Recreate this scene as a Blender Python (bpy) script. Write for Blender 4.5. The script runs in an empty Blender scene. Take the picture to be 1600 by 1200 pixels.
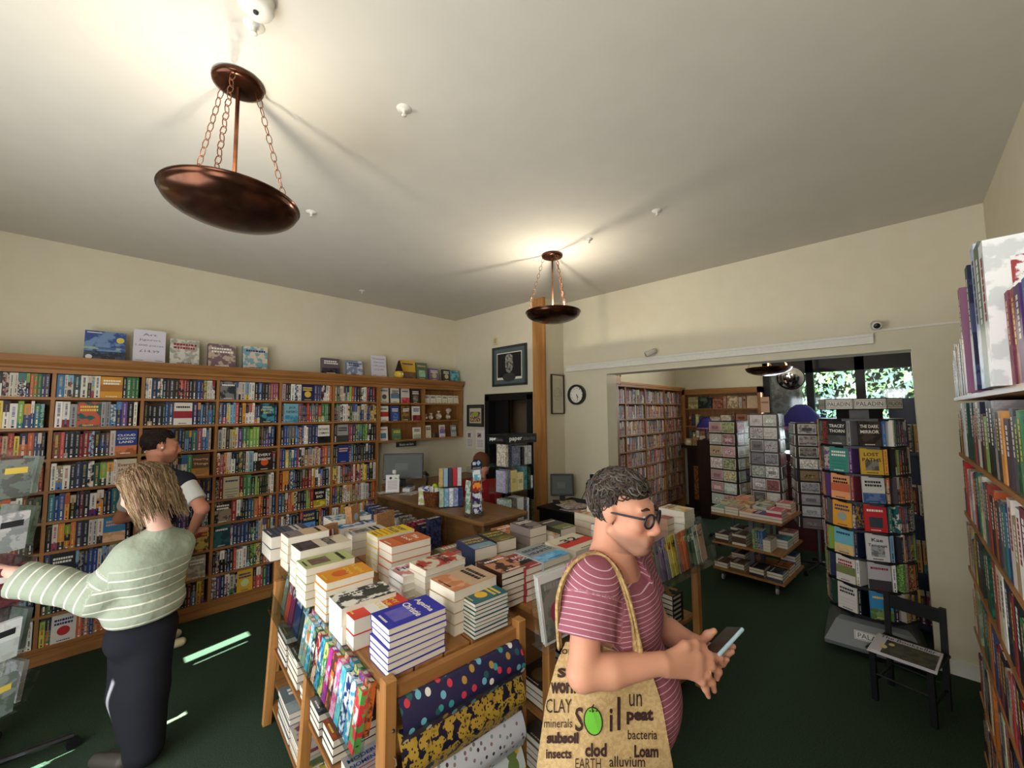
import bpy, math, random
import numpy as np
from mathutils import Vector, Matrix
C = bpy.context.scene.collection
PI = math.pi
# ------------------------------------------------------------------ camera, world, sun, big lights, exposure
CAM_Z = 1.8
FPX, YAW, PITCH, ROLL = 625.6, math.radians(44.06), math.radians(4.03), math.radians(-.436)
_f = Vector((math.cos(YAW)*math.cos(PITCH), math.sin(YAW)*math.cos(PITCH), math.sin(PITCH)))
_r0 = Vector((math.sin(YAW), -math.cos(YAW), 0)); _u0 = _r0.cross(_f)
_r = _r0*math.cos(ROLL)+_u0*math.sin(ROLL); _u = -_r0*math.sin(ROLL)+_u0*math.cos(ROLL)
cam = bpy.data.objects.new('camera', bpy.data.cameras.new('camera')); C.objects.link(cam)
cam.matrix_world = Matrix(((_r.x,_u.x,-_f.x,0),(_r.y,_u.y,-_f.y,0),(_r.z,_u.z,-_f.z,CAM_Z),(0,0,0,1)))
cam.data.sensor_width = 36; cam.data.lens = FPX/1600*36; cam.data.clip_start = .02
bpy.context.scene.camera = cam
RH = Vector((_r0.x,_r0.y,0)); FH = Vector((math.cos(YAW), math.sin(YAW), 0))
def at(x, y, d):                      # the world point seen at (x, y) and d metres ahead
    return Vector((0,0,CAM_Z)) + (_f + _r*((x-800)/FPX) - _u*((y-600)/FPX))*d
vs = bpy.context.scene.view_settings
vs.view_transform = 'Standard'; vs.look = 'None'; vs.gamma = 1; vs.exposure = .78
try: vs.use_curve_mapping = False
except Exception: pass
cy = bpy.context.scene.cycles
cy.use_denoising = True; cy.max_bounces = 7; cy.diffuse_bounces = 4; cy.glossy_bounces = 3; cy.transmission_bounces = 6
cy.transparent_max_bounces = 12; cy.caustics_reflective = False; cy.caustics_refractive = False; cy.sample_clamp_indirect = 4

world = bpy.data.worlds.new('sky'); bpy.context.scene.world = world; world.use_nodes = True
_n = world.node_tree; _bg = _n.nodes['Background']
_sky = _n.nodes.new('ShaderNodeTexSky'); _sky.sky_type = 'HOSEK_WILKIE'; _sky.turbidity = 3; _sky.sun_direction = (-.6,-.1,.75)
_n.links.new(_sky.outputs[0], _bg.inputs[0]); _bg.inputs[1].default_value = 1.0

def light(name, kind, loc, energy, color, direction=None, **kw):
    l = bpy.data.lights.new(name, kind); l.energy = energy; l.color = color
    for k, v in kw.items(): setattr(l, k, v)
    o = bpy.data.objects.new(name, l); C.objects.link(o); o.location = loc
    if direction: o.rotation_euler = Vector(direction).to_track_quat('-Z', 'Y').to_euler()
    return o
SUN = Vector((.62,.11,-.78))
light('sun', 'SUN', (-6,0,8), 95, (1,.95,.85), SUN, angle=.006)
# added fill for an assumed shop front (behind and left of the camera); back-room window daylight
light('added_front_fill', 'AREA', (-1.22,1.9,1.55), 90, (.93,.96,1), (1,0,.12), shape='RECTANGLE', size=1.8, size_y=4.2)  # added fill inside the unseen front wall, which is solid apart from slits
light('added_side_fill', 'AREA', (-.95,-.25,2.1), 34, (1,.98,.94), (.8,.5,-.12), shape='RECTANGLE', size=1.4, size_y=1.3)  # added fill to brighten the right side; no window stands here
light('back_window_daylight', 'AREA', (7.85,.75,1.9), 26, (.8,.9,1), (-1,0,-.1), shape='RECTANGLE', size=1.8, size_y=1.2)
PEND_W, PEND2_W = 8, 15

# ------------------------------------------------------------------ small helpers
def lin(c): return tuple(((x/255)/12.92 if x/255 <= .04045 else ((x/255+.055)/1.055)**2.4) for x in c[:3])
def mat_new(name):
    m = bpy.data.materials.new(name); m.use_nodes = True
    nt = m.node_tree; b = nt.nodes['Principled BSDF']
    return m, nt, b
def link(nt, a, b): nt.links.new(a, b)
def node(nt, t, **kw):
    n = nt.nodes.new(t)
    for k, v in kw.items(): setattr(n, k, v)
    return n
def print_mat(name, rough=.5, spec=.28, bump=0, bscale=200, metallic=0):
    """colour from the mesh: Col is the ground ink, Alt a second ink laid in a procedural printed pattern (Alt alpha = its scale)"""
    m, nt, b = mat_new(name)
    c = node(nt, 'ShaderNodeAttribute', attribute_name='Col'); a = node(nt, 'ShaderNodeAttribute', attribute_name='Alt')
    tc = node(nt, 'ShaderNodeTexCoord'); oi = node(nt, 'ShaderNodeObjectInfo')
    add = node(nt, 'ShaderNodeVectorMath', operation='ADD')
    mul = node(nt, 'ShaderNodeMath', operation='MULTIPLY'); mul.inputs[1].default_value = 60
    link(nt, oi.outputs['Random'], mul.inputs[0]); link(nt, tc.outputs['Object'], add.inputs[0]); link(nt, mul.outputs[0], add.inputs[1])
    sc = node(nt, 'ShaderNodeMath', operation='MULTIPLY'); sc.inputs[1].default_value = 100; link(nt, a.outputs['Alpha'], sc.inputs[0])
    no = node(nt, 'ShaderNodeTexNoise'); no.inputs['Detail'].default_value = 3; link(nt, add.outputs[0], no.inputs['Vector']); link(nt, sc.outputs[0], no.inputs['Scale'])
    mr = node(nt, 'ShaderNodeMapRange'); mr.inputs[1].default_value = .47; mr.inputs[2].default_value = .53; link(nt, no.outputs[0], mr.inputs[0])
    gt = node(nt, 'ShaderNodeMath', operation='GREATER_THAN'); gt.inputs[1].default_value = .01; link(nt, a.outputs['Alpha'], gt.inputs[0])
    f = node(nt, 'ShaderNodeMath', operation='MULTIPLY'); link(nt, mr.outputs[0], f.inputs[0]); link(nt, gt.outputs[0], f.inputs[1])
    mx = node(nt, 'ShaderNodeMix', data_type='RGBA'); link(nt, f.outputs[0], mx.inputs[0]); link(nt, c.outputs['Color'], mx.inputs[6]); link(nt, a.outputs['Color'], mx.inputs[7])
    link(nt, mx.outputs[2], b.inputs['Base Color'])
    b.inputs['Roughness'].default_value = rough; b.inputs['Specular IOR Level'].default_value = spec; b.inputs['Metallic'].default_value = metallic
    if bump:
        n2 = node(nt, 'ShaderNodeTexNoise'); n2.inputs['Scale'].default_value = bscale; link(nt, tc.outputs['Object'], n2.inputs['Vector'])
        bp = node(nt, 'ShaderNodeBump'); bp.inputs['Strength'].default_value = bump; bp.inputs['Distance'].default_value = .004
        link(nt, n2.outputs[0], bp.inputs['Height']); link(nt, bp.outputs[0], b.inputs['Normal'])
    return m
def wood_mat(name, rgb, rgb2, axis='X', scale=1, rough=.45):
    m, nt, b = mat_new(name)
    tc = node(nt, 'ShaderNodeTexCoord'); mp = node(nt, 'ShaderNodeMapping')
    s = [14*scale]*3; s['XYZ'.index(axis)] = 1.1*scale; mp.inputs['Scale'].default_value = s
    link(nt, tc.outputs['Object'], mp.inputs[0])
    no = node(nt, 'ShaderNodeTexNoise'); no.inputs['Scale'].default_value = 1.0; no.inputs['Detail'].default_value = 6; no.inputs['Distortion'].default_value = 1.2
    link(nt, mp.outputs[0], no.inputs['Vector'])
    cr = node(nt, 'ShaderNodeValToRGB'); cr.color_ramp.elements[0].position = .3; cr.color_ramp.elements[1].position = .72
    cr.color_ramp.elements[0].color = (*lin(rgb2),1); cr.color_ramp.elements[1].color = (*lin(rgb),1)
    link(nt, no.outputs[0], cr.inputs[0]); link(nt, cr.outputs[0], b.inputs['Base Color'])
    b.inputs['Roughness'].default_value = rough; b.inputs['Specular IOR Level'].default_value = .35
    bp = node(nt, 'ShaderNodeBump'); bp.inputs['Strength'].default_value = .15; bp.inputs['Distance'].default_value = .003
    link(nt, no.outputs[0], bp.inputs['Height']); link(nt, bp.outputs[0], b.inputs['Normal'])
    return m
def noise_mat(name, rgb, rgb2, scale=60, rough=.9, bump=.1, spec=.3, metallic=0):
    m, nt, b = mat_new(name)
    tc = node(nt, 'ShaderNodeTexCoord'); no = node(nt, 'ShaderNodeTexNoise'); no.inputs['Scale'].default_value = scale; no.inputs['Detail'].default_value = 5
    link(nt, tc.outputs['Object'], no.inputs['Vector'])
    cr = node(nt, 'ShaderNodeValToRGB'); cr.color_ramp.elements[0].position = .35; cr.color_ramp.elements[1].position = .65
    cr.color_ramp.elements[0].color = (*lin(rgb2),1); cr.color_ramp.elements[1].color = (*lin(rgb),1)
    link(nt, no.outputs[0], cr.inputs[0]); link(nt, cr.outputs[0], b.inputs['Base Color'])
    b.inputs['Roughness'].default_value = rough; b.inputs['Specular IOR Level'].default_value = spec; b.inputs['Metallic'].default_value = metallic
    if bump:
        bp = node(nt, 'ShaderNodeBump'); bp.inputs['Strength'].default_value = bump; bp.inputs['Distance'].default_value = .004
        link(nt, no.outputs[0], bp.inputs['Height']); link(nt, bp.outputs[0], b.inputs['Normal'])
    return m
def emit_mat(name, rgb, strength):
    m, nt, b = mat_new(name); b.inputs['Base Color'].default_value = (*lin(rgb),1)
    b.inputs['Emission Color'].default_value = (*lin(rgb),1); b.inputs['Emission Strength'].default_value = strength
    return m
def acrylic_mat(name, tint=(246,250,249), clear=.95):
    m, nt, b = mat_new(name)
    b.inputs['Base Color'].default_value = (*lin(tint),1); b.inputs['Roughness'].default_value = .06
    tr = node(nt, 'ShaderNodeBsdfTransparent'); tr.inputs[0].default_value = (*lin(tint),1)
    mx = node(nt, 'ShaderNodeMixShader'); lw = node(nt, 'ShaderNodeLayerWeight'); lw.inputs[0].default_value = .25
    mr = node(nt, 'ShaderNodeMapRange'); mr.inputs[3].default_value = 1-clear; mr.inputs[4].default_value = .35
    link(nt, lw.outputs['Facing'], mr.inputs[0]); link(nt, mr.outputs[0], mx.inputs[0])
    gl = node(nt, 'ShaderNodeBsdfGlossy'); gl.inputs['Roughness'].default_value = .05
    link(nt, tr.outputs[0], mx.inputs[1]); link(nt, gl.outputs[0], mx.inputs[2])
    link(nt, mx.outputs[0], nt.nodes['Material Output'].inputs['Surface'])
    return m
M = {}
M['print'] = print_mat('printed_card')
M['gloss'] = print_mat('glossy_card', .33, .38)
M['matte'] = print_mat('matte_paint', .8, .2)
M['paper'] = print_mat('page_paper', .85, .15, .25, 300)
M['plastic'] = print_mat('moulded_plastic', .4, .45)
M['metal'] = print_mat('painted_metal', .35, .5, metallic=.8)
M['cloth'] = print_mat('woven_cloth', .92, .12, .35, 500)
M['skin'] = print_mat('skin', .52, .35, .08, 220)
M['oak'] = wood_mat('honey_oak', (168,118,66), (136,90,46), 'X')
M['oakz'] = wood_mat('honey_oak_upright', (168,118,66), (138,92,48), 'Z')
M['pine'] = wood_mat('varnished_pine', (186,134,76), (146,98,50), 'Z')
M['piney'] = wood_mat('pine_boards', (164,112,62), (122,80,40), 'Y', rough=.35)
M['pinex'] = wood_mat('pine_boards_across', (176,124,70), (136,92,48), 'X', rough=.4)
M['desk'] = wood_mat('brown_counter_wood', (138,102,62), (108,76,44), 'Y', rough=.4)
M['darkwood'] = wood_mat('dark_varnished_wood', (52,32,22), (26,16,12), 'Z', rough=.3)
M['black'] = noise_mat('black_paint', (22,21,23), (14,13,15), 90, .5, .03)
M['wall'] = noise_mat('cream_wall_paint', (212,205,182), (209,202,178), 8, .85, .01, .2)
M['ceil'] = noise_mat('off_white_ceiling_paint', (205,201,189), (202,198,186), 6, .9, .01, .2)
M['carpet'] = noise_mat('dark_green_carpet', (58,72,56), (42,55,43), 160, 1, .5, .05)
M['white'] = noise_mat('white_gloss_paint', (222,220,210), (216,213,203), 40, .5, .02)
M['bronze'] = noise_mat('dark_bronze_metal', (92,56,38), (52,31,22), 9, .22, .01, .5, .85)
M['copper'] = noise_mat('copper_rod', (150,96,66), (120,74,50), 20, .3, 0, .5, .8)
M['acrylic'] = acrylic_mat('clear_acrylic')
m_,nt_,b_=mat_new('mirror_glass'); b_.inputs['Metallic'].default_value=1; b_.inputs['Roughness'].default_value=.04; b_.inputs['Base Color'].default_value=(.55,.56,.58,1); M['mirror']=m_
M['glass'] = acrylic_mat('window_glass', (220,232,236), .94)
M['straw'] = print_mat('jute_hessian', .95, .08, .6, 420)

class MB:
    def __init__(s): s.v=[]; s.f=[]; s.c=[]; s.a=[]; s.m=[]; s.mats=[]; s.T=Matrix()
    def mi(s, m):
        m = M[m] if isinstance(m, str) else m
        if m not in s.mats: s.mats.append(m)
        return s.mats.index(m)
    def add(s, vs_, fs, col=(200,200,200), mat='matte', alt=None, pat=0):
        o = len(s.v); T = s.T
        s.v += [tuple(T @ Vector(p)) for p in vs_]
        c = lin(col); a = (*lin(alt), pat) if alt else (*c, 0); k = s.mi(mat)
        for f in fs: s.f.append([o+i for i in f]); s.c.append(c); s.a.append(a); s.m.append(k)
    def box(s, x0,x1,y0,y1,z0,z1, col=(200,200,200), mat='matte', alt=None, pat=0):
        s.add([(x0,y0,z0),(x1,y0,z0),(x1,y1,z0),(x0,y1,z0),(x0,y0,z1),(x1,y0,z1),(x1,y1,z1),(x0,y1,z1)],
              [(0,3,2,1),(4,5,6,7),(0,1,5,4),(1,2,6,5),(2,3,7,6),(3,0,4,7)], col, mat, alt, pat)
    def quad(s, pts, col=(200,200,200), mat='matte', alt=None, pat=0): s.add(pts, [tuple(range(len(pts)))], col, mat, alt, pat)
    def rect(s, x0,x1,z0,z1, y, col, mat='print', alt=None, pat=0):     # faces -y
        s.quad([(x0,y,z0),(x1,y,z0),(x1,y,z1),(x0,y,z1)], col, mat, alt, pat)
    def tube(s, pts, r, n=8, col=(200,200,200), mat='matte', closed=False, caps=True, flat=1, alt=None, pat=0):
        pts = [Vector(p) for p in pts]; L = len(pts); rr = r if isinstance(r, (list,tuple)) else [r]*L
        vv=[]; prev=None
        for i, p in enumerate(pts):
            if closed: t = pts[(i+1)%L]-pts[i-1]
            else: t = pts[min(i+1,L-1)]-pts[max(i-1,0)]
            t = t.normalized() if t.length > 1e-9 else Vector((0,0,1))
            if prev is None:
                prev = t.orthogonal().normalized()
            nrm = (prev - t*prev.dot(t)); nrm = nrm.normalized() if nrm.length > 1e-6 else t.orthogonal().normalized(); prev = nrm
            b = t.cross(nrm)
            for k in range(n):
                a = 2*PI*k/n; vv.append(p + nrm*math.cos(a)*rr[i] + b*math.sin(a)*rr[i]*flat)
        ff=[]
        for i in range(L if closed else L-1):
            j=(i+1)%L
            for k in range(n): ff.append((i*n+k, i*n+(k+1)%n, j*n+(k+1)%n, j*n+k))
        if caps and not closed: ff.append(tuple(reversed(range(n)))); ff.append(tuple((L-1)*n+k for k in range(n)))
        s.add(vv, ff, col, mat, alt, pat)
    def lathe(s, prof, n=24, c=(0,0,0), col=(200,200,200), mat='matte', alt=None, pat=0):
        vv=[]; ff=[]; c=Vector(c)
        for (r,z) in prof:
            for k in range(n): a=2*PI*k/n; vv.append(c+Vector((r*math.cos(a), r*math.sin(a), z)))
        for i in range(len(prof)-1):
            for k in range(n): ff.append((i*n+k, i*n+(k+1)%n, (i+1)*n+(k+1)%n, (i+1)*n+k))
        s.add(vv, ff, col, mat, alt, pat)
    def ball(s, c, r, n=12, m=8, col=(200,200,200), mat='matte', sc=(1,1,1), alt=None, pat=0):
        vv=[]; ff=[]
        for i in range(m+1):
            th = PI*i/m
            for k in range(n):
                a=2*PI*k/n; vv.append((c[0]+r*sc[0]*math.sin(th)*math.cos(a), c[1]+r*sc[1]*math.sin(th)*math.sin(a), c[2]-r*sc[2]*math.cos(th)))
        for i in range(m):
            for k in range(n): ff.append((i*n+k, i*n+(k+1)%n, (i+1)*n+(k+1)%n, (i+1)*n+k))
        s.add(vv, ff, col, mat, alt, pat)
    def disc(s, c, r, n, ax, ay, col, mat='print', alt=None, pat=0, ry=None):
        c=Vector(c); ax=Vector(ax); ay=Vector(ay); ry = r if ry is None else ry
        s.quad([c+ax*r*math.cos(2*PI*k/n)+ay*ry*math.sin(2*PI*k/n) for k in range(n)], col, mat, alt, pat)
    def text(s, body, w, h, o=(0,0,0), ax=(1,0,0), ay=(0,0,1), col=(20,20,20), mat='print', warp=None, bold=0, fit=True):
        """lettering centred at o, fitted into w x h along ax, ay"""
        vv, ff = text_mesh(body, bold)
        if not ff: return
        xs=[p[0] for p in vv]; ys=[p[1] for p in vv]; bw=max(xs)-min(xs) or 1; bh=max(ys)-min(ys) or 1
        sx=w/bw; sy=h/bh
        if not fit: sx=sy=min(sx,sy)
        cx_=(max(xs)+min(xs))/2; cy_=(max(ys)+min(ys))/2; o=Vector(o); ax=Vector(ax); ay=Vector(ay)
        if warp: P=[warp((x-cx_)*sx,(y-cy_)*sy) for x,y in vv]
        else: P=[o+ax*((x-cx_)*sx)+ay*((y-cy_)*sy) for x,y in vv]
        s.add(P, ff, col, mat)
    def build(s, name, parent=None, smooth=False, loc=None, rotz=0):
        me = bpy.data.meshes.new(name); me.from_pydata(s.v, [], s.f)
        for m in s.mats: me.materials.append(m)
        me.polygons.foreach_set('material_index', s.m)
        cnt = [len(f) for f in s.f]
        for nm, src, w in (('Col', s.c, 3), ('Alt', s.a, 4)):
            at_ = me.color_attributes.new(nm, 'FLOAT_COLOR', 'CORNER')
            arr = np.ones((len(s.f), 4), np.float32); 
            if len(s.f): arr[:, :w] = np.array(src, np.float32)
            at_.data.foreach_set('color', np.repeat(arr, cnt, axis=0).ravel())
        if smooth: me.polygons.foreach_set('use_smooth', [True]*len(me.polygons))
        me.update()
        o = bpy.data.objects.new(name, me); C.objects.link(o)
        if parent: o.parent = parent
        if loc is not None: o.location = loc
        if rotz: o.rotation_euler = (0,0,rotz)
        return o
_tc = {}
def text_mesh(body, bold=0):
    k=(body,bold)
    if k not in _tc:
        cu = bpy.data.curves.new('lettering','FONT'); cu.body = body; cu.offset = bold*.01; cu.resolution_u = 2
        ob = bpy.data.objects.new('lettering', cu)
        me = bpy.data.meshes.new_from_object(ob)
        vv=[(v.co.x,v.co.y) for v in me.vertices]; ff=[tuple(reversed(p.vertices)) if p.normal.z<0 else tuple(p.vertices) for p in me.polygons]
        bpy.data.objects.remove(ob); bpy.data.curves.remove(cu); bpy.data.meshes.remove(me)
        _tc[k]=(vv,ff)
    return _tc[k]
def tag(o, label=None, cat=None, group=None, kind=None):
    if label: o['label']=label
    if cat: o['category']=cat
    if group: o['group']=group
    if kind: o['kind']=kind
    return o
def empty(name, loc=(0,0,0), rotz=0, label=None, cat=None, group=None):
    o = bpy.data.objects.new(name, None); C.objects.link(o); o.location = loc; o.rotation_euler=(0,0,rotz); o.empty_display_size=.05
    return tag(o, label, cat, group)
def struct(mb, name, parent=None):
    o = mb.build(name, parent)
    if parent is None: o['kind']='structure'
    return o
def boxpart(name, parent, x0,x1,y0,y1,z0,z1, mat='matte', col=(200,200,200), bevel=0, **k):
    b=MB(); b.box(x0,x1,y0,y1,z0,z1,col,mat,**k); o=b.build(name,parent)
    if bevel:
        md=o.modifiers.new('bevel','BEVEL'); md.width=bevel; md.segments=2
    return o
def TR(x,y,z,rz=0,rx=0,ry=0): return Matrix.Translation((x,y,z)) @ Matrix.Rotation(rz,4,'Z') @ Matrix.Rotation(rx,4,'X') @ Matrix.Rotation(ry,4,'Y')
ORD=['first','second','third','fourth','fifth','sixth','seventh','eighth','ninth','tenth','eleventh','twelfth','thirteenth','fourteenth','fifteenth','sixteenth','seventeenth','eighteenth','nineteenth','twentieth','twenty-first','twenty-second','twenty-third','twenty-fourth','twenty-fifth','twenty-sixth','twenty-seventh','twenty-eighth','twenty-ninth','thirtieth','thirty-first','thirty-second','thirty-third','thirty-fourth','thirty-fifth','thirty-sixth']
NAMED=[('black',(28,26,30)),('charcoal',(62,60,64)),('grey',(128,126,126)),('white',(226,222,212)),('cream',(224,208,172)),('red',(178,34,36)),('dark red',(112,28,34)),('orange',(214,104,36)),('yellow',(226,190,50)),
 ('green',(52,124,66)),('dark green',(28,66,46)),('teal',(34,120,122)),('light blue',(120,174,204)),('blue',(40,82,158)),('navy',(26,34,78)),('purple',(92,58,130)),('pink',(206,110,140)),('brown',(98,66,44)),('tan',(176,142,98)),('lime green',(138,186,62))]
def cname(c): return min(NAMED, key=lambda n: sum((a-b)**2 for a,b in zip(n[1],c)))[0]
# ------------------------------------------------------------------ the room
CEIL=3.2; XW=4.14; YW=4.82; YR=-.48; XL=-1.3; XD=3.75; YJ=3.08
b=MB(); b.box(XL-.2,8.4,YR-.2,YW+.2,-.1,0,mat='carpet'); struct(b,'floor')
b=MB(); b.box(XL-.2,8.4,YR-.2,YW+.2,CEIL,CEIL+.1,mat='ceil'); struct(b,'ceiling')
b=MB(); b.box(XL-.2,XD+.2,YW,YW+.15,0,CEIL,mat='wall'); struct(b,'wall_back')
b=MB(); b.box(XL-.2,8.4,YR-.15,YR,0,CEIL,mat='wall'); struct(b,'wall_right')
# wall with the till: from the corner to the timber post, with the doorway
DY0,DY1,DZ=3.3,4.1,2.02
b=MB(); b.box(XD,XD+.12,DY1,YW,0,CEIL,mat='wall'); b.box(XD,XD+.12,YJ+.1,DY0,0,CEIL,mat='wall'); b.box(XD,XD+.12,DY0,DY1,DZ,CEIL,mat='wall')
b.box(XD,XW+.2,YJ,YJ+.1,0,CEIL,mat='wall'); struct(b,'wall_till')
b=MB(); b.box(XD+.9,XD+.95,3.2,4.6,0,CEIL,col=(190,170,140)); b.box(XD+.12,XD+.95,4.5,4.55,0,CEIL,col=(190,170,140)); b.box(XD+.12,XD+.95,3.2,3.25,0,CEIL,col=(190,170,140)); struct(b,'wall_passage')
d=empty('door_1',(XD,0,0)); d['kind']='structure'
for a in ((DY0-.03,DY0+.05,0,DZ),(DY1-.05,DY1+.03,0,DZ),(DY0-.03,DY1+.03,DZ-.06,DZ+.03)): boxpart('door_frame',d,-.03,.1,*a,mat='black')
boxpart('door_panel',d,.1,.14,DY1-.3,DY1-.04,0,DZ-.06,mat='black')
# the wall with the wide opening to the back room
OY0,OY1,OZ=-.08,2.46,2.24
b=MB(); b.box(XW,XW+.22,OY1,YJ+.02,0,CEIL,mat='wall'); b.box(XW,XW+.22,YR,OY0,0,CEIL,mat='wall'); b.box(XW,XW+.22,OY0,OY1,OZ,CEIL,mat='wall'); struct(b,'wall_opening')
b=MB(); b.box(XW-.035,XW,.12,3.02,2.305,2.37,mat='white'); b.box(XW-.045,XW-.035,.12,3.02,2.36,2.38,mat='white'); struct(b,'trim_1')
b=MB(); b.box(XW-.012,XW,YR,.11,2.395,2.41,mat='white'); struct(b,'trim_2')
b=MB(); b.box(XW-.015,XW,YR,OY0,0,.1,mat='white'); b.box(XW-.015,XW,OY1,YJ,0,.1,mat='white'); struct(b,'baseboard_opening')
# shop-front wall, left of and behind the camera: unseen slits, shaped to throw the sun strips
slits=[(3.50,3.60,2.30,2.9),(3.42,3.44,2.35,2.85),(2.87,2.94,1.98,2.28),(2.70,2.73,2.0,2.3),(2.94,3.02,1.78,1.94),(3.05,3.10,1.38,1.7),(4.30,4.44,2.86,2.905),(4.44,4.70,1.45,2.62),(4.44,4.52,2.86,2.905)]
b=MB(); ys=sorted(set([YR-.2,YW+.2]+[q for s in slits for q in s[:2]]))
for y0,y1 in zip(ys,ys[1:]):
    op=sorted([(s[2],s[3]) for s in slits if s[0]<=y0+1e-6 and s[1]>=y1-1e-6]); z=0
    for a,c in op: b.box(XL-.06,XL,y0,y1,z,a,mat='wall'); z=c
    b.box(XL-.06,XL,y0,y1,z,CEIL,mat='wall')
struct(b,'wall_left')
w=MB(); w.box(XL-.04,XL-.03,2.9,4.7,1.1,3.0,mat='glass'); struct(w,'assumed_window')  # assumed pane over the slits, out of view
# back room
XB,YB=8.0,3.2
b=MB(); b.box(XW+.22,XB+.2,YB,YB+.1,0,CEIL,mat='wall'); struct(b,'wall_far_left')
WY0,WY1,WZ0,WZ1=-.3,1.68,.95,2.62
b=MB(); b.box(XB,XB+.12,WY1,YB,0,CEIL,mat='wall'); b.box(XB,XB+.12,YR,WY0,0,CEIL,mat='wall'); b.box(XB,XB+.12,WY0,WY1,0,WZ0,mat='wall'); b.box(XB,XB+.12,WY0,WY1,WZ1,CEIL,mat='wall'); struct(b,'wall_far')
w=empty('window_1',(XB,0,0)); w['kind']='structure'
for i,(y0,y1,z0,z1) in enumerate([(WY0,WY1,WZ1-.22,WZ1),(WY0,WY1,WZ0,WZ0+.08),(WY1-.1,WY1,WZ0,WZ1),(WY0,WY0+.06,WZ0,WZ1),(.98,1.08,WZ0,WZ1),(.36,.47,WZ0,WZ1)]): boxpart('window_frame',w,-.04,.06,y0,y1,z0,z1,mat='black')
boxpart('window_sill',w,-.16,.0,WY0,WY1,WZ0-.04,WZ0,mat='darkwood')
for y0,y1 in ((WY0+.06,.36),(.47,.98),(1.08,WY1-.1)): boxpart('pane',w,.02,.03,y0,y1,WZ0+.08,WZ1-.22,mat='glass')
b=MB(); b.box(XB-.012,XB,.28,.5,2.43,2.47,mat='white'); tag(b.build('closer'),'small white fitting on the dark lintel over the back window','fitting')
# garden beyond the back window
rng=random.Random(5)
b=MB()
for i in range(5200):
    y=rng.uniform(-2.2,3.2); z=rng.uniform(.3,4.2); x=9.6+rng.uniform(0,1.0)+.25*math.sin(y*5)+.2*math.cos(z*4)
    s=rng.uniform(.03,.075); a=Vector((rng.uniform(-1,1),rng.uniform(-1,1),rng.uniform(-1,1))).normalized(); c=a.orthogonal().normalized(); p=Vector((x,y,z))
    g=rng.choice([(34,58,26),(46,72,30),(24,44,22),(70,90,44),(16,30,16)])
    b.quad([p-a*s,p+c*s*.5,p+a*s,p-c*s*.5],g)
o=b.build('shrubbery'); tag(o,'sunlit leafy green shrubbery outside the back room window','shrubbery',kind='stuff')
b=MB(); b.box(8.2,13,-4,5,-.1,0,col=(90,92,70)); struct(b,'ground')
b=MB(); b.box(10.9,11.0,-4,5,0,5,col=(52,66,60),alt=(90,110,90),pat=.03); b.box(8.7,9.0,1.28,2.6,0,4.2,col=(118,104,112),alt=(150,140,150),pat=.12); struct(b,'wall_garden')
# timber post
b=MB(); b.box(XD-.035,XD-.002,3.05,3.235,0,CEIL,mat='pine'); tag(b.build('timber_post'),'tall square knotty pine post at the corner of the till wall','post')
# ---------------- ceiling fittings
def pendant(x,y,label,watt,zt=2.67):
    t=empty('pendant_lamp',(x,y,0),0,label,'ceiling lamp','bronze bowl pendants')
    b=MB(); b.lathe([(0,3.17),(.075,3.17),(.092,3.178),(.094,3.19),(.088,3.199),(0,3.199)],32,mat='bronze'); b.build('ceiling_rose',t,True)
    b=MB(); b.tube([(0,0,3.18),(0,0,zt-.06)],.008,10,mat='copper'); b.build('rod',t,True)
    R=.238; prof=[]
    for i in range(13):
        q=i/12; prof.append((R*math.sin(q*PI/2), zt-.085*(math.cos(q*PI/2))))
    prof=prof+[(R+.006,zt+.004),(R+.004,zt+.010)]+[(max(r-.006,0),z+.007) for r,z in reversed(prof)]
    b=MB(); b.lathe(prof,56,mat='bronze'); b.build('bowl',t,True)
    for k in range(3):
        a=2*PI*k/3+.1; p0=Vector((.078*math.cos(a),.078*math.sin(a),3.172)); p1=Vector((.222*math.cos(a),.222*math.sin(a),zt+.005))
        b=MB(); n=int((p1-p0).length/.036); d=(p1-p0).normalized(); s1=d.orthogonal().normalized(); s2=d.cross(s1)
        for j in range(n):
            c=p0.lerp(p1,(j+.5)/n); s_=s1 if j%2 else s2
            b.tube([c+d*.0225*math.cos(q*PI/4)+s_*.0115*math.sin(q*PI/4) for q in range(8)],.0019,5,mat='copper',closed=True)
        b.build('chain',t,True)
    b=MB(); 
    b.T=TR(LX,LY,zt-2.405); b.lathe([(.0,2.345),(.018,2.35),(.028,2.385),(.018,2.41),(.0,2.415)],12,mat=M['bulb'])
    b.T=Matrix(); b.build('bulb',t,True)
    l=light('pendant_light','POINT',(0,0,2.455),watt,(1,.89,.73),shadow_soft_size=.012); l.parent=t; l.location=(LX,LY,zt+.03)
    return t
LX,LY=-.065,-.048
M['bulb']=emit_mat('lit_bulb',(255,226,170),12)
pendant(.35,1.93,'larger looking bronze bowl pendant at upper left, beside the round smoke detector',PEND_W)
pendant(2.76,2.16,'smaller looking bronze bowl pendant hung in front of the pine post',PEND2_W)
pendant(5.6,1.12,'bronze bowl pendant hanging in the back room beyond the opening',30,2.30)
def sprinkler(x,y,label):
    b=MB(); z=CEIL
    b.lathe([(0,z-.008),(.03,z-.006),(.034,z)],24,(x,y,0),mat='white'); b.lathe([(0,z-.03),(.006,z-.03),(.008,z-.012),(.02,z-.008)],12,(x,y,0),mat='white')
    b.lathe([(0,z-.034),(.012,z-.033),(.012,z-.031),(0,z-.03)],14,(x,y,0),mat='white')
    tag(b.build('sprinkler_head',smooth=True),label,'sprinkler','ceiling sprinklers')
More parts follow.
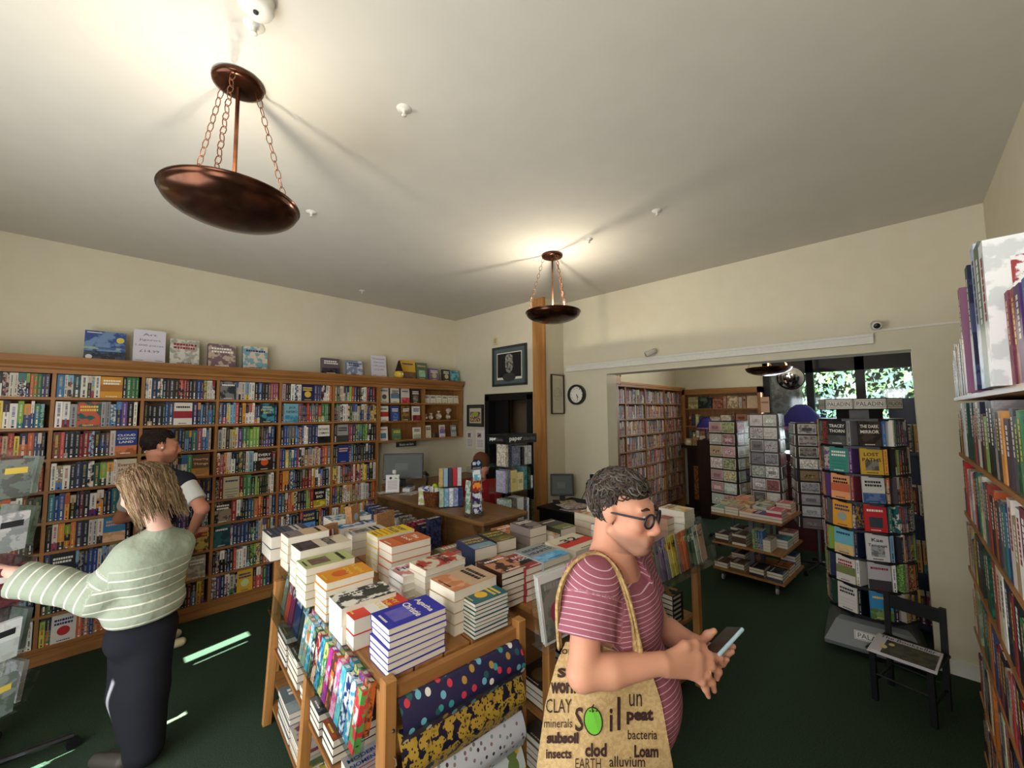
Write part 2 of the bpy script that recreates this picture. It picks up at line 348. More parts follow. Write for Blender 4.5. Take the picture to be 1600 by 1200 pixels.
for x,y,l in ((.33,1.6,'white ceiling sprinkler beside the round smoke detector'),(.92,1.57,'white ceiling sprinkler alone in the middle of the ceiling between the two pendants'),(2.66,1.15,'white ceiling sprinkler right of the smaller pendant, above the wide opening'),
 (.97,2.87,'white ceiling sprinkler just right of the large bronze bowl'),(2.04,4.35,'tiny white ceiling sprinkler above the wall of books'),(2.72,1.75,'white ceiling sprinkler close to the ceiling rose of the smaller pendant'),(.36,2.79,'white ceiling sprinkler half hidden behind the chains of the large pendant')): sprinkler(x,y,l)
b=MB(); b.lathe([(0,3.155),(.03,3.155),(.05,3.162),(.055,3.175),(.055,3.2)],32,(.31,1.49,0),mat='white'); b.lathe([(0,3.148),(.008,3.15),(.008,3.156)],10,(.31,1.49,0),col=(60,60,60))
tag(b.build('smoke_detector',smooth=True),'round white smoke detector on the ceiling at the top edge','smoke detector')
# ---------------- wall fittings
def picture(name,origin,axis,w,h,label,frame,mount,draw,fw=.03,mw=.05):
    """framed picture; axis='x' hangs on a wall whose room side is -x (runs along -y seen from the room), 'y' on a wall facing -y"""
    t=empty(name,origin,0 if axis=='y' else -PI/2,label,'picture')
    b=MB(); b.box(-w/2,w/2,-.012,-.002,-h/2,h/2,mount,'print'); draw(b,w-2*mw,h-2*mw); b.build('print_sheet',t)
    b=MB()
    for a in ((-w/2-fw/2,-w/2+fw/2,-h/2-fw/2,h/2+fw/2),(w/2-fw/2,w/2+fw/2,-h/2-fw/2,h/2+fw/2),(-w/2,w/2,-h/2-fw/2,-h/2+fw/2),(-w/2,w/2,h/2-fw/2,h/2+fw/2)): b.box(a[0],a[1],-.024,-.001,a[2],a[3],frame,'plastic')
    b.build('frame',t); return t
def dr_portrait(b,w,h):
    b.rect(-w/2,w/2,-h/2,h/2,-.0130,(226,222,208)); b.rect(-w/2+.012,w/2-.012,-h/2+.03,h/2-.012,-.0135,(34,32,32))
    b.disc((0,-.0142,.02),.075,24,(1,0,0),(0,0,1),(150,146,140),ry=.115,alt=(90,86,82),pat=.3); b.disc((0,-.0145,.105),.07,20,(1,0,0),(0,0,1),(176,172,166),ry=.05,alt=(110,106,100),pat=.5)
    b.disc((0,-.014,-.15),.12,20,(1,0,0),(0,0,1),(60,58,58),ry=.06); b.disc((-.028,-.0148,.03),.014,10,(1,0,0),(0,0,1),(40,38,38),ry=.006); b.disc((.028,-.0148,.03),.014,10,(1,0,0),(0,0,1),(40,38,38),ry=.006)
    b.rect(-.006,.008,-.02,.03,-.0149,(180,176,170)); b.rect(-.025,.025,-.045,-.038,-.0149,(60,56,54))
picture('framed_portrait',(XD-.003,3.665,2.41),'x',.60,.50,'grey framed black and white portrait photograph high above the dark doorway',(44,52,54),(84,96,98),dr_portrait,.03,.07)
def dr_stadium(b,w,h):
    b.rect(-w/2,w/2,-h/2,h/2,-.013,(206,196,170)); b.rect(-w/2+.015,w/2-.015,-h/2+.015,h/2-.05,-.0135,(90,70,80),alt=(210,180,120),pat=.6); b.disc((0,-.014,.02),.06,16,(1,0,0),(0,0,1),(150,180,70),ry=.035)
picture('framed_print',(XD-.003,4.345,1.755),'x',.33,.29,'small dark framed colourful print left of the dark doorway',(40,38,38),(70,72,74),dr_stadium,.02,.04)
def dr_map(b,w,h):
    b.rect(-w/2,w/2,-h/2,h/2,-.013,(196,190,168)); b.disc((0,-.0135,0),.085,32,(1,0,0),(0,0,1),(178,172,152),alt=(190,186,166),pat=.4)
picture('framed_map',(3.985,YJ-.003,2.02),'y',.24,.48,'tall narrow framed pale print with a faint globe, between the pine post and the clock',(48,36,28),(206,198,174),dr_map,.012,.045)
t=empty('wall_clock',(XW-.002,2.87,2.01),-PI/2,'round wall clock with white face and black rim beside the opening','clock')
b=MB()
def ring(b,r0,r1,y0,y1,n,col,mat='plastic'):
    vv=[]; 
    for r,y in ((r0,y0),(r1,y0),(r1,y1),(r0,y1)):
        for k in range(n): vv.append((r*math.cos(2*PI*k/n),y,r*math.sin(2*PI*k/n)))
    b.add(vv,[(i*n+k,((i+1)%4)*n+k,((i+1)%4)*n+(k+1)%n,i*n+(k+1)%n) for i in range(4) for k in range(n)],col,mat)
ring(b,.1,.125,-.045,-.001,40,(30,26,26)); b.build('rim',t)
b=MB(); b.disc((0,-.02,0),.102,40,(1,0,0),(0,0,1),(232,228,214))
for k,s in enumerate(['XII','I','II','III','IV','V','VI','VII','VIII','IX','X','XI']):
    a=PI/2-k*PI/6; r=Vector((math.cos(a),0,math.sin(a))); tx=Vector((math.sin(a),0,-math.cos(a)))
    b.text(s,.006+.005*len(s),.017,tuple(r*.08+Vector((0,-.021,0))),tx,r,(20,20,20))
b.build('dial',t)
for nm,a,l,wd in (('hour_hand',math.radians(-60),.045,.004),('minute_hand',math.radians(-78),.075,.003)):
    b=MB(); d=Vector((math.cos(a),0,math.sin(a))); n=Vector((-d.z,0,d.x)); o=Vector((0,-.024,0)); b.quad([o-n*wd-d*.01,o-n*wd+d*l,o+n*wd+d*l,o+n*wd-d*.01],(15,15,15)); b.build(nm,t)
b=MB(); b.box(XD-.03,XD-.001,3.88,3.96,2.72,2.82,col=(206,198,160),mat='plastic'); b.box(XD-.04,XD-.03,3.885,3.93,2.735,2.8,col=(176,166,134),mat='plastic'); tag(b.build('alarm_box'),'small square beige alarm box high on the wall above the portrait','alarm box')
def cctv(x,y,z,label,dirn):
    t=empty('security_camera',(x,y,z),0,label,'camera','security cameras above the opening')
    b=MB(); b.lathe([(0,-.004),(.03,-.003),(.03,.004)],16,mat='white'); b.T=Matrix.Rotation(-PI/2,4,'Y'); b.lathe([(.035,0),(.033,.012),(0,.013)],20,mat='white'); b.T=Matrix(); b.tube([(0,0,0),(-.05,0,.0)],.01,8,mat='white'); b.build('bracket',t,True)
    d=Vector(dirn).normalized(); p=Vector((-.055,0,0)); b=MB(); b.tube([p-d*.05,p-d*.049,p+d*.06,p+d*.061],[.02,.028,.03,.028],16,col=(196,190,176),mat='plastic'); b.build('housing',t,True)
    b=MB(); b.tube([p+d*.0615,p+d*.064],[.02,.018],16,col=(26,26,30),mat='gloss'); b.build('lens',t,True)
cctv(XW-.005,1.88,2.425,'small beige security camera above the left part of the opening, pointing left',(-.5,.8,-.35))
cctv(XW-.005,.1,2.44,'round white security camera at the right end of the white lintel trim, facing the room',(-.85,-.1,-.25))
b=MB(); b.box(XW-.02,XW-.001,2.52,2.68,.98,1.07,col=(224,222,212),mat='plastic'); b.tube([(XW-.03,2.66,1.03),(XW-.05,2.72,.98),(XW-.04,2.76,.85),(XW-.06,2.8,.76)],.004,6,col=(20,20,20)); b.box(XW-.06,XW-.02,2.63,2.68,1.0,1.06,col=(24,24,24)); tag(b.build('wall_socket'),'white wall socket with a black plug and cable beside the opening','socket')
for i,(y,z,w,h,c,l) in enumerate([(4.47,1.42,.17,.24,(214,210,204),'white notice sheet with a dark drawing pinned under the small framed print'),(4.25,1.42,.19,.26,(222,218,212),'white notice sheet pinned beside the dark doorway frame')]):
    b=MB(); b.T=TR(XD-.003,y,z,-PI/2); b.box(-w/2,w/2,-.002,0,-h/2,h/2,c,'print'); b.rect(-w*.3,w*.1,h*.1,h*.35,-.003,(60,50,52),alt=(200,160,150),pat=.6)
    for k in range(5): b.rect(-w*.35,w*.3,-h*.05-k*.022,-h*.05-k*.022+.006,-.003,(120,116,120))
    tag(b.build('notice_sheet'),l,'notice')
# ------------------------------------------------------------------ books
rnd=random.Random(11)
SP=[(176,36,38),(140,30,36),(30,30,34),(36,34,40),(44,52,92),(34,70,140),(58,120,186),(120,172,206),(228,222,208),(222,216,200),(236,230,216),(228,196,60),(232,150,44),(210,96,40),(60,130,76),(32,74,54),(34,112,116),(96,60,132),(150,60,84),(44,42,46),(112,76,52),(178,146,104),(90,92,96),(150,150,148),(134,178,64),(200,60,50),(24,28,60),(70,50,60),(206,186,150),(52,48,50),(196,188,170),(30,34,40)]
def jit(c,r,a=14):
    q=r.randint(-a,a); c=tuple(x+q+r.randint(-5,5) for x in c); l=sum(c)/3; return tuple(int(max(8,min(240,x*.82+l*.18))) for x in c)
def mixc(a,b_,t): return tuple(int(p*(1-t)+q*t) for p,q in zip(a,b_))
def ink_on(c,r):
    l=sum(c)/3
    return r.choice([(24,22,26),(150,30,34),(30,50,110),(40,40,44)]) if l>140 else r.choice([(238,232,220),(232,202,90),(240,238,232),(220,170,140),(238,232,220)])
def spine_book(b,x,w,h,d,c,r,y=0,z=0):
    """upright book, spine towards -y, at x..x+w"""
    g=.0006; x0=x+g; x1=x+w-g; alt=None; pat=0
    if r.random()<.25: alt=jit(r.choice(SP),r); pat=r.choice([.25,.5,.9])
    b.box(x0,x1,y,y+d,z,z+h,c,'print',alt,pat)
    b.box(x0+.0016,x1-.0016,y+.004,y+d-.002,z+h,z+h+.0004,(224,214,190),'paper')
    i=mixc(ink_on(c,r),c,.35); m=(x0+x1)/2; e=y-.0004; hw=(x1-x0)/2
    k=r.random()
    if k<.22:
        c2=jit(r.choice(SP),r); b.rect(x0,x1,z+h*r.choice([.55,.6,.68]),z+h,e,c2,'print'); 
    elif k<.34: b.rect(x0,x1,z,z+h*r.choice([.2,.3]),e,jit(r.choice(SP),r),'print')
    # title run as letter blocks down the spine
    zz=z+h*r.uniform(.86,.93); end=z+h*r.uniform(.4,.5); tw=hw*r.uniform(.22,.42)
    while zz>end:
        l=h*r.uniform(.014,.03); b.rect(m-tw,m+tw,zz-l,zz,e-.0002,i,'print'); zz-=l+h*r.choice([.006,.006,.006,.024])
    zz=z+h*.34; i2=i if r.random()<.6 else ink_on(c,r); tw=hw*r.uniform(.2,.35)
    while zz>z+h*.16:
        l=h*r.uniform(.03,.05); b.rect(m-tw,m+tw,zz-l,zz,e-.0002,i2,'print'); zz-=l+h*.01
    b.rect(m-hw*.35,m+hw*.35,z+h*.03,z+h*.03+hw*.8,e-.0002,(232,228,216) if sum(c)<420 else (40,36,36),'print')
def cover_face(b,w,h,c,c2,r,title=None,style=None,author=None,ink=None,tcol=None):
    """cover laid on the local x-z plane at y=0 facing -y, from (-w/2,0) to (w/2,h)"""
    e=-.0004; i=ink or ink_on(c,r); tcol=tcol or i; style=style if style is not None else r.choice(['art','band','disc','panel','lines','low'])
    if style=='art': b.rect(-w/2,w/2,0,h,e,c,'print',c2,.18)
    elif style=='band': b.rect(-w/2,w/2,h*.3,h*.62,e,c2,'print')
    elif style=='disc': b.disc((0,e,h*.4),w*.26,20,(1,0,0),(0,0,1),c2)
    elif style=='panel': b.rect(-w*.3,w*.3,h*.16,h*.55,e,c2,'print',jit(c2,r,50),.25)
    elif style=='low': b.rect(-w/2,w/2,0,h*.38,e,c2,'print',jit(c2,r,40),.2)
    elif style=='lines':
        for k in range(3): b.rect(-w*.4,w*.4,h*(.15+.13*k),h*(.15+.13*k)+h*.03,e,c2,'print')
    if title:
        L=title.split('|'); n=len(L)
        for k,t in enumerate(L): b.text(t,w*.84*min(1,max(len(t),3)/5),h*.42/n*.62,(0,e*2,h*.88-(k+.5)*h*.42/n),(1,0,0),(0,0,1),tcol,'print',bold=2)
    else:
        for k in range(r.choice([1,2,2])):
            x=-w*.38
            while x<w*.34:
                l=w*r.uniform(.05,.11); b.rect(x,min(x+l,w*.4),h*(.84-.13*k)-h*.08,h*(.84-.13*k),e*2,i,'print'); x+=l+w*.02
    if author: b.text(author,w*.7,h*.05,(0,e*2,h*.08),(1,0,0),(0,0,1),i,'print')
    else:
        x=-w*.25
        while x<w*.2:
            l=w*r.uniform(.03,.08); b.rect(x,x+l,h*.05,h*.085,e*2,i,'print'); x+=l+w*.015
def face_book(b,x,w,h,t,c,c2,r,lean=.1,y=0,z=0,**k):
    T0=b.T.copy(); b.T=T0@TR(x,y,z)@Matrix.Rotation(-lean,4,'X')
    b.box(-w/2,w/2,0,t,0,h,c,'print'); b.box(-w/2+.001,w/2-.002,.002,t-.002,h,h+.0004,(224,214,190),'paper'); b.box(w/2,w/2+.0004,.002,t-.002,.002,h-.002,(224,214,190),'paper')
    cover_face(b,w,h,c,c2,r,**k); b.T=T0
# wall bookcase: dividers, boards
YF=4.60
DX=[-.78,-.24,.26,.78,1.31,1.85,2.39]
BZ=[1.94,1.71,1.475,1.24,1.01,.79,.57,.335,.11]
bc=empty('bookcase',(0,0,0),0,'tall honey oak bookcase of nine rows filling the left wall, with a moulded cornice','bookcase')
def part(b,n,p,**k): return b.build(n,p,**k)
bx=MB(); bx.box(DX[0],2.40,YW-.02,YW-.005,0,2.15,mat='oakz'); part(bx,'back_panel',bc)
for i,x in enumerate(DX):
    b=MB(); b.box(x-.011,x+.011,YF+.002,YW-.02,.06,2.15,mat='oakz'); part(b,'upright',bc)
for j,z in enumerate(BZ):
    b=MB(); b.box(DX[0]+.011,DX[-1]-.011,YF,YW-.02,z-.02,z,mat='oak'); part(b,'shelf_board',bc)
def cornice(p,x0,x1):
    b=MB(); pr=[(4.62,2.12),(4.598,2.12),(4.598,2.15),(4.586,2.16),(4.586,2.175),(4.565,2.20),(4.556,2.225),(4.556,2.25),(YW-.01,2.25),(YW-.01,2.12)]
    n=len(pr); b.add([(x,y,z) for x in (x0,x1) for y,z in pr],[(k,(k+1)%n,n+(k+1)%n,n+k) for k in range(n)]+[tuple(range(n)),tuple(n+k for k in reversed(range(n)))],mat='oak'); b.build('cornice',p)
cornice(bc,DX[0]-.3,3.70)
b=MB(); b.box(DX[0],2.40,4.585,YW-.02,0,.09,mat='oak'); b.box(DX[0],2.40,4.565,4.59,0,.075,mat='oak'); b.box(DX[0],2.40,4.578,4.59,.075,.088,mat='oak'); part(b,'plinth',bc)
# hanging unit over the till
hs=empty('wall_shelf_unit',(0,0,0),0,'open honey oak shelf unit of three rows hung above the till computer','shelf unit')
b=MB(); b.box(2.41,3.71,YW-.02,YW-.005,1.44,2.15,mat='oakz'); part(b,'back_panel',hs)
for x in (2.415,3.06,3.70):
    b=MB(); b.box(x-.011,x+.011,YF+.005,YW-.02,1.44,2.13,mat='oakz'); part(b,'upright',hs)
HZ=[1.93,1.70,1.46]
for z in HZ:
    b=MB(); b.box(2.426,3.69,YF,YW-.02,z-.02,z,mat='oak'); part(b,'shelf_board',hs)
b=MB(); b.box(2.64,2.93,4.59,4.6,1.37,1.435,(40,40,42),'plastic'); b.text('Books we love',.2,.03,(2.785,4.589,1.40),(1,0,0),(0,0,1),(220,220,215)); tag(b.build('shelf_sign'),'small black shelf sign under the hanging shelf unit','sign')
# faces out: (bay,row,x-fraction) -> look
FACE={(1,0):(.62,(214,150,44),(170,110,40),None,'band'),(0,1):(.3,(40,110,110),(180,160,110),None,'art'),(1,1):(.36,(36,92,90),(190,90,60),None,'art'),
 (2,1):(.5,(222,216,206),(150,34,48),None,'band'),(1,2):(.8,(28,56,132),(210,120,70),'CLOUD|CUCKOO|LAND','low'),(1,3):(.88,(206,196,170),(150,50,40),'Everett|JAMES','lines'),
 (3,0):(.1,(40,46,56),(120,120,120),None,'art'),(4,0):(.45,(30,36,80),(220,180,60),None,'disc'),(3,1):(.78,(30,50,60),(60,140,160),'WHAT|DID YOU|DO','art'),(4,1):(.2,(120,170,180),(60,130,160),'JO|NESBO','low'),
 (4,2):(.8,(232,226,214),(24,24,24),'RICHARD|OSMAN','low'),(3,3):(.75,(40,26,24),(220,90,30),'EVERY|SHADOW','disc'),(2,3):(.8,(96,70,40),(180,130,60),'Hearing|Things','low'),(5,2):(.14,(150,150,146),(60,56,54),None,'low'),
 (2,4):(.2,(140,120,90),(60,60,60),None,'art'),(3,4):(.25,(190,180,150),(120,120,110),None,'lines'),(3,5):(.1,(24,22,24),(150,130,110),None,'art'),(4,5):(.75,(28,26,28),(220,200,60),'BORN|BAD','low'),
 (1,4):(.95,(60,40,110),(200,190,60),'FE','band'),(0,4):(.55,(32,120,116),(214,90,50),None,'art'),(1,5):(.7,(60,130,180),(220,170,120),None,'low'),(1,6):(.15,(36,40,46),(70,80,90),None,'low'),
 (2,6):(.8,(190,160,80),(90,60,40),None,'art'),(2,7):(.8,(150,140,126),(190,180,160),None,'art'),(4,6):(.55,(40,50,96),(60,120,190),'NIGHT|MUSEUM','low'),(3,6):(.1,(40,90,90),(30,60,70),None,'art'),
 (1,8):(.25,(216,208,196),(186,40,44),None,'disc'),(3,8):(.5,(214,168,50),(200,214,150),None,'disc'),(2,8):(.25,(44,150,140),(40,130,124),None,'lines'),(4,7):(.35,(70,50,36),(150,110,70),None,'art'),(5,3):(.22,(32,50,120),(40,60,140),None,'lines'),(0,3):(.35,(190,60,40),(226,190,60),'FURY','art')}
def row_books(x0,x1,hmax,r,face=None):
    """list of ('s',x,w,h,c) / ('f',x,w,h,spec)"""
    out=[]; x=x0+.003; fx=None
    if face: fx=x0+face[0]*(x1-x0)
    run=None; n=0
    while x<x1-.012:
        if fx is not None and x>=fx-.066:
            w=.128; 
            if x+w>x1: w=x1-x-.002
            if w>.08: out.append(('f',x+w/2,w,min(hmax-.006,.198),face)); x+=w+.002
            fx=None; continue
        w=r.choice([.017,.02,.022,.025,.028,.03,.033,.038]); h=min(hmax-.006,r.choice([.178,.18,.198,.198,.197,.2]))
        if n<=0: run=r.choice(SP) if r.random()<.75 else r.choice([(28,28,32),(226,220,206),(40,60,110)]); n=r.choice([1,1,1,1,2,3])
        n-=1
        if x+w>x1-.002: break
        out.append(('s',x,w,h,jit(run,r))); x+=w
    return out
stuff=MB(); cnt=0; WALLB=[]
seq=[(i,j) for i in range(6) for j in range(9)]
for i,j in seq:
    r=random.Random(1000+i*17+j*131)
    top=2.12 if j==0 else BZ[j-1]-.02
    bks=row_books(DX[i]+.012,DX[i+1]-.012,top-BZ[j],r,FACE.get((i,j)))
    WALLB.append((i,j,bks,r))
BAYN=['leftmost bay','second bay','third bay','fourth bay','fifth bay','sixth bay']
ROWN=['top row','second row down','third row down','fourth row down','fifth row down','sixth row down','seventh row down','eighth row down','bottom row']
# which of them show largest and unhidden: bays nearest the camera, upper rows
indiv=set([(1,0),(2,0),(3,0),(1,1),(2,1),(3,1),(1,2),(3,2),(1,3),(3,3),(4,0),(4,1),(0,0),(0,1),(1,4),(3,4)])
for i,j,bks,r in WALLB:
    for k,bk in enumerate(bks):
        ind=((i,j) in indiv and cnt<300) or bk[0]=='f'
        y=YF+.004+r.uniform(0,.008)
        if bk[0]=='s':
            _,x,w,h,c=bk; d=.128
            if ind:
                b=MB(); spine_book(b,-w/2,w,h,d,c,r); o=b.build('shelved_book',loc=(x+w/2,y,BZ[j]))
                L=cname(bks[k-1][4]) if k and bks[k-1][0]=='s' else ('a book facing out' if k else 'the left upright'); R_=cname(bks[k+1][4]) if k+1<len(bks) and bks[k+1][0]=='s' else ('a book facing out' if k+1<len(bks) else 'the right upright')
                tag(o,f"{cname(c)} spine, {ORD[k]} book from the left, {ROWN[j]}, {BAYN[i]} of wall bookcase",'book','books in the oak wall bookcase'); cnt+=1
            else: stuff.T=TR(x+w/2,y,BZ[j]); spine_book(stuff,-w/2,w,h,d,c,r)
        else:
            _,x,w,h,sp=bk; b=MB(); face_book(b,0,w,h,.024,sp[1],sp[2],r,.07,title=sp[3],style=sp[4]); o=b.build('facing_book',loc=(x,y-.004,BZ[j]))
            tag(o,f"{cname(sp[1])} book with its cover facing out, {ROWN[j]}, {BAYN[i]} of wall bookcase",'book','books in the oak wall bookcase')
stuff.T=Matrix(); o=stuff.build('shelved_books'); tag(o,'the remaining paperbacks standing spine out in the oak wall bookcase','books','books in the oak wall bookcase','stuff')
# hanging unit contents
r=random.Random(77)
HF=[(0,2.49,(200,196,180),(70,66,60)),(0,2.64,(214,208,192),(90,120,140)),(0,2.79,(200,196,190),(190,60,60)),(0,2.94,(60,52,48),(150,140,120)),
    (1,2.49,(226,220,208),(170,50,40)),(1,2.645,(52,74,140),(60,84,150)),(1,2.80,(150,110,60),(90,70,50)),(1,2.955,(226,218,204),(150,60,50)),(2,2.485,(220,210,200),(60,120,150)),(2,2.67,(92,130,84),(60,100,60)),(2,2.97,(222,216,194),(200,194,170)),(2,3.145,(220,214,196),(190,180,100)),(2,3.38,(214,210,214),(120,120,170)),(2,3.58,(130,140,150),(190,190,180))]
for n,(row,x,c,c2) in enumerate(HF):
    b=MB(); h=.19 if row<2 else r.choice([.15,.17]); 
    if n==13: h=.16
    face_book(b,0,.118 if n<11 else .09,h if n!=9 else .14,.018,c,c2,r,.09); o=b.build('facing_book',loc=(x,4.63,HZ[row]))
    tag(o,f"{cname(c)} book facing out, {ORD[n%4 if n<8 else n-8]} along the {['top','middle','bottom'][row]} shelf of the hanging shelf unit",'book','books on the hanging shelf unit')
for k in range(6):
    b=MB(); face_book(b,0,.088,.115,.012,(222,216,194),(200,194,172),r,.1,style='lines'); o=b.build('small_booklet',loc=(3.125+k*.1,4.64,HZ[0]))
    tag(o,f"small cream booklet, {ORD[k]} from the left of six on the top right hanging shelf",'booklet','cream booklets')
for k,(x,h) in enumerate([(3.12,.08),(3.21,.09),(3.34,.12),(3.5,.10)]):
    b=MB(); b.ball((0,0,h*.42),h*.42,14,10,(190,178,150),'gloss',(.9,.8,1),(150,120,90),.5); b.tube([(0,0,h*.8),(0,0,h*.92),(0,0,h*1.05)],[.008,.016,.028],10,(206,200,186),'gloss'); b.tube([(-.012,0,h*.86),(.012,0,h*.86)],.008,8,(150,40,40)); b.disc((0,-h*.345,h*.4),h*.16,14,(1,0,0),(0,.0,1),(232,228,214))
    o=b.build('gift_bag',loc=(x,4.67,HZ[1]),smooth=True); tag(o,f"small cellophane gift bag, {ORD[k]} from the left on the middle right hanging shelf",'gift bag','cellophane gift bags')
b=MB(); b.ball((0,0,.03),.03,10,8,(200,190,170),'cloth',(1.6,1,1)); o=b.build('soap_bundle',loc=(3.51,4.67,HZ[1]+.105)); tag(o,'pale wrapped bundle lying on top of the last gift bag','bundle')
for k,x in enumerate((3.25,3.29)):
    b=MB(); b.box(-.02,.02,0,.03,0,.05,(40,40,50) if k else (120,100,70),'print'); tag(b.build('trinket',loc=(x+.0,4.66,HZ[2])),['small tan trinket box low on the bottom right hanging shelf','small dark trinket box low on the bottom right hanging shelf'][k],'trinket')
# things on top of the bookcase
def topbox(x,w,h,c,c2,label,cat='jigsaw box',name='jigsaw_box',t=.05,y=4.66,title=None,style='art',draw=None,rot=0):
    b=MB(); r=random.Random(int(x*100)); b.box(-w/2,w/2,0,t,0,h,c,'gloss'); 
    if draw: draw(b,w,h)
    else: cover_face(b,w,h,c,c2,r,title=title,style=style)
    o=b.build(name,loc=(x,y,2.252)); o.rotation_euler=(-.12,0,rot); return tag(o,label,cat)
def night(b,w,h):
    b.rect(-w/2,w/2,0,h,-.0004,(50,76,134),'gloss',(110,140,180),.12); b.rect(-w/2,w/2,0,h*.3,-.0006,(36,44,62),'gloss',(60,76,100),.3)
    b.disc((w*.36,-.0008,h*.72),w*.1,18,(1,0,0),(0,0,1),(214,200,90)); b.rect(-w/2,w/2,h*.36,h*.44,-.0007,(150,170,150),'gloss',(70,100,140),.25); b.disc((-w*.38,-.001,h*.09),w*.08,14,(1,0,0),(0,0,1),(226,226,216)); b.rect(-w*.45,-w*.1,h*.92,h*.95,-.001,(220,220,214))
topbox(.02,.24,.24,(50,76,134),(110,140,180),'flat jigsaw box with a swirling blue night scene and yellow sun, leftmost on the bookcase',draw=night,t=.04)
def notice(lines):
    def d(b,w,h):
        b.rect(-w/2,w/2,0,h,-.0004,(214,210,222))
        for k,t in enumerate(lines): b.text(t,w*(.25+.06*len(t)) if len(t)<12 else w*.86,h*.075,(0,-.001,h*(.86-.17*k)),(1,0,0),(0,0,1),(90,86,96))
        for s in (-.3,.3): b.rect(w*(s-.12),w*(s+.12),h*.06,h*.075,-.001,(120,116,126))
    return d
topbox(.29,.21,.29,(214,210,222),0,'white notice reading Art Jigsaws standing on the bookcase','notice','price_notice',.006,draw=notice(['Art','Jigsaws','1,000 pieces','£14.99']))
topbox(.53,.21,.235,(160,158,146),(206,204,194),'clear wrapped jigsaw box with reflections beside the Art Jigsaws notice',t=.06)
topbox(.81,.215,.225,(120,94,104),(190,170,150),'purple and cream patterned jigsaw box, third from the left on the bookcase',t=.055)
topbox(1.09,.215,.235,(120,160,176),(210,196,170),'shiny jigsaw box with a pale blue picture in the middle of the bookcase top',t=.055)
topbox(1.84,.20,.185,(96,84,92),(60,54,70),'dark jigsaw box with a street scene on the bookcase top',t=.045,style='low')
topbox(2.12,.19,.18,(130,140,170),(200,206,220),'shiny blue grey jigsaw box left of the white notice',t=.045)
topbox(2.43,.20,.27,(214,210,214),0,'white notice between a shiny blue jigsaw box and a yellow game box on the bookcase','notice','price_notice',.006,draw=notice(['Homestead','Jigsaws','1,000 pieces','£15.99']))
topbox(2.85,.22,.25,(216,172,60),(120,90,50),'large yellow game box with bees at the right end of the bookcase','game box','game_box',.06,style='low')
b=MB(); b.lathe([(.0,0),(.05,.0),(.062,.03),(.06,.06),(.05,.085)],16,mat='print',col=(214,180,60)); b.lathe([(.05,.085),(.03,.15),(.012,.22),(0,.23)],16,mat='print',col=(40,30,30)); b.disc((-.02,-.06,.05),.012,10,(1,0,0),(0,0,1),(240,240,235)); b.disc((.02,-.06,.05),.012,10,(1,0,0),(0,0,1),(240,240,235)); tag(b.build('gnome_toy',loc=(2.68,4.62,2.25),smooth=True),'small round yellow toy with a tall dark pointed hat','toy')
topbox(3.06,.17,.235,(92,110,86),(150,190,150),'green and white puzzle box beside the yellow game box','game box','game_box',.05,style='panel')
topbox(3.26,.15,.17,(120,104,140),(200,180,130),'small purple boxed set with a cream label on the bookcase','game box','game_box',.05,style='disc')
topbox(3.47,.13,.17,(60,58,50),(206,190,150),'small dark boxed set with a round cream label on the bookcase','game box','game_box',.04,style='disc')
topbox(3.62,.15,.165,(120,190,190),(70,130,140),'small turquoise box at the right end of the bookcase top','game box','game_box',.05,style='art')
# ------------------------------------------------------------------ display tables (near pair)
TZ=.88
def framed_unit(name,label,loc,rz,W,D,legs_h,shelves,boards_along='y'):
    t=empty(name,loc,rz,label,'table')
    n=max(1,int((W if boards_along=='y' else D)/.105))
    for k in range(n):
        b=MB(); s=(W if boards_along=='y' else D)/n
        if boards_along=='y': b.box(k*s+.004,(k+1)*s-.004,0,D,TZ-.028,TZ,mat='piney')
        else: b.box(0,W,k*s+.004,(k+1)*s-.004,TZ-.028,TZ,mat='pinex')
        o=b.build('top_board',t); md=o.modifiers.new('bevel','BEVEL'); md.width=.004; md.segments=2
    for (x,y) in ((0,.0),(W-.045,.0),(0,D-.045),(W-.045,D-.045)):
        b=MB(); b.box(x,x+.045,y,y+.045,0,legs_h-.045,mat='pine'); o=b.build('leg',t); o.modifiers.new('bevel','BEVEL').width=.003
    for z in shelves:
        b=MB(); b.box(.0,W,0.045,D-.045,z-.02,z,mat='pinex'); b.build('lower_shelf',t)
    b=MB(); b.box(.045,W-.045,.005,.03,TZ-.1,TZ-.03,mat='pinex'); b.box(.045,W-.045,D-.03,D-.005,TZ-.1,TZ-.03,mat='pinex'); b.box(.005,.03,.045,D-.045,TZ-.1,TZ-.03,mat='piney'); b.box(W-.03,W-.005,.045,D-.045,TZ-.1,TZ-.03,mat='piney'); b.build('apron',t)
    return t
AX,AY=.72,1.33
tabA=framed_unit('display_table','near pine display table with gift wrap on its end and book stacks on top',(AX,AY,0),math.radians(-5),.62,1.78,TZ,[.10,.42])
tabB=framed_unit('display_table','longer pine display table running right behind the man in the striped shirt',(1.44,1.18,0),math.radians(-6.5),1.42,.80,TZ,[.10,.44],'x')
TA=Matrix.Translation((AX,AY,0))@Matrix.Rotation(math.radians(-5),4,'Z'); TB=Matrix.Translation((1.44,1.18,0))@Matrix.Rotation(math.radians(-6.5),4,'Z')
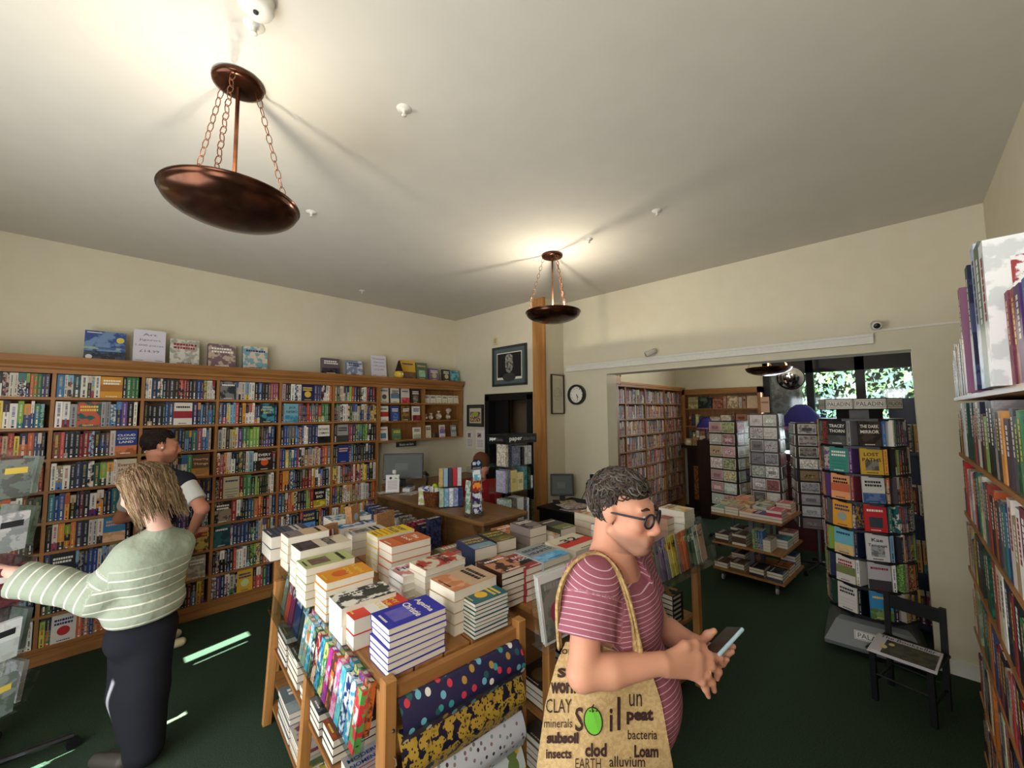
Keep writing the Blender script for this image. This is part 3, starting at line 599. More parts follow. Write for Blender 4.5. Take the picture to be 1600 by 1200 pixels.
# outrigger frame on the left side of table A: splayed legs, sloping acrylic pockets, lower shelves
lf=empty('side_rack',(AX,AY,0),math.radians(-5),'slatted pine side rack with acrylic pockets along the left of the near table','rack')
for y in (.66,1.40):
    b=MB(); b.T=Matrix(); b.tube([(-.04,y,0),(-.04,y,.80)],.001,4)
    b=MB(); b.add([(-.10,y,0),(-.055,y,0),(-.055,y+.04,0),(-.10,y+.04,0),(-.06,y,.80),(-.015,y,.80),(-.015,y+.04,.80),(-.06,y+.04,.80)],[(0,3,2,1),(4,5,6,7),(0,1,5,4),(1,2,6,5),(2,3,7,6),(3,0,4,7)],mat='pine'); o=b.build('leg',lf); o.modifiers.new('bevel','BEVEL').width=.003
for z in (.10,.42):
    b=MB(); b.box(-.055,-.002,.02,1.44,z-.02,z,mat='piney'); b.build('shelf_extension',lf)
def pocket(parent,x0,z0,x1,z1,y0,y1,name='pocket',depth=.035):
    """sloping acrylic trough along y: back from (x1,z1) top to (x0,z0) bottom, front lip"""
    b=MB(); a=.002; d=depth
    P=[(x1,z1),(x0,z0),(x0-d,z0+.01),(x0-d+.02,z0+.11)]
    for p,q in zip(P,P[1:]): b.add([(p[0],y0,p[1]),(p[0],y1,p[1]),(q[0],y1,q[1]),(q[0],y0,q[1]),(p[0]-a,y0,p[1]-a),(p[0]-a,y1,p[1]-a),(q[0]-a,y1,q[1]-a),(q[0]-a,y0,q[1]-a)],[(0,1,2,3),(7,6,5,4),(0,4,5,1),(2,6,7,3),(0,3,7,4),(1,5,6,2)],mat='acrylic')
    for y in (y0,y1): b.add([(P[0][0],y,P[0][1]),(P[1][0],y,P[1][1]),(P[2][0],y,P[2][1]),(P[3][0],y,P[3][1])],[(0,1,2,3)],mat='acrylic')
    return b.build(name,parent)
pocket(lf,-.05,.64,-.015,.90,.03,.80); pocket(lf,-.05,.62,-.015,.92,.82,1.46)
# books with barcodes in the near pocket: two leaning files of small gift books
GB=[((222,60,70),(96,170,90)),((70,150,190),(230,230,220)),((30,50,110),(210,220,230)),((80,170,200),(120,200,190)),((220,90,150),(240,180,200)),((214,110,50),(90,60,50)),((220,60,140),(150,60,150)),((60,140,80),(220,210,120)),((40,110,150),(90,180,200)),((150,40,50),(230,190,160)),((40,44,60),(120,150,90)),((60,160,190),(200,210,220)),((120,180,150),(220,120,120)),((90,160,190),(210,190,130))]
rr=random.Random(3)
for k in range(14):
    for q in range(2):
        c,c2=GB[(k+q*5)%14]; b=MB(); w,h,t=.033 if q==0 else .034,.165,.02
        b.T=Matrix(); H=.19 if q==0 else .17
        b.box(0,.026,0,.044,0,H,c,'gloss',c2,.35); b.box(.003,.023,.004,.040,H,H+.0006,c2,'gloss',c,.5)
        b.box(.006,.02,.012,.032,H+.0007,H+.001,(232,232,228),'print'); b.rect(.008,.018,.02,.024,-.001,(40,40,40))
        b.quad([(-.0004,.006,H*.35),(-.0004,.038,H*.35),(-.0004,.038,H*.7),(-.0004,.006,H*.7)],(226,226,220),'gloss',c,.4)
        o=b.build('gift_book'); T=TA@TR(-.078+q*.031,.05+k*.052,.655+q*.035,0,0,math.radians(9)); o.matrix_world=T
        tag(o,f"{cname(c)} patterned gift book, {ORD[k]} from the near end, {['outer','inner'][q]} file of the acrylic pocket",'gift book','patterned little gift books in the side pocket')
for k,(c,c2,l) in enumerate([((52,66,76),(90,120,130),'dark grey green'),((36,58,104),(90,120,170),'navy blue'),((120,50,90),(90,40,80),'purple'),((200,70,60),(150,50,50),'red'),((120,124,110),(90,92,80),'olive grey')]):
    b=MB(); b.box(-.012,0,0,.105 if k<2 else .075,0,.27 if k<2 else .23,c,'gloss'); W=.105 if k<2 else .075
    b.quad([(-.0125,.008,.14),(-.0125,W-.008,.14),(-.0125,W-.008,.2),(-.0125,.008,.2)],c2,'gloss',(206,214,220),.5); b.quad([(-.013,W*.4,.21),(-.013,W*.6,.21),(-.013,W*.6,.235),(-.013,W*.4,.235)],(226,226,222),'gloss')
    o=b.build('slim_book'); o.matrix_world=TA@TR(-.03,.84+[0,.12,.25,.335,.43][k],.645,0,0,math.radians(9)); tag(o,f"{l} slim cover leaning in the far acrylic pocket on the side rack",'book','slim books in the far side pocket')
# gift wrap rolls hanging on the near end
gw=empty('gift_wrap_rack',(AX,AY,0),math.radians(-5),'rack of hanging gift wrap on the near end of the pine table','gift wrap rack')
for x in (-.01,.585):
    b=MB(); b.box(x,x+.045,-.05,-.004,0,TZ+.02,mat='pine'); o=b.build('post',gw); o.modifiers.new('bevel','BEVEL').width=.004
b=MB(); b.box(.035,.585,-.035,-.006,TZ-.07,TZ-.01,mat='pinex'); b.build('rail',gw)
b=MB(); b.tube([(.02,-.056,.66),(.02,-.075,.665),(.02,-.08,.65),(.02,-.07,.64)],.002,6,mat='metal',col=(150,150,150)); b.ball((.02,-.052,.74),.006,8,6,(90,90,90),'metal'); b.build('hook',gw)
def wrap_mat(name,kind):
    m,nt,b=mat_new(name); tc=node(nt,'ShaderNodeTexCoord'); mp=node(nt,'ShaderNodeMapping'); sx_=node(nt,'ShaderNodeSeparateXYZ'); cx_=node(nt,'ShaderNodeCombineXYZ'); link(nt,tc.outputs['Object'],sx_.inputs[0]); link(nt,sx_.outputs[0],cx_.inputs[0]); link(nt,sx_.outputs[2],cx_.inputs[1]); link(nt,cx_.outputs[0],mp.inputs[0])
    b.inputs['Roughness'].default_value=.4
    def vor(scale,rnd_=1,feat='F1'):
        v=node(nt,'ShaderNodeTexVoronoi',voronoi_dimensions='2D',feature=feat); v.inputs['Scale'].default_value=scale; v.inputs['Randomness'].default_value=rnd_; link(nt,mp.outputs[0],v.inputs['Vector']); return v
    def ramp(src,els,interp='CONSTANT'):
        cr=node(nt,'ShaderNodeValToRGB'); cr.color_ramp.interpolation=interp; e=cr.color_ramp.elements
        while len(e)<len(els): e.new(.5)
        for k,(p,c) in enumerate(els): e[k].position=p; e[k].color=(*lin(c),1)
        link(nt,src,cr.inputs[0]); return cr.outputs[0]
    def mix(f,a,c):
        mx=node(nt,'ShaderNodeMix',data_type='RGBA'); link(nt,f,mx.inputs[0])
        for s,i in ((a,6),(c,7)):
            if isinstance(s,tuple): mx.inputs[i].default_value=(*lin(s),1)
            else: link(nt,s,mx.inputs[i])
        return mx.outputs[2]
    def less(src,v):
        q=node(nt,'ShaderNodeMath',operation='LESS_THAN'); q.inputs[1].default_value=v; link(nt,src,q.inputs[0]); return q.outputs[0]
    if kind=='dots':
        v=vor(23,.9); sp=node(nt,'ShaderNodeSeparateColor'); link(nt,v.outputs['Color'],sp.inputs[0])
        col=ramp(sp.outputs[0],[(0,(60,150,150)),(.2,(230,226,216)),(.36,(204,60,78)),(.52,(110,178,196)),(.7,(176,140,60)),(.82,(40,90,90))])
        out=mix(less(v.outputs['Distance'],.25),(38,38,72),col)
    elif kind=='leaf':
        v=vor(19,.9); v2=vor(60,1); n=node(nt,'ShaderNodeTexNoise'); n.inputs['Scale'].default_value=26; link(nt,mp.outputs[0],n.inputs['Vector'])
        g=ramp(n.outputs[0],[(0,(24,26,46)),(.47,(178,146,52)),(.62,(150,118,40)),(.66,(24,26,46))])
        out=mix(less(v.outputs['Distance'],.32),g,(186,152,60)); out=mix(less(v2.outputs['Distance'],.18),out,(24,26,46))
    elif kind=='small':
        v=vor(30,.9); sp=node(nt,'ShaderNodeSeparateColor'); link(nt,v.outputs['Color'],sp.inputs[0])
        col=ramp(sp.outputs[0],[(0,(120,110,110)),(.2,(150,120,110)),(.4,(60,56,56)),(.6,(130,150,140)),(.8,(150,110,120))])
        out=mix(less(v.outputs['Distance'],.17),(206,210,216),col)
    else:
        v=vor(13,.9); sp=node(nt,'ShaderNodeSeparateColor'); link(nt,v.outputs['Color'],sp.inputs[0])
        col=ramp(sp.outputs[0],[(0,(224,176,50)),(.3,(90,120,60)),(.6,(230,196,80)),(.8,(110,130,70))])
        out=mix(less(v.outputs['Distance'],.36),(206,214,212),col)
    link(nt,out,b.inputs['Base Color']); return m
for k,(kind,z0,z1,l) in enumerate([('dots',.70,.83,'navy gift wrap with coloured dots'),('leaf',.56,.72,'navy and gold patterned gift wrap'),('small',.42,.575,'pale gift wrap with small animals'),('flower',.26,.43,'gift wrap with yellow sunflowers on white')]):
    m=wrap_mat('gift_wrap_'+kind,kind); b=MB(); n=14; pts=[]
    for q in range(n+1):
        a=q/n; z=z1-(z1-z0)*a; y=-.05-.045*math.sin(min(1,a*1.5)*PI/2)+(.0 if a<.7 else .02*(a-.7)/.3)
        pts.append((y,z))
    pts=[(-.03,z1-.006)]+pts
    vv=[]; N=len(pts)
    for x in (.038,.20,.38,.583): vv+=[(x,y,z) for y,z in pts]
    vv2=[(x,y+.004,z-.002) for x,y,z in vv]; L=len(vv); f=[(c*N+q,(c+1)*N+q,(c+1)*N+q+1,c*N+q+1) for c in range(3) for q in range(N-1)]
    b.add(vv+vv2,f+[tuple(L+i for i in reversed(p)) for p in f],mat=m); o=b.build('gift_wrap_sheet',smooth=True); o.matrix_world=TA; tag(o,l+' hanging on the near end of the pine table','gift wrap','hanging gift wrap sheets')
# ---- stacks of books on the tables
SB=0
def lying_book(W,D,t,c,c2,r,title=None,style=None,spine='y0',label=None,group='book stacks on the display tables',tcol=None,hard=False,loc=(0,0,0),rz=0,cover=True,name='stacked_book',parts=True,edge=None):
    """book lying flat; W along x, D along y; spine on side x0/x1/y0/y1"""
    b=MB(); ct=.0016 if not hard else .003; pg=edge or (222,214,196)
    b.box(0,W,0,D,t-ct,t,c,'gloss'); b.box(0,W,0,D,0,ct,c,'gloss')
    e=.0015
    if spine=='y0': b.box(0,W,0,e,0,t,c,'gloss')
    if spine=='y1': b.box(0,W,D-e,D,0,t,c,'gloss')
    if spine=='x0': b.box(0,e,0,D,0,t,c,'gloss')
    if spine=='x1': b.box(W-e,W,0,D,0,t,c,'gloss')
    if cover:
        if spine in('x0','x1'): Tm=Matrix(((1,0,0,W/2),(0,0,1,0),(0,-1,0,t+.0002),(0,0,0,1))); w_,h_=W,D
        else: Tm=Matrix(((0,0,-1,W),(1,0,0,D/2),(0,-1,0,t+.0002),(0,0,0,1))) if False else Matrix(((0,0,1,0),(-1,0,0,D/2),(0,-1,0,t+.0002),(0,0,0,1))); w_,h_=D,W
        b.T=Tm; cover_face(b,w_*.99,h_*.99,c,c2,r,title=title,style=style,tcol=tcol); b.T=Matrix()
    if parts and spine in ('y1','x0'):
        pass
    o=b.build(name)
    p=MB(); i=.002 if not hard else .005; p.box(i if spine!='x0' else e,W-(i if spine!='x1' else e),i if spine!='y0' else e,D-(i if spine!='y1' else e),ct,t-ct,pg,'paper')
    if parts: p.build('pages',o)
    o.location=loc; o.rotation_euler=(0,0,rz)
    if label: tag(o,label,'book',group)
    return o
# (label, near corner px, near corner py, top z, W along x, D along y, rot deg, books, cover, second, title, style, spine)
ST=[('royal blue white titled',607,984,1.045,.235,.153,-4,7,(44,48,160),(90,90,180),'Agatha|Christie','panel','y1'),
('red and white lettered',553,969,1.00,.235,.155,-3,2,(206,58,46),(226,222,214),'ENEMY|OF THE|STATE','band','y1'),
('white animal drawing',534,952,1.02,.235,.155,-4,2,(224,220,208),(60,60,56),None,'art','x0'),
('orange topped',510,912,1.05,.22,.15,-3,5,(222,146,40),(200,96,40),'Light|Days','disc','y1'),
('pale green with brown square',478,890,1.06,.235,.16,-3,5,(176,184,124),(110,84,66),None,'panel','y1'),
('cream with elephant drawing',469,862,1.08,.27,.165,-2,5,(214,200,176),(60,50,50),'Karavan','low','y1'),
('peach topped',450,841,1.075,.235,.15,-2,4,(212,182,150),(130,120,120),None,'low','y1'),
('dark navy topped',424,840,1.03,.24,.24,-2,2,(70,78,96),(60,66,84),None,'lines','y1'),
('multicoloured topped',519,815,1.06,.28,.18,-3,3,(214,214,214),(60,130,150),None,'art','y1'),
('blue and white topped',531,827,1.03,.26,.15,-3,3,(210,216,222),(50,120,180),None,'art','y1'),
('grey and white topped',550,837,1.02,.24,.13,-3,3,(190,188,186),(130,130,130),None,'panel','y1'),
('bright yellow lettered',590,840,1.08,.24,.155,-3,6,(236,204,40),(190,70,40),'STORY|TELLER','lines','y1'),
('orange with curling cover',612,855,1.09,.24,.16,-3,5,(206,110,60),(190,90,50),'The|Lock','band','y1'),
('white with black edged boards',630,902,1.02,.235,.15,-3,4,(224,220,214),(190,120,120),'Holmes','art','x0'),
('cream with red drawing',665,892,1.06,.235,.15,-2,6,(204,196,172),(170,60,50),'Homer','art','y1'),
('tan desert coloured large',710,925,1.06,.235,.185,-2,4,(190,160,130),(190,124,84),None,'low','y1'),
('teal with a gold shape',742,945,1.02,.178,.11,-5,9,(24,92,102),(226,180,60),None,'disc','y1'),
('dark brown portrait covered',784,897,1.05,.155,.20,-5,6,(64,40,32),(190,130,100),None,'art','x0'),
('red and black lettered',822,890,1.04,.155,.20,-5,5,(150,50,56),(28,24,28),'BAD|BLOOD','band','x0'),
('grey with blue stripe lettered',850,879,1.05,.20,.225,-4,5,(150,156,152),(90,160,206),'SECRETS|HEARTS','low','x0'),
('navy yellow titled',742,859,1.02,.155,.215,-9,2,(44,58,90),(120,150,170),'STEPHEN|HOLLY','low','x0'),
('dark green yellow titled',776,847,1.02,.15,.215,-9,2,(54,56,48),(120,110,60),'STEPHEN|HOLLY','low','x0'),
('floral and red lettered low',700,868,.97,.235,.155,-4,2,(120,126,90),(190,60,70),None,'art','x0'),
('grey covered',828,827,1.05,.15,.20,-6,3,(130,118,112),(60,56,56),None,'art','x0'),
('dark olive covered',876,828,1.01,.155,.24,-6,2,(60,62,52),(120,120,80),None,'low','x0'),
('cream and red large titled',900,862,1.03,.26,.235,-4,2,(220,210,188),(206,52,44),'32','band','x0'),
('orange brown low',800,838,.96,.16,.24,-6,2,(190,110,70),(214,180,150),None,'art','x0'),
('cream floral low',865,838,.98,.15,.2,-6,2,(216,204,184),(190,120,70),None,'art','x0'),
('light blue',952,826,1.05,.15,.15,-6,4,(110,150,206),(150,180,220),None,'lines','y0'),
('cream and orange far',930,808,1.03,.15,.2,-6,3,(214,202,180),(210,110,60),None,'art','x0'),
('plain cream far',950,798,1.07,.15,.2,-6,4,(220,212,192),(200,120,80),None,'lines','x0'),
('far right white and yellow',1069,800,1.10,.155,.19,-5,5,(222,216,200),(226,170,80),None,'art','x0'),
('tan sided far right',1043,812,1.05,.155,.2,-5,4,(176,140,120),(150,80,70),None,'low','x0')]
placed=[]
for n,(lab,px_,py_,zt,W,D,rot,nb,c,c2,title,style,spine) in enumerate(ST):
    P=at(px_,py_,1); d=Vector((0,0,CAM_Z)); v=P-d; q=d+v*((zt-CAM_Z)/v.z); x,y=q.x,q.y
    t=(zt-TZ)/nb; r=random.Random(50+n)
    for k in range(nb):
        top=k==nb-1; jx,jy,jr=(0,0,0) if top else (r.uniform(-.003,.003),r.uniform(-.003,.003),r.uniform(-1,1))
        lying_book(W,D,t*.985,c,c2,r,title if top else None,style,spine,f"{lab} book, {'topmost' if top else 'lowest' if k==0 else ORD[k]+' up'} in its display table stack",hard='boards' in lab,loc=(x+jx,y+jy,TZ+.001+k*t),rz=math.radians(rot+jr),cover=top,tcol=(232,200,70) if 'yellow titled' in lab else None)
# magazines and cards in acrylic holders on the camera side of the long table
ch=empty('side_rack',(1.44,1.18,0),math.radians(-6.5),'acrylic side rack of magazines and cards on the front of the long table','rack')
b=MB()
for z0,z1,y0,y1 in ((.82,1.10,-.02,-.045),(.82,.94,-.10,-.115),(.82,.822,-.02,-.11)):
    b.add([(-.12,y0,z1),(1.42,y0,z1),(1.42,y1,z0),(-.12,y1,z0)],[(0,1,2,3)],mat='acrylic')
for x in (-.12,1.42): b.add([(x,-.02,1.1),(x,-.045,.82),(x,-.115,.82),(x,-.10,.94)],[(0,1,2,3)],mat='acrylic')
b.build('holder',ch)
for k in range(6):
    W=.20; x=-.10+(k//3)*.21; c=(200,196,190) if k<3 else (190,190,186); b=MB(); b.box(0,W-.005,0,.004,0,.265,(228,226,222),'gloss'); 
    b.T=TR((W-.005)/2,-.0005,0); b.rect(-.085,.085,.01,.235,-.0004,(136,132,120),'gloss',(110,110,100),.15); cover_face(b,W-.02,.27,(176,170,160),[(196,70,100),(150,130,110)][k//3],rr,style='disc',ink=(150,148,142)); b.T=Matrix()
    o=b.build('magazine'); o.matrix_world=TB@TR(x+.006*(k%3),-.085+.016*(k%3),.832,0,math.radians(-10)); tag(o,f"white edged magazine, {['front','middle','rear'][k%3]} of the {['near','far'][k//3]} row beside the gift wrap post",'magazine','magazines in the clear holder')
CC=[(196,150,140),(90,96,80),(190,60,60),(120,120,100),(150,150,160),(110,90,140),(120,110,150),(214,200,90),(214,190,60),(150,130,120),(214,100,50),(220,110,60),(60,96,70),(70,110,80),(190,206,200),(196,160,130)]
for k,c in enumerate(CC):
    b=MB(); b.box(0,.11,0,.004,0,.22,c,'gloss',jit(c,rr,50),.12); b.rect(.01,.09,.15,.19,-.001,ink_on(c,rr),'gloss',c,.6); o=b.build('greeting_booklet')
    o.matrix_world=TB@TR(.62+k*.0455,-.075+.0022*(k%3),.835,math.radians(10),math.radians(-9)); tag(o,f"{cname(c)} booklet, {ORD[k]} from the left in the clear side rack of the long table",'booklet','booklets in the clear side rack')
# lower shelves of the tables
r=random.Random(9)
def shelf_stack(T,x,y,z,n,W,D,label,c,c2,title=None,t=.03,style=None,spine='y1',rz=0,grp='books on the lower table shelves'):
    for k in range(n):
        o=lying_book(W,D,t*.98,c,c2,r,title if k==n-1 else None,style,spine,f"{label}, {'topmost' if k==n-1 else 'lowest' if k==0 else ORD[k]+' up'} in its pile, lower table shelf",grp,cover=k==n-1,edge=(214,206,188))
        o.matrix_world=T@TR(x+r.uniform(-.003,.003),y,z+k*t+.001,rz)
shelf_stack(TA,-.05,.10,.425,2,.15,.15,'grey women paperback',(150,146,144),(150,60,60),'MODERN|NOMENCE',.04,'lines','x1')
shelf_stack(TA,-.05,.34,.425,3,.2,.14,'dark cowboy covered book',(44,40,44),(150,70,40),None,.03,'low','y1')
shelf_stack(TA,-.05,.52,.425,3,.2,.14,'black landscape covered book',(40,42,46),(110,110,112),None,.03,'art','y1')
shelf_stack(TA,-.05,.70,.425,2,.2,.14,'black and cream art book',(44,42,44),(190,176,150),None,.035,'art','y1')
shelf_stack(TA,-.05,.9,.425,4,.2,.2,'brown landscape hardback',(120,104,84),(80,60,50),None,.035,'art','y1')
shelf_stack(TA,-.05,1.14,.425,5,.2,.2,'white edged dark book',(60,60,66),(150,140,130),None,.03,'low','y1')
shelf_stack(TA,-.05,.04,.102,3,.24,.2,'red and white striped magazine',(190,44,50),(224,220,216),None,.02,'lines','x1')
shelf_stack(TA,-.05,.28,.102,4,.2,.2,'pale cream thick paperback',(214,208,196),(150,60,60),None,.035,'band','y1')
shelf_stack(TA,-.05,.52,.102,4,.26,.22,'green tree covered book',(90,104,70),(196,176,60),'TREES',.02,'art','x1')
shelf_stack(TA,-.05,.76,.102,5,.26,.24,'flowered cream large book',(176,168,156),(120,60,70),None,.02,'art','x1')
shelf_stack(TA,-.05,1.02,.102,5,.28,.26,'grey sea covered large book',(104,116,120),(150,160,160),None,.03,'low','x1')
for (x,c,c2,l) in ((.28,(40,50,60),(60,90,110),'dark blue covered'),(.02,(60,50,40),(110,90,50),'dark brown covered'),(.5,(150,40,40),(210,200,190),'red topped')): shelf_stack(TB,x,.05,.442,3,.2,.2,l+' paperback',c,c2,None,.03)
for k in range(6):
    lab='black spined book with a yellow cover'; o=lying_book(.13,.2,.028,(30,28,30),(190,150,60),r,None,'art','y0',f"{lab}, {'topmost' if k==5 else 'lowest' if k==0 else ORD[k]+' up'} right end of lower shelf",'books on the lower table shelves',cover=k==5); o.matrix_world=TB@TR(1.16,.06,.442+k*.03)
    if 1:
        b=MB(); b.rect(.01,.10,.006,.02,-.0005,(190,186,176),'gloss'); p=b.build('spine_title',o)
shelf_stack(TB,.85,.06,.442,4,.2,.2,'black and white photo paperback',(70,68,68),(180,176,170),None,.025,'art','y0')
for x,c,l in ((1.15,(206,198,184),'cream'),(.9,(190,140,60),'ochre'),(.62,(90,100,120),'slate'),(.3,(40,60,80),'slate blue'),(.05,(110,100,84),'olive brown')): shelf_stack(TB,x,.05,.102,5,.2,.2,l+' covered paperback',c,(100,90,80),None,.03)
# kraft boxes and books at the far end of table A
for k,(x,y,w,h,t,rz,l) in enumerate([(1.12,2.72,.11,.19,.05,.5,'small kraft paper box with a red and white label'),(1.32,2.80,.10,.27,.05,.55,'tall kraft gift box with a round window'),(1.50,2.72,.17,.2,.03,.3,'kraft covered sketchbook with white pages'),(1.27,2.66,.15,.14,.025,-.5,'kraft notebook standing open at an angle'),(1.06,2.62,.16,.06,.1,.3,'low kraft box at the end of the table')]):
    b=MB(); b.box(-w/2,w/2,0,t,0,h,(168,124,84),'matte',(150,108,72),.9); b.rect(-w*.3,w*.3,h*.2,h*.3,-.001,(110,80,54))
    if k==0:
        for q,cc in enumerate([(30,30,30),(190,40,50),(230,230,230),(60,90,120)]): b.rect(-.03+q*.013,-.02+q*.013,.12,.16,-.001,cc)
    if k==1: b.disc((0,-.001,.19),.025,18,(1,0,0),(0,0,1),(150,170,190),'gloss')
    if k in(2,3): b.box(w/2,w/2+.004,.003,t-.003,.004,h-.004,(232,230,224),'paper')
    o=b.build(['gift_box','gift_box','sketchbook','notebook','gift_box'][k]); o.matrix_world=TR(x,y,TZ+.001,rz,math.radians(-6)); tag(o,l,'stationery','kraft stationery on the far end of the table')
# ------------------------------------------------------------------ till counter
DTZ=.95
ct=empty('sales_counter',(2.1,2.35,0),0,'brown wooden sales counter with bracketed overhanging top in front of the till wall','counter')
b=MB(); b.box(0,.52,0,1.75,DTZ-.03,DTZ,mat='desk'); b.box(.02,.52,.02,1.75,DTZ-.045,DTZ-.03,mat='desk'); b.box(.32,1.62,1.75,2.2,DTZ-.03,DTZ,mat='desk'); o=b.build('worktop',ct); o.modifiers.new('bevel','BEVEL').width=.006
b=MB(); b.box(.13,.17,.12,1.75,0,DTZ-.045,mat='desk'); b.box(.17,.5,.12,.16,0,DTZ-.045,mat='desk'); b.box(.32,1.6,2.16,2.19,0,DTZ-.03,mat='desk'); b.build('front_panel',ct)
for y0,y1,z0,z1 in ((.12,1.75,.55,.62),(.12,1.75,0,.1),(.12,.2,0,.9),(.62,.68,.55,.9),(1.15,1.21,.55,.9)):
    b=MB(); b.box(.115,.13,y0,y1,z0,z1,mat='desk'); b.build('rail',ct)
for y in (.15,.65,1.18,1.7):
    b=MB(); b.add([(.115,y,.905),(.02,y,.905),(.115,y,.75),(.115,y+.03,.905),(.02,y+.03,.905),(.115,y+.03,.75)],[(0,1,2),(5,4,3),(0,3,4,1),(1,4,5,2),(2,5,3,0)],mat='desk'); b.build('bracket',ct)
# low rack of journals in front of the counter
lr=empty('journal_rack',(1.93,2.75,.10),0,'low wooden rack of journals standing against the front of the counter','rack')
b=MB(); b.box(0,.18,0,1.3,.55,.57,mat='desk'); b.build('shelf',lr)
b=MB(); b.box(0,.02,0,1.3,-.10,.55,mat='desk'); b.build('front_panel',lr)
r=random.Random(21)
JC=[(76,80,110),(70,90,150),(60,60,90),(110,84,90),(90,100,130),(80,60,70),(130,110,90),(60,70,100),(180,176,170),(160,150,140),(120,100,90),(150,40,70),(170,60,90),(60,50,60),(40,50,80),(30,38,70)]
for k in range(16):
    b=MB(); h=.19-.012*(k%3)+ (.06 if k==15 else 0); b.box(-.06,.06,0,.045,0,h,JC[k],'print',jit(JC[k],r,60),.5); b.box(-.055,.058,.004,.04,h,h+.001,(200,196,186),'paper',(90,90,110),.6)
    o=b.build('journal',loc=(2.0,3.95-k*.074,.672)); tag(o,f"{cname(JC[k])} journal, {ORD[k]} from the bookcase end of the low rack before the counter",'journal','journals in the low rack')
# till computer
def monitor(name,loc,rz,w,h,lab,scr=(78,86,84)):
    t=empty(name,loc,rz,lab,'computer')
    b=MB(); b.T=Matrix.Translation((0,0,.08))@Matrix.Rotation(math.radians(-9),4,'X'); b.box(-w/2,w/2,0,.035,0,h,(22,22,24),'plastic'); o=b.build('casing',t); o.modifiers.new('bevel','BEVEL').width=.006
    b=MB(); b.T=Matrix.Translation((0,0,.08))@Matrix.Rotation(math.radians(-9),4,'X'); b.rect(-w/2+.022,w/2-.022,.025,h-.022,-.001,(0,0,0),M['screen']); b.rect(-w*.2,w*.12,h*.35,h*.62,-.0015,(0,0,0),M['screen2']); b.build('screen',t)
    b=MB(); b.box(-.03,.03,.02,.05,.0,.16,(24,24,26),'plastic'); b.box(-.11,.11,-.03,.12,0,.012,(24,24,26),'plastic'); b.build('stand',t); return t
M['screen']=emit_mat('dim_screen',(56,62,58),.10); M['screen2']=emit_mat('dim_screen_window',(74,80,76),.08)
monitor('till_computer',(2.50,4.2,DTZ),math.radians(-40),.46,.30,'black till touchscreen computer under the hanging shelf unit on the counter')
b=MB(); b.tube([(0,0,0),(0,0,.012)],[.045,.045],16,(24,24,26),'plastic'); b.tube([(0,0,.01),(.01,0,.09),(.0,0,.14)],[.012,.01,.014],10,(24,24,26),'plastic'); b.tube([(.02,0,.13),(-.02,0,.165),(-.05,0,.16)],[.016,.022,.014],10,(24,24,26),'plastic'); tag(b.build('barcode_scanner',loc=(2.66,3.95,DTZ),smooth=True),'black barcode scanner on its stand beside the till computer','scanner')
b=MB(); b.lathe([(0,0),(.028,0),(.028,.11),(.02,.13),(.02,.15),(.024,.15),(.024,.19),(0,.19)],16,col=(60,120,60),mat='gloss',alt=(220,230,220),pat=.3); b.lathe([(.024,.15),(.0245,.19)],16,col=(225,225,220),mat='plastic'); tag(b.build('spray_bottle',loc=(2.44,4.28,DTZ),smooth=True),'green and white bottle beside the bookcase end on the counter','bottle')
b=MB(); b.T=Matrix.Rotation(-.25,4,'X'); b.box(-.07,.07,0,.003,0,.19,(222,220,222),'print'); b.disc((-.02,-.001,.155),.014,14,(1,0,0),(0,0,1),(40,50,40)); b.rect(.02,.07,.14,.19,-.001,(150,180,140),'print',(220,220,220),.5)
for k in range(6): b.rect(-.05,.05,.12-k*.016,.125-k*.016,-.001,(140,140,140))
b.T=Matrix(); tag(b.build('notice_card',loc=(2.23,3.95,DTZ),rotz=-.55),'white propped notice card with a round black logo at the left end of the counter','notice')
for k,(x,y,rz,c,l) in enumerate([(2.36,3.78,.3,(206,200,190),'printed paper sheet lying flat on the counter before the till'),(2.2,4.0,-.2,(214,212,210),'white paper under the propped notice card'),(2.56,3.62,.5,(200,200,206),'pale leaflet lying beside the barcode scanner')]):
    b=MB(); b.box(-.105,.105,-.075,.075,0,.003,c,'print',(150,146,140),.3); tag(b.build('paper_sheet',loc=(x,y,DTZ+.001+.0035*k),rotz=rz),l,'paper','loose papers on the counter')
for k,(x,y,l) in enumerate([(2.40,3.90,'white card reader nearest the propped notice'),(2.53,3.80,'white card reader beside the barcode scanner')]):
    b=MB(); b.box(-.04,.04,-.085,.085,0,.035,(206,208,214),'plastic'); b.box(-.03,.03,.0,.07,.035,.037,(60,70,90),'gloss'); o=b.build('card_reader',loc=(x,y,DTZ+.008),rotz=-.9); o.modifiers.new('bevel','BEVEL').width=.01; tag(o,l,'card reader','card readers')
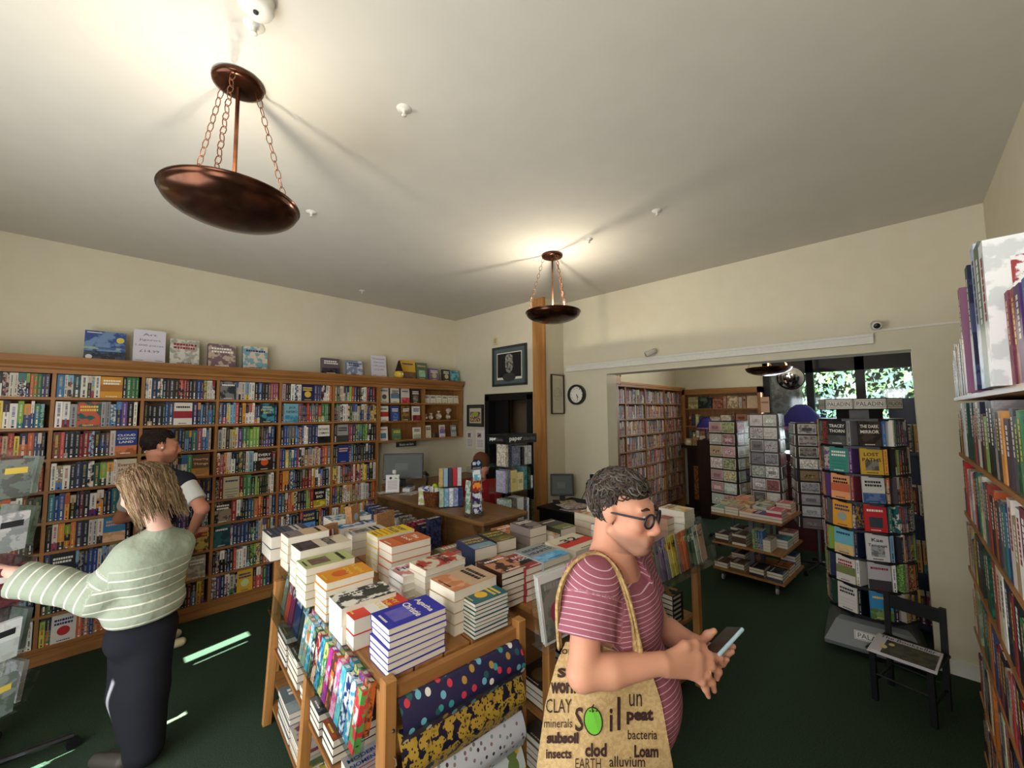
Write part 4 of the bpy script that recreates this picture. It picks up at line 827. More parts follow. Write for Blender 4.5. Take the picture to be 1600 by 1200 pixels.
# wicker basket with leaflets and a tennis-ball coloured tube
bk=empty('wicker_basket',(2.19,3.14,DTZ),.3,'small square brown wicker basket of leaflets on the counter edge','basket')
b=MB()
for k in range(12):
    z=.008+k*.011; s=.062+.0012*k
    b.tube([(s*math.copysign(abs(math.cos(a))**.5,math.cos(a))+.002*math.sin(k*PI+a*14),s*math.copysign(abs(math.sin(a))**.5,math.sin(a)),z) for a in [2*PI*q/36 for q in range(36)]],.0065,6,(124,76,44),'cloth',closed=True,alt=(90,54,30),pat=.8)
b.box(-.058,.058,-.058,.058,0,.008,(110,68,40),'cloth'); b.build('woven_side',bk,True)
for k,(dx,dy,c,l,h) in enumerate([(-.03,.02,(60,80,150),'blue and white leaflet',.17),(0,.03,(216,214,206),'white leaflet',.16),(.02,-.02,(226,210,120),'pale yellow leaflet',.15),(-.01,-.03,(220,216,210),'cream leaflet',.14)]):
    b=MB(); b.box(-.028,.028,0,.008,0,h,c,'print',(220,220,214),.4); o=b.build('leaflet',loc=(2.19+dx,3.14+dy,DTZ+.01)); o.rotation_euler=(.1,.15*(k-1.5),-.6); tag(o,l+' standing in the wicker basket','leaflet','leaflets in the wicker basket')
for k,(dx,dy,dz) in enumerate([(.055,-.03,.135),(.05,.045,.155)]):
    b=MB(); b.ball((0,0,0),.03,16,12,(186,208,60),'cloth',(1,1,1),(170,190,50),.9); tag(b.build('tennis_ball',loc=(2.19+dx,3.14+dy,DTZ+dz),smooth=True),['lower lime green ball resting in the wicker basket','upper lime green ball behind the wicker basket'][k],'ball','lime green balls')
b=MB(); b.T=Matrix.Rotation(-.2,4,'X'); b.box(-.03,.03,0,.004,0,.14,(222,222,216),'print',(190,190,120),.3); tag(b.build('leaflet',loc=(2.13,3.24,DTZ),rotz=-.7),'tall white leaflet propped against the left of the wicker basket','leaflet')
# stand of packaged gifts
gs=empty('gift_stand',(2.25,2.95,DTZ),-.5,'two tier stand of packaged gifts on the counter','display stand')
b=MB(); b.box(-.11,.11,-.01,.09,0,.006,(30,30,34),'plastic'); b.box(-.11,.11,.04,.09,.17,.176,mat='acrylic'); b.box(-.11,.11,.086,.09,0,.33,mat='acrylic'); b.build('frame',gs)
for k,c in enumerate([(176,150,90),(140,170,190),(60,60,70),(190,40,50),(200,200,206)]):
    b=MB(); b.box(-.018,.018,0,.03,0,.165,c,'gloss',jit(c,r,40),.5); o=b.build('gift_pack'); o.matrix_world=TR(2.25,2.95,DTZ,-.5)@TR(-.085+k*.042,.05,.178); tag(o,f"{cname(c)} gift pack, {ORD[k]} from the left on the upper tier of the counter stand",'gift pack','gift packs on the counter stand')
for k,c in enumerate([(160,180,160),(110,160,190),(190,196,216),(120,130,170),(60,70,110)]):
    b=MB(); b.box(-.019,.019,0,.035,0,.16,c,'gloss',jit(c,r,40),.5); o=b.build('gift_pack'); o.matrix_world=TR(2.25,2.95,DTZ,-.5)@TR(-.085+k*.043,.0,.008); tag(o,f"{cname(c)} gift pack, {ORD[k]} from the left on the lower tier of the counter stand",'gift pack','gift packs on the counter stand')
b=MB(); b.box(-.04,.04,0,.003,0,.12,(224,222,230),'print'); b.rect(-.03,.03,.07,.08,-.001,(120,120,150)); tag(b.build('notice_card',loc=(2.31,3.03,DTZ+.22),rotz=-.4),'white sign card above the packaged gifts on the counter','notice')
# revolving leaflet stand
ls=empty('leaflet_carousel',(2.20,2.58,DTZ),-.2,'clear acrylic revolving leaflet stand with a dark arched header on the counter end','display stand')
b=MB(); b.lathe([(0,0),(.085,0),(.085,.018),(.0,.02)],32,mat='acrylic'); b.build('base',ls)
b=MB(); b.box(-.045,.045,-.045,.045,.02,.40,mat='acrylic'); b.build('column',ls)
b=MB(); pts=[(-.05,.385),(.05,.385),(.05,.43)]+[(.05*math.cos(a),.43+.035*math.sin(a)) for a in [PI*q/12 for q in range(1,12)]]+[(-.05,.43)]
b.add([(x,-.052,z) for x,z in pts]+[(x,-.047,z) for x,z in pts],[tuple(range(len(pts))),tuple(reversed(range(len(pts),2*len(pts))))]+[(k,(k+1)%len(pts),len(pts)+(k+1)%len(pts),len(pts)+k) for k in range(len(pts))],(26,36,58),'gloss'); b.text('GIVE A BOOK',.075,.012,(0,-.053,.395),(1,0,0),(0,0,1),(226,230,236)); b.disc((.015,-.0535,.435),.022,4,(1,0,0),(0,0,1),(160,190,214)); b.rect(-.04,-.01,.42,.445,-.0535,(200,206,216)); b.build('header',ls)
for f,(ang,set_) in enumerate([(0,[((60,40,110),(226,226,236)),((60,40,110),(226,226,236)),((190,40,60),(240,160,60)),((110,180,206),(226,236,240))]),(PI/2,[((150,190,200),(220,230,226))]*3),(-PI/2,[((200,210,200),(120,160,140))]*3)]):
    for k,(c,c2) in enumerate(set_):
        b=MB(); b.box(-.036,.036,0,.008,0,.085,c,'gloss',c2,.35); b.rect(-.025,.025,.05,.07,-.001,c2,'gloss'); o=b.build('gift_card'); o.matrix_world=TR(2.20,2.58,DTZ,-.2)@TR(0,0,0,ang)@TR(0,-.062,.03+k*.088,0,-.12)
        tag(o,f"{cname(c)} card pack, {ORD[k]} from the bottom on the {['front','right','left'][f]} face of the leaflet stand",'gift card','card packs on the revolving stand')
for k in range(4):
    b=MB()
    for s in (-.045,.045): b.box(s-.0015,s+.0015,-.085,-.05,.02+k*.088,.06+k*.088,mat='acrylic')
    b.box(-.045,.045,-.085,-.083,.02+k*.088,.05+k*.088,mat='acrylic'); b.build('pocket',ls)
# notebook tower
tw=empty('notebook_tower',(2.66,2.66,0),0,'tall clear acrylic notebook tower with a black header reading paperblanks','display stand')
b=MB(); b.box(-.0,.42,-.0,.24,0,.70,(24,24,26),'plastic'); b.build('base',tw)
b=MB(); b.box(-.01,.43,-.01,.25,1.50,1.585,(16,16,18),'gloss'); 
T_=((.205,-.0115,1.542),(1,0,0),(0,0,1)); b.text('paper',.175,.042,(.125,-.0115,1.540),(1,0,0),(0,0,1),(236,236,236),bold=2); b.text('blanks',.17,.036,(.315,-.0115,1.546),(1,0,0),(0,0,1),(120,120,122)); b.text('paper',.09,.035,(-.0115,.165,1.54),(0,-1,0),(0,0,1),(236,236,236),bold=2); b.text('blanks',.085,.03,(-.0115,.07,1.544),(0,-1,0),(0,0,1),(110,110,112)); b.build('header',tw)
for z in (.70,1.04,1.28):
    b=MB(); b.box(0,.42,0,.24,z,z+.006,mat='acrylic'); b.build('shelf',tw)
for x,y in ((0,0),(.414,0),(0,.234),(.414,.234),(.2,.234)):
    b=MB(); b.box(x,x+.006,y,y+.006,.70,1.50,mat='acrylic'); b.build('upright',tw)
b=MB(); b.box(.004,.416,.236,.24,.70,1.5,mat='acrylic'); b.build('back_sheet',tw)
r=random.Random(31)
NBK=[[(.02,.03,.22,(206,200,180)),(.06,.03,.22,(70,80,110)),(.10,.12,.19,(120,124,140)),(.24,.035,.17,(60,60,60)),(.28,.04,.18,(190,190,186)),(.33,.05,.18,(160,164,160))],
 [(.01,.03,.2,(180,180,206)),(.05,.025,.21,(130,134,150)),(.08,.09,.2,(214,196,120)),(.17,.09,.17,(220,206,150)),(.27,.04,.22,(70,120,130)),(.32,.045,.21,(36,80,60)),(.375,.02,.12,(200,200,196))],
 [(.02,.07,.27,(150,166,164)),(.10,.06,.27,(120,112,104)),(.17,.09,.27,(206,206,204)),(.27,.03,.26,(90,90,100)),(.31,.025,.25,(190,190,196)),(.35,.02,.23,(40,36,36)),(.38,.025,.22,(110,96,50))]]
for j,(z,L) in enumerate(zip((1.287,1.047,.707),NBK)):
    for k,(x,w,h,c) in enumerate(L):
        b=MB(); b.box(0,w*.95,0,.13,0,h,c,'gloss',jit(c,r,50),.6); b.rect(w*.2,w*.75,h*.4,h*.62,-.0006,jit(c,r,60),'gloss'); o=b.build('notebook',loc=(2.66+x+.004,2.68,z+.001)); tag(o,f"{cname(c)} notebook, {ORD[k]} from the left on the {['top','middle','bottom'][j]} tier of the acrylic tower",'notebook','notebooks in the acrylic tower')
# side desk with computer, beyond the post
sd=empty('side_desk',(3.45,2.42,0),0,'small black desk with papers and a computer beside the clock wall','desk')
b=MB(); b.box(0,.66,0,.55,.72,.75,mat='black'); b.build('desktop',sd)
b=MB(); b.box(.02,.64,.02,.53,0,.72,mat='black'); b.build('cabinet',sd)
monitor('office_computer',(3.78,2.86,.75),math.radians(-48),.27,.25,'small black office monitor with a green grey screen on the black desk')
b=MB(); b.tube([(0,0,0),(0,0,.012)],[.045,.045],16,(20,20,22),'plastic'); b.tube([(0,0,.01),(.0,0,.12),(.01,0,.18)],[.014,.012,.02],10,(20,20,22),'plastic'); b.tube([(.02,0,.15),(-.01,0,.21),(-.05,0,.23)],[.02,.026,.016],10,(20,20,22),'plastic'); tag(b.build('telephone_scanner',loc=(3.98,2.62,.75),smooth=True),'black handheld scanner standing on the black side desk','scanner')
for k in range(5):
    b=MB(); b.box(-.12,.12,-.09,.09,0,.006,[(206,196,190),(186,170,160),(214,206,110),(210,204,200),(196,180,176)][k],'print',(150,130,130),.3); tag(b.build('paper_sheet',loc=(3.62+.08*(k%3),2.6+.06*(k%2)-(0 if k!=2 else -.18),.752+.0065*k),rotz=.4*k),f"{['cream','brownish','yellow','white','pinkish'][k]} sheet among the papers on the black side desk",'paper','papers on the side desk')
# ------------------------------------------------------------------ right wall shelving
sx0,sx1=.55,3.22
ws=empty('wall_shelving',(0,YR,0),0,'pine shelves on brackets along the right wall, crowded with hardbacks','shelving')
RZ=[1.86,1.57,1.27,.98,.68,.37,.06]
for j,z in enumerate(RZ):
    b=MB(); b.box(sx0,sx1-(.0 if j<1 else .02*(j%3)),.0,.27,z-.018,z,mat='pinex'); b.build('shelf_board',ws)
    for x in (.9,1.9,2.85):
        b=MB(); b.add([(x,.0,z-.018),(x,.2,z-.018),(x,.0,z-.1),(x+.008,.0,z-.018),(x+.008,.2,z-.018),(x+.008,.0,z-.1)],[(0,1,2),(5,4,3),(0,3,4,1),(1,4,5,2),(2,5,3,0)],mat='black'); b.build('shelf_bracket',ws)
r=random.Random(41)
SPEC={0:[(.02,.2,(170,110,60)),(.02,.2,(40,44,44)),(.02,.21,(80,90,80)),(.02,.24,(212,206,186)),(.015,.27,(190,188,186)),(.015,.25,(60,54,70)),(.02,.26,(206,196,160)),(.03,.24,(150,60,50)),(.03,.25,(60,80,100)),(.03,.26,(200,190,150)),(.035,.27,(70,90,70)),(.03,.25,(210,206,196)),(.035,.28,(90,70,60)),(.03,.27,(190,150,90)),(.03,.29,(50,60,90)),(.03,.28,(206,200,186)),(.03,.3,(110,110,116)),(.04,.40,(150,100,130),.20),(.04,.42,(60,70,110),.03),(.03,.25,(150,40,60)),(.05,.44,(150,170,190)),(.06,.42,(90,110,90)),(.05,.4,(210,214,214))],
 1:[(.02,.12,(50,30,34)),(.03,.2,(46,38,42)),(.025,.2,(190,170,60)),(.03,.22,(130,60,40)),(.05,.27,(196,206,200),.09),(.05,.28,(30,64,52),.12),(.05,.28,(36,70,58)),(.03,.2,(190,60,50)),(.04,.26,(60,60,70)),(.05,.28,(210,200,180))],
 2:[(.02,.12,(50,30,34)),(.03,.27,(90,80,110)),(.05,.28,(190,30,40),.06),(.04,.24,(222,214,190)),(.045,.24,(206,190,196),.07),(.03,.24,(230,110,80)),(.045,.25,(28,26,50)),(.04,.26,(36,110,96)),(.03,.25,(206,206,130)),(.04,.26,(220,216,204)),(.05,.24,(60,110,120)),(.04,.25,(150,60,50))],
 3:[(.03,.23,(120,84,80)),(.03,.22,(206,196,176)),(.05,.22,(200,170,120)),(.03,.2,(160,170,180)),(.03,.19,(130,34,40)),(.02,.19,(200,150,50)),(.025,.24,(166,206,60)),(.03,.24,(150,70,50)),(.08,.25,(44,48,40),.12),(.03,.24,(50,70,50)),(.05,.27,(20,110,80),.08),(.05,.25,(140,60,50))],
 4:[(.03,.2,(206,200,190)),(.03,.2,(214,206,180)),(.03,.25,(196,32,38)),(.05,.27,(110,130,96),.12),(.03,.26,(60,84,60)),(.03,.3,(16,90,70)),(.03,.28,(20,96,76)),(.04,.25,(160,100,90)),(.04,.27,(230,130,50)),(.05,.25,(60,70,110))],
 5:[(.03,.2,(180,40,44)),(.03,.22,(60,30,60)),(.03,.2,(196,190,180)),(.04,.24,(100,110,96)),(.06,.22,(40,36,40)),(.03,.24,(206,196,170)),(.05,.27,(206,120,50),.12),(.05,.25,(60,70,110)),(.04,.25,(214,214,180))],
 6:[(.05,.2,(40,36,40)),(.04,.24,(140,70,50)),(.04,.25,(206,200,180)),(.05,.22,(110,30,60)),(.05,.26,(150,60,60)),(.04,.25,(60,50,70)),(.05,.24,(206,110,60)),(.04,.25,(60,90,90))]}
for j,z in enumerate(RZ):
    x=sx1-.03-(.0 if j<1 else .02*(j%3)); k=0; L=list(SPEC[j]); HM=(RZ[j-1]-.02-z) if j else .5
    while x>sx0+.4 and k<34:
        w,h,c,*gp=L[k] if k<len(L) else (r.choice([.03,.04,.05]),r.uniform(.2,.27),jit(r.choice(SP),r))
        w*=1.45; h=min(h,HM-.015); d=min(.25,h*.72)*r.choice([1,1,.85,1.08]); gap=gp[0] if gp else (r.choice([.001,.002,.03]) if k>2 else .002); d=min(.30,h*.72) if h>.35 else d; lean=.0
        b=MB(); b.box(-w/2,w/2,-d/2,d/2,0,h,c,'print',jit(c,r,46),r.choice([0,.12,.2])); b.box(-w/2+.003,w/2-.003,-d/2+.002,d/2-.004,h,h+.0006,(220,212,190),'paper'); e=d/2+.0006; ii=ink_on(c,r)
        zz=h*.9
        while zz>h*.45: l=h*r.uniform(.03,.07); b.quad([(w*.18,e,zz-l),(-w*.18,e,zz-l),(-w*.18,e,zz),(w*.18,e,zz)],ii,'print'); zz-=l+.004
        # cover side seen from the room end
        b.quad([(-w/2-.0005,-d*.3,h*.62),(-w/2-.0005,d*.34,h*.62),(-w/2-.0005,d*.34,h*.86),(-w/2-.0005,-d*.3,h*.86)],jit(c,r,70),'gloss',ii,.4)
        b.quad([(-w/2-.0005,-d*.3,h*.12),(-w/2-.0005,d*.34,h*.12),(-w/2-.0005,d*.34,h*.5),(-w/2-.0005,-d*.3,h*.5)],jit(c,r,50),'gloss',jit(c,r,60),.2)
        o=b.build('shelved_hardback',loc=(x-w/2,YR+.27-d/2+ (.03 if h>.3 else .0)-.005,z+.001)); tag(o,f"{cname(c)} hardback, {ORD[min(k,35)]} from the left on the {ORD[j]} right wall shelf down",'book','hardbacks on the right wall shelving')
        x-=w+gap; k+=1
for j,(x,z,l) in enumerate([(3.17,1.575,'upper'),(3.17,1.275,'lower')]): pass
# ------------------------------------------------------------------ black child's chair
ch=empty('small_chair',(3.54,.05,0),math.radians(-15),'small black painted wooden chair with a plain ladder back beside the rotating book rack','chair')
SH=.30
for x,y,n,h in ((-.13,.13,'leg',SH),(-.13,-.13,'leg',SH),(.13,.13,'leg',.58),(.13,-.13,'leg',.58)):
    b=MB(); b.add([(x-.014,y-.014,0),(x+.014,y-.014,0),(x+.014,y+.014,0),(x-.014,y+.014,0)]+[(x-.014+(.03 if h>.4 else 0),y-.014,h),(x+.014+(.03 if h>.4 else 0),y-.014,h),(x+.014+(.03 if h>.4 else 0),y+.014,h),(x-.014+(.03 if h>.4 else 0),y+.014,h)],[(0,3,2,1),(4,5,6,7),(0,1,5,4),(1,2,6,5),(2,3,7,6),(3,0,4,7)],mat='black'); b.build(n,ch)
b=MB(); b.box(-.16,.15,-.155,.155,SH,SH+.02,mat='black'); o=b.build('seat',ch); o.modifiers.new('bevel','BEVEL').width=.006
b=MB(); b.box(.148,.165,-.13,.13,.49,.57,mat='black'); b.build('back_rail',ch)
for a in (((-.13,.13,.11),(.13,.13,.11)),((-.13,-.13,.11),(.13,-.13,.11)),((-.13,-.13,.16),(-.13,.13,.16)),((.13,-.13,.14),(.13,.13,.14))):
    b=MB(); b.tube(a,.007,8,mat='black'); b.build('stretcher',ch)
b=MB(); r=random.Random(5)
for k in range(3): b.box(-.16+.006*k,.12,-.15,.15-.01*k,k*.0045,k*.0045+.004,(206,204,212),'print')
b.box(-.15,.115,-.14,.09,.0135,.0145,(64,62,54),'gloss',(90,88,70),.25); b.text('GARDEN EDITION',.2,.03,(-.0,.115,.0142),(0,0,0) if False else (-1,0,0),(0,-1,0),(60,60,66)) if False else None
b.T=Matrix(); b.box(.06,.115,-.14,.14,.0145,.015,(206,204,210),'print'); b.text('The Bookseller',.25,.04,(.088,0,.0155),(0,-1,0),(1,0,0),(50,50,56),bold=1); b.disc((-.06,.09,.0155),.028,16,(1,0,0),(0,1,0),(214,204,150),'gloss',ry=.018); b.disc((-.0,.06,.0155),.02,16,(1,0,0),(0,1,0),(214,190,140),'gloss',ry=.014)
o=b.build('newspaper'); o.matrix_world=TR(3.50,.06,SH+.021,math.radians(-8)); tag(o,'black and white newspaper lying on the seat of the small black chair','newspaper')
# ------------------------------------------------------------------ rotating book rack
RX,RY=4.21,.24
rk=empty('book_rack',(RX,RY,0),0,'tall rotating book rack with PALADIN headers and a grey base','book rack')
ang0=math.atan2(-RY,-RX)
b=MB(); b.lathe([(0,0),(.26,0),(.26,.05),(.0,.05)],8,col=(16,16,18),mat='plastic'); b.build('plinth',rk)
b=MB(); b.T=Matrix.Rotation(ang0+PI/4,4,'Z'); b.lathe([(0,.05),(.40,.05),(.405,.075),(.30,.22),(.26,.245),(0,.25)],4,col=(104,108,108),mat='plastic'); 
b.T=Matrix.Rotation(ang0+PI/2+.0,4,'Z'); 
nrm=Vector((0,-.205,.145)); 
b.T=Matrix.Rotation(ang0+PI/2,4,'Z')@Matrix.Translation((0,-.247,.15))@Matrix.Rotation(-math.radians(27),4,'X'); b.rect(-.11,.11,-.03,.03,-.004,(214,212,206)); b.rect(-.105,.105,-.026,.026,-.0045,(60,60,64)); b.rect(-.103,.103,-.024,.024,-.005,(214,212,206)); b.text('PALADIN',.18,.032,(0,-.0055,0),(1,0,0),(0,0,1),(40,40,48)); b.build('base',rk)
NF=8; RR=.245; zt0=.30; TH=.205
faces=[]
b=MB(); b.T=Matrix.Rotation(PI/8+ang0,4,'Z'); b.lathe([(0,.25),(.15,.25),(.15,1.80),(0,1.80)],8,col=(18,18,20),mat='plastic'); b.build('core',rk)
b=MB()
for j in range(8): b.T=Matrix.Rotation(PI/8+ang0,4,'Z'); b.lathe([(.15,zt0+j*TH-.022),(RR+.025,zt0+j*TH-.022),(RR+.025,zt0+j*TH-.004),(.15,zt0+j*TH-.004)],8,col=(20,20,22),mat='plastic')
b.build('tier',rk)
for f in range(8):
    a=ang0+(f-3.65)*PI/4; T=Matrix.Rotation(a+PI/2,4,'Z'); faces.append(T)
    b=MB(); b.T=T; W=.203; b.rect(-W/2,W/2,1.80,1.885,-(RR-.01),(24,24,26),'plastic'); b.box(-W/2,W/2,-(RR-.01),-(RR-.03),1.80,1.885,(24,24,26),'plastic')
    b.rect(-W/2+.004,W/2-.004,1.806,1.879,-(RR-.009),(212,208,198)); b.rect(-W/2+.014,W/2-.014,1.818,1.867,-(RR-.0085),(40,44,46)); b.rect(-W/2+.016,W/2-.016,1.820,1.865,-(RR-.008),(212,208,198)); b.text('PALADIN',W*.76,.03,(0,-(RR-.0072),1.8425),(1,0,0),(0,0,1),(36,38,44)); b.build('header',rk)
PC={3:[((36,40,42),(90,90,90),'TRACEY|THORN','low'),((60,140,126),(50,120,110),None,'lines'),((226,160,110),(200,100,70),None,'band'),((228,160,50),(150,160,150),None,'disc'),((110,180,196),(220,190,130),None,'low'),((216,212,206),(120,130,80),None,'band'),((214,208,204),(200,196,190),None,'lines')],
 4:[((44,36,32),(70,58,50),'THE DARK|MIRROR','art'),((206,166,60),(90,84,70),'LOST|PATHS','panel'),((206,206,200),(60,90,140),None,'low'),((196,44,50),(60,70,80),None,'panel'),((214,212,212),(170,170,170),'Kae|Tempest','panel'),((190,186,190),(60,60,60),None,'low'),((60,140,190),(90,120,60),None,'low')]}
r=random.Random(61)
for f in (2,3,4,5,6):
    T=faces[f]
    for j in range(7):
        z=zt0+(6-j)*TH
        if f in (3,4):
            c,c2,ti,st=PC[f][j]; b=MB(); face_book(b,0,.128,.188,.02,c,c2,r,.05,title=ti,style=st,tcol=(206,60,44) if False else None); o=b.build('rack_paperback'); o.matrix_world=TR(RX,RY,0)@T@TR(-.016,-(RR+.012),z)
            tag(o,f"{cname(c)} paperback facing out, {ORD[j]} tier down in the {'left' if f==3 else 'centre'} column of the rotating rack",'book','paperbacks in the rotating rack')
            c=jit(r.choice(SP),r); b=MB(); spine_book(b,0,.022,.185,.1,c,r); o=b.build('rack_paperback'); o.matrix_world=TR(RX,RY,0)@T@TR(.054,-(RR+.006),z)
            tag(o,f"{cname(c)} spine beside the cover, {ORD[j]} tier down, {'left' if f==3 else 'centre'} column of rotating rack",'book','paperbacks in the rotating rack')
        else:
            x=-.088; k=0
            while x<.062:
                w=r.choice([.018,.022,.026,.03]); c=jit(r.choice(SP),r)
                b=MB(); spine_book(b,0,w,r.choice([.178,.19]),.11,c,r); o=b.build('rack_paperback'); o.matrix_world=TR(RX,RY,0)@T@TR(x,-(RR+.01),z); tag(o,f"{cname(c)} spine, {ORD[k]} across, {ORD[j]} tier down, {['','','outer left','','','right','outer right'][f]} column of rotating rack",'book','paperbacks in the rotating rack'); x+=w+.001; k+=1
# ------------------------------------------------------------------ back room
bc2=empty('bookcase',(0,0,0),0,'long oak bookcase of reddish spines on the left wall of the back room','bookcase')
Y2=2.98; x0_,x1_=4.9,7.72; Z2=[1.93,1.685,1.44,1.195,.95,.705,.46,.215]
D2=[x0_,5.55,6.2,6.95,x1_]
b=MB(); b.box(x0_,x1_,YB-.03,YB-.01,0,2.17,mat='oakz'); b.build('back_panel',bc2)
for x in D2: b=MB(); b.box(x-.014,x+.014,Y2,YB-.03,0,2.17,mat='oakz'); b.build('upright',bc2)
for z in Z2: b=MB(); b.box(x0_,x1_,Y2,YB-.03,z-.02,z,mat='oak'); b.build('shelf_board',bc2)
b=MB(); b.box(x0_-.03,x1_+.03,Y2-.03,YB-.01,2.17,2.23,mat='oak'); b.box(x0_-.05,x1_+.05,Y2-.05,YB-.01,2.21,2.24,mat='oak'); b.build('cornice',bc2)
b=MB(); b.box(4.40,4.48,2.50,2.58,0,2.14,mat='oakz'); b.box(4.38,4.50,2.48,2.60,2.14,2.24,mat='oakz'); tag(b.build('oak_post'),'tall moulded oak post just inside the left of the opening','post')
RP=[(170,70,50),(150,60,50),(120,46,44),(190,110,60),(190,120,60),(206,190,160),(60,50,60),(50,60,90),(176,150,120),(90,60,50),(196,60,60),(214,206,190),(110,90,110),(150,140,130)]
st=MB(); cnt=0
for i in range(4):
    for j,z in enumerate(Z2):
        r=random.Random(300+i*9+j); x=D2[i]+.016
        k=0
        while x<D2[i+1]-.05:
            w=r.choice([.022,.028,.034,.04]); c=jit(r.choice(RP),r); h=r.choice([.19,.2,.21])
            if i in (1,2) and j in (0,1,2) and cnt<80:
                b=MB(); spine_book(b,-w/2,w,h,.15,c,r); o=b.build('shelved_book',loc=(x+w/2,Y2+.01,z)); tag(o,f"{cname(c)} spine, {ORD[min(k,35)]} from the left, {ORD[j]} row down, {['','second','third'][i]} bay of back room bookcase",'book','books in the back room bookcase'); cnt+=1
            else: st.T=TR(x+w/2,Y2+.01,z); spine_book(st,-w/2,w,h,.15,c,r)
            x+=w; k+=1
st.T=Matrix(); tag(st.build('shelved_books'),'the remaining books standing in the back room oak bookcase','books','books in the back room bookcase','stuff')
# glass fronted cabinet and mantelpiece across the far corner
cb=empty('alcove_bookcase',(7.86,0,0),-PI/2,'wide shallow oak shelf unit above the dark fireplace on the far wall','shelf unit')
b=MB(); b.box(-2.95,-1.72,.0,.08,1.2,2.2,mat='oakz'); b.build('back_panel',cb)
for x in (-2.97,-1.72): b=MB(); b.box(x,x+.05,-.16,.08,1.2,2.2,mat='oakz'); b.build('upright',cb)
b=MB(); b.box(-2.97,-1.67,-.16,.08,2.1,2.2,mat='oak'); b.build('head_rail',cb)
for z in (1.84,1.52,1.22): b=MB(); b.box(-2.92,-1.72,-.16,.0,z-.02,z,mat='oak'); b.build('shelf_board',cb)
r=random.Random(71)
for j,z in enumerate((1.84,1.52,1.22)):
    y=2.86; k=0
    while y>1.82:
        face=r.random()<.5; w=.17 if face else .05; h=r.uniform(.17,.24); c=jit(r.choice([(206,190,130),(220,206,180),(190,120,90),(60,100,110),(120,60,50),(214,190,150),(60,80,80)]),r)
        b=MB(); b.box(-w/2,w/2,0,.03 if face else .12,0,h,c,'gloss',jit(c,r,60),.2); b.rect(-w*.3,w*.3,h*.6,h*.8,-.001,jit(c,r,70),'gloss')
        o=b.build('alcove_book'); o.matrix_world=TR(7.71 if face else 7.71,y-w/2,z+.001,-PI/2,-.1 if face else 0); tag(o,f"{cname(c)} {'book facing out' if face else 'spine'}, {ORD[k]} from the left on the {['top','middle','bottom'][j]} shelf above the fireplace",'book','books above the fireplace'); y-=w+.012; k+=1
fp=empty('fireplace',(7.9,0,0),-PI/2,'dark wooden fireplace surround with carved tiles in the back room corner','fireplace')
b=MB(); b.box(-2.95,-1.65,-.36,.0,1.12,1.17,mat='darkwood'); b.build('mantel_shelf',fp)
b=MB(); b.box(-2.88,-2.55,-.28,0,0,1.12,mat='darkwood'); b.box(-2.05,-1.72,-.28,0,0,1.12,mat='darkwood'); b.box(-2.55,-2.05,-.28,0,.85,1.12,mat='darkwood'); b.box(-2.55,-2.05,-.06,0,0,.85,mat='black'); b.build('surround',fp)
for x in (-2.77,-1.92):
    b=MB(); b.box(x,x+.13,-.29,-.28,.2,.8,(110,62,36),'gloss',(150,100,60),.4); b.build('tile_panel',fp)
b=MB(); b.box(-2.4,-2.15,-.29,-.28,.93,1.05,(90,50,30),'gloss',(130,80,50),.5); b.build('carved_panel',fp)
for k in range(9):
    y=2.85-k*.125; c=[(206,190,150),(190,160,110),(220,200,170),(150,110,70),(214,200,160),(200,160,110),(190,180,150),(170,130,90),(210,190,150)][k]; b=MB(); b.box(-.055,.055,0,.09,0,.12+.03*(k%3),c,'gloss',jit(c,r,50),.5); b.rect(-.03,.03,.04,.09,-.001,jit(c,r,60),'gloss'); o=b.build('gift_item'); o.matrix_world=TR(7.62-.0,y,1.171,-PI/2,-.12); tag(o,f"{cname(c)} small boxed gift, {ORD[k]} from the left along the dark mantel shelf",'gift','boxed gifts on the mantel shelf')
def lamp(name,loc,label,s=1):
    t=empty(name,loc,0,label,'table lamp','purple shaded lamps')
    b=MB(); b.lathe([(0,0),(.07*s,0),(.07*s,.015),(.02*s,.03),(.03*s,.1),(.015*s,.18),(.01*s,.26*s),(0,.26*s)],20,col=(60,44,60),mat='gloss'); b.build('base',t,True)
    b=MB(); b.lathe([(.165*s,.20*s),(.17*s,.21*s),(.15*s,.27*s),(.075*s,.38*s),(.035*s,.41*s),(.033*s,.405*s),(.145*s,.265*s),(.16*s,.20*s)],28,col=(56,52,120),mat='cloth'); b.build('lamp_shade',t,True)
    b=MB(); b.lathe([(.166*s,.195*s),(.171*s,.2*s),(.171*s,.222*s),(.166*s,.225*s)],28,col=(206,150,160),mat='cloth',alt=(80,70,150),pat=.9); b.build('trim_band',t,True)
lamp('table_lamp',(7.30,2.42,1.30),'purple shaded lamp in front of the shelves over the fireplace',.95)
lamp('table_lamp',(6.7,.98,1.22),'large purple shaded lamp in front of the back window, behind the card spinners',1.6)
sdk=empty('side_cabinet',(0,0,0),0,'low dark red cabinet under the back window behind the card spinners','cabinet')
b=MB(); b.box(6.45,6.95,.55,1.3,0,1.2,(84,26,30),'plastic'); b.build('body',sdk); b=MB(); b.box(6.42,6.98,.52,1.33,1.2,1.22,(110,40,44),'plastic'); b.build('top',sdk)
b=MB(); b.box(7.18,7.42,2.3,2.54,0,1.3,mat='darkwood'); tag(b.build('lamp_pedestal'),'dark wooden pedestal carrying the purple lamp by the fireplace','pedestal')
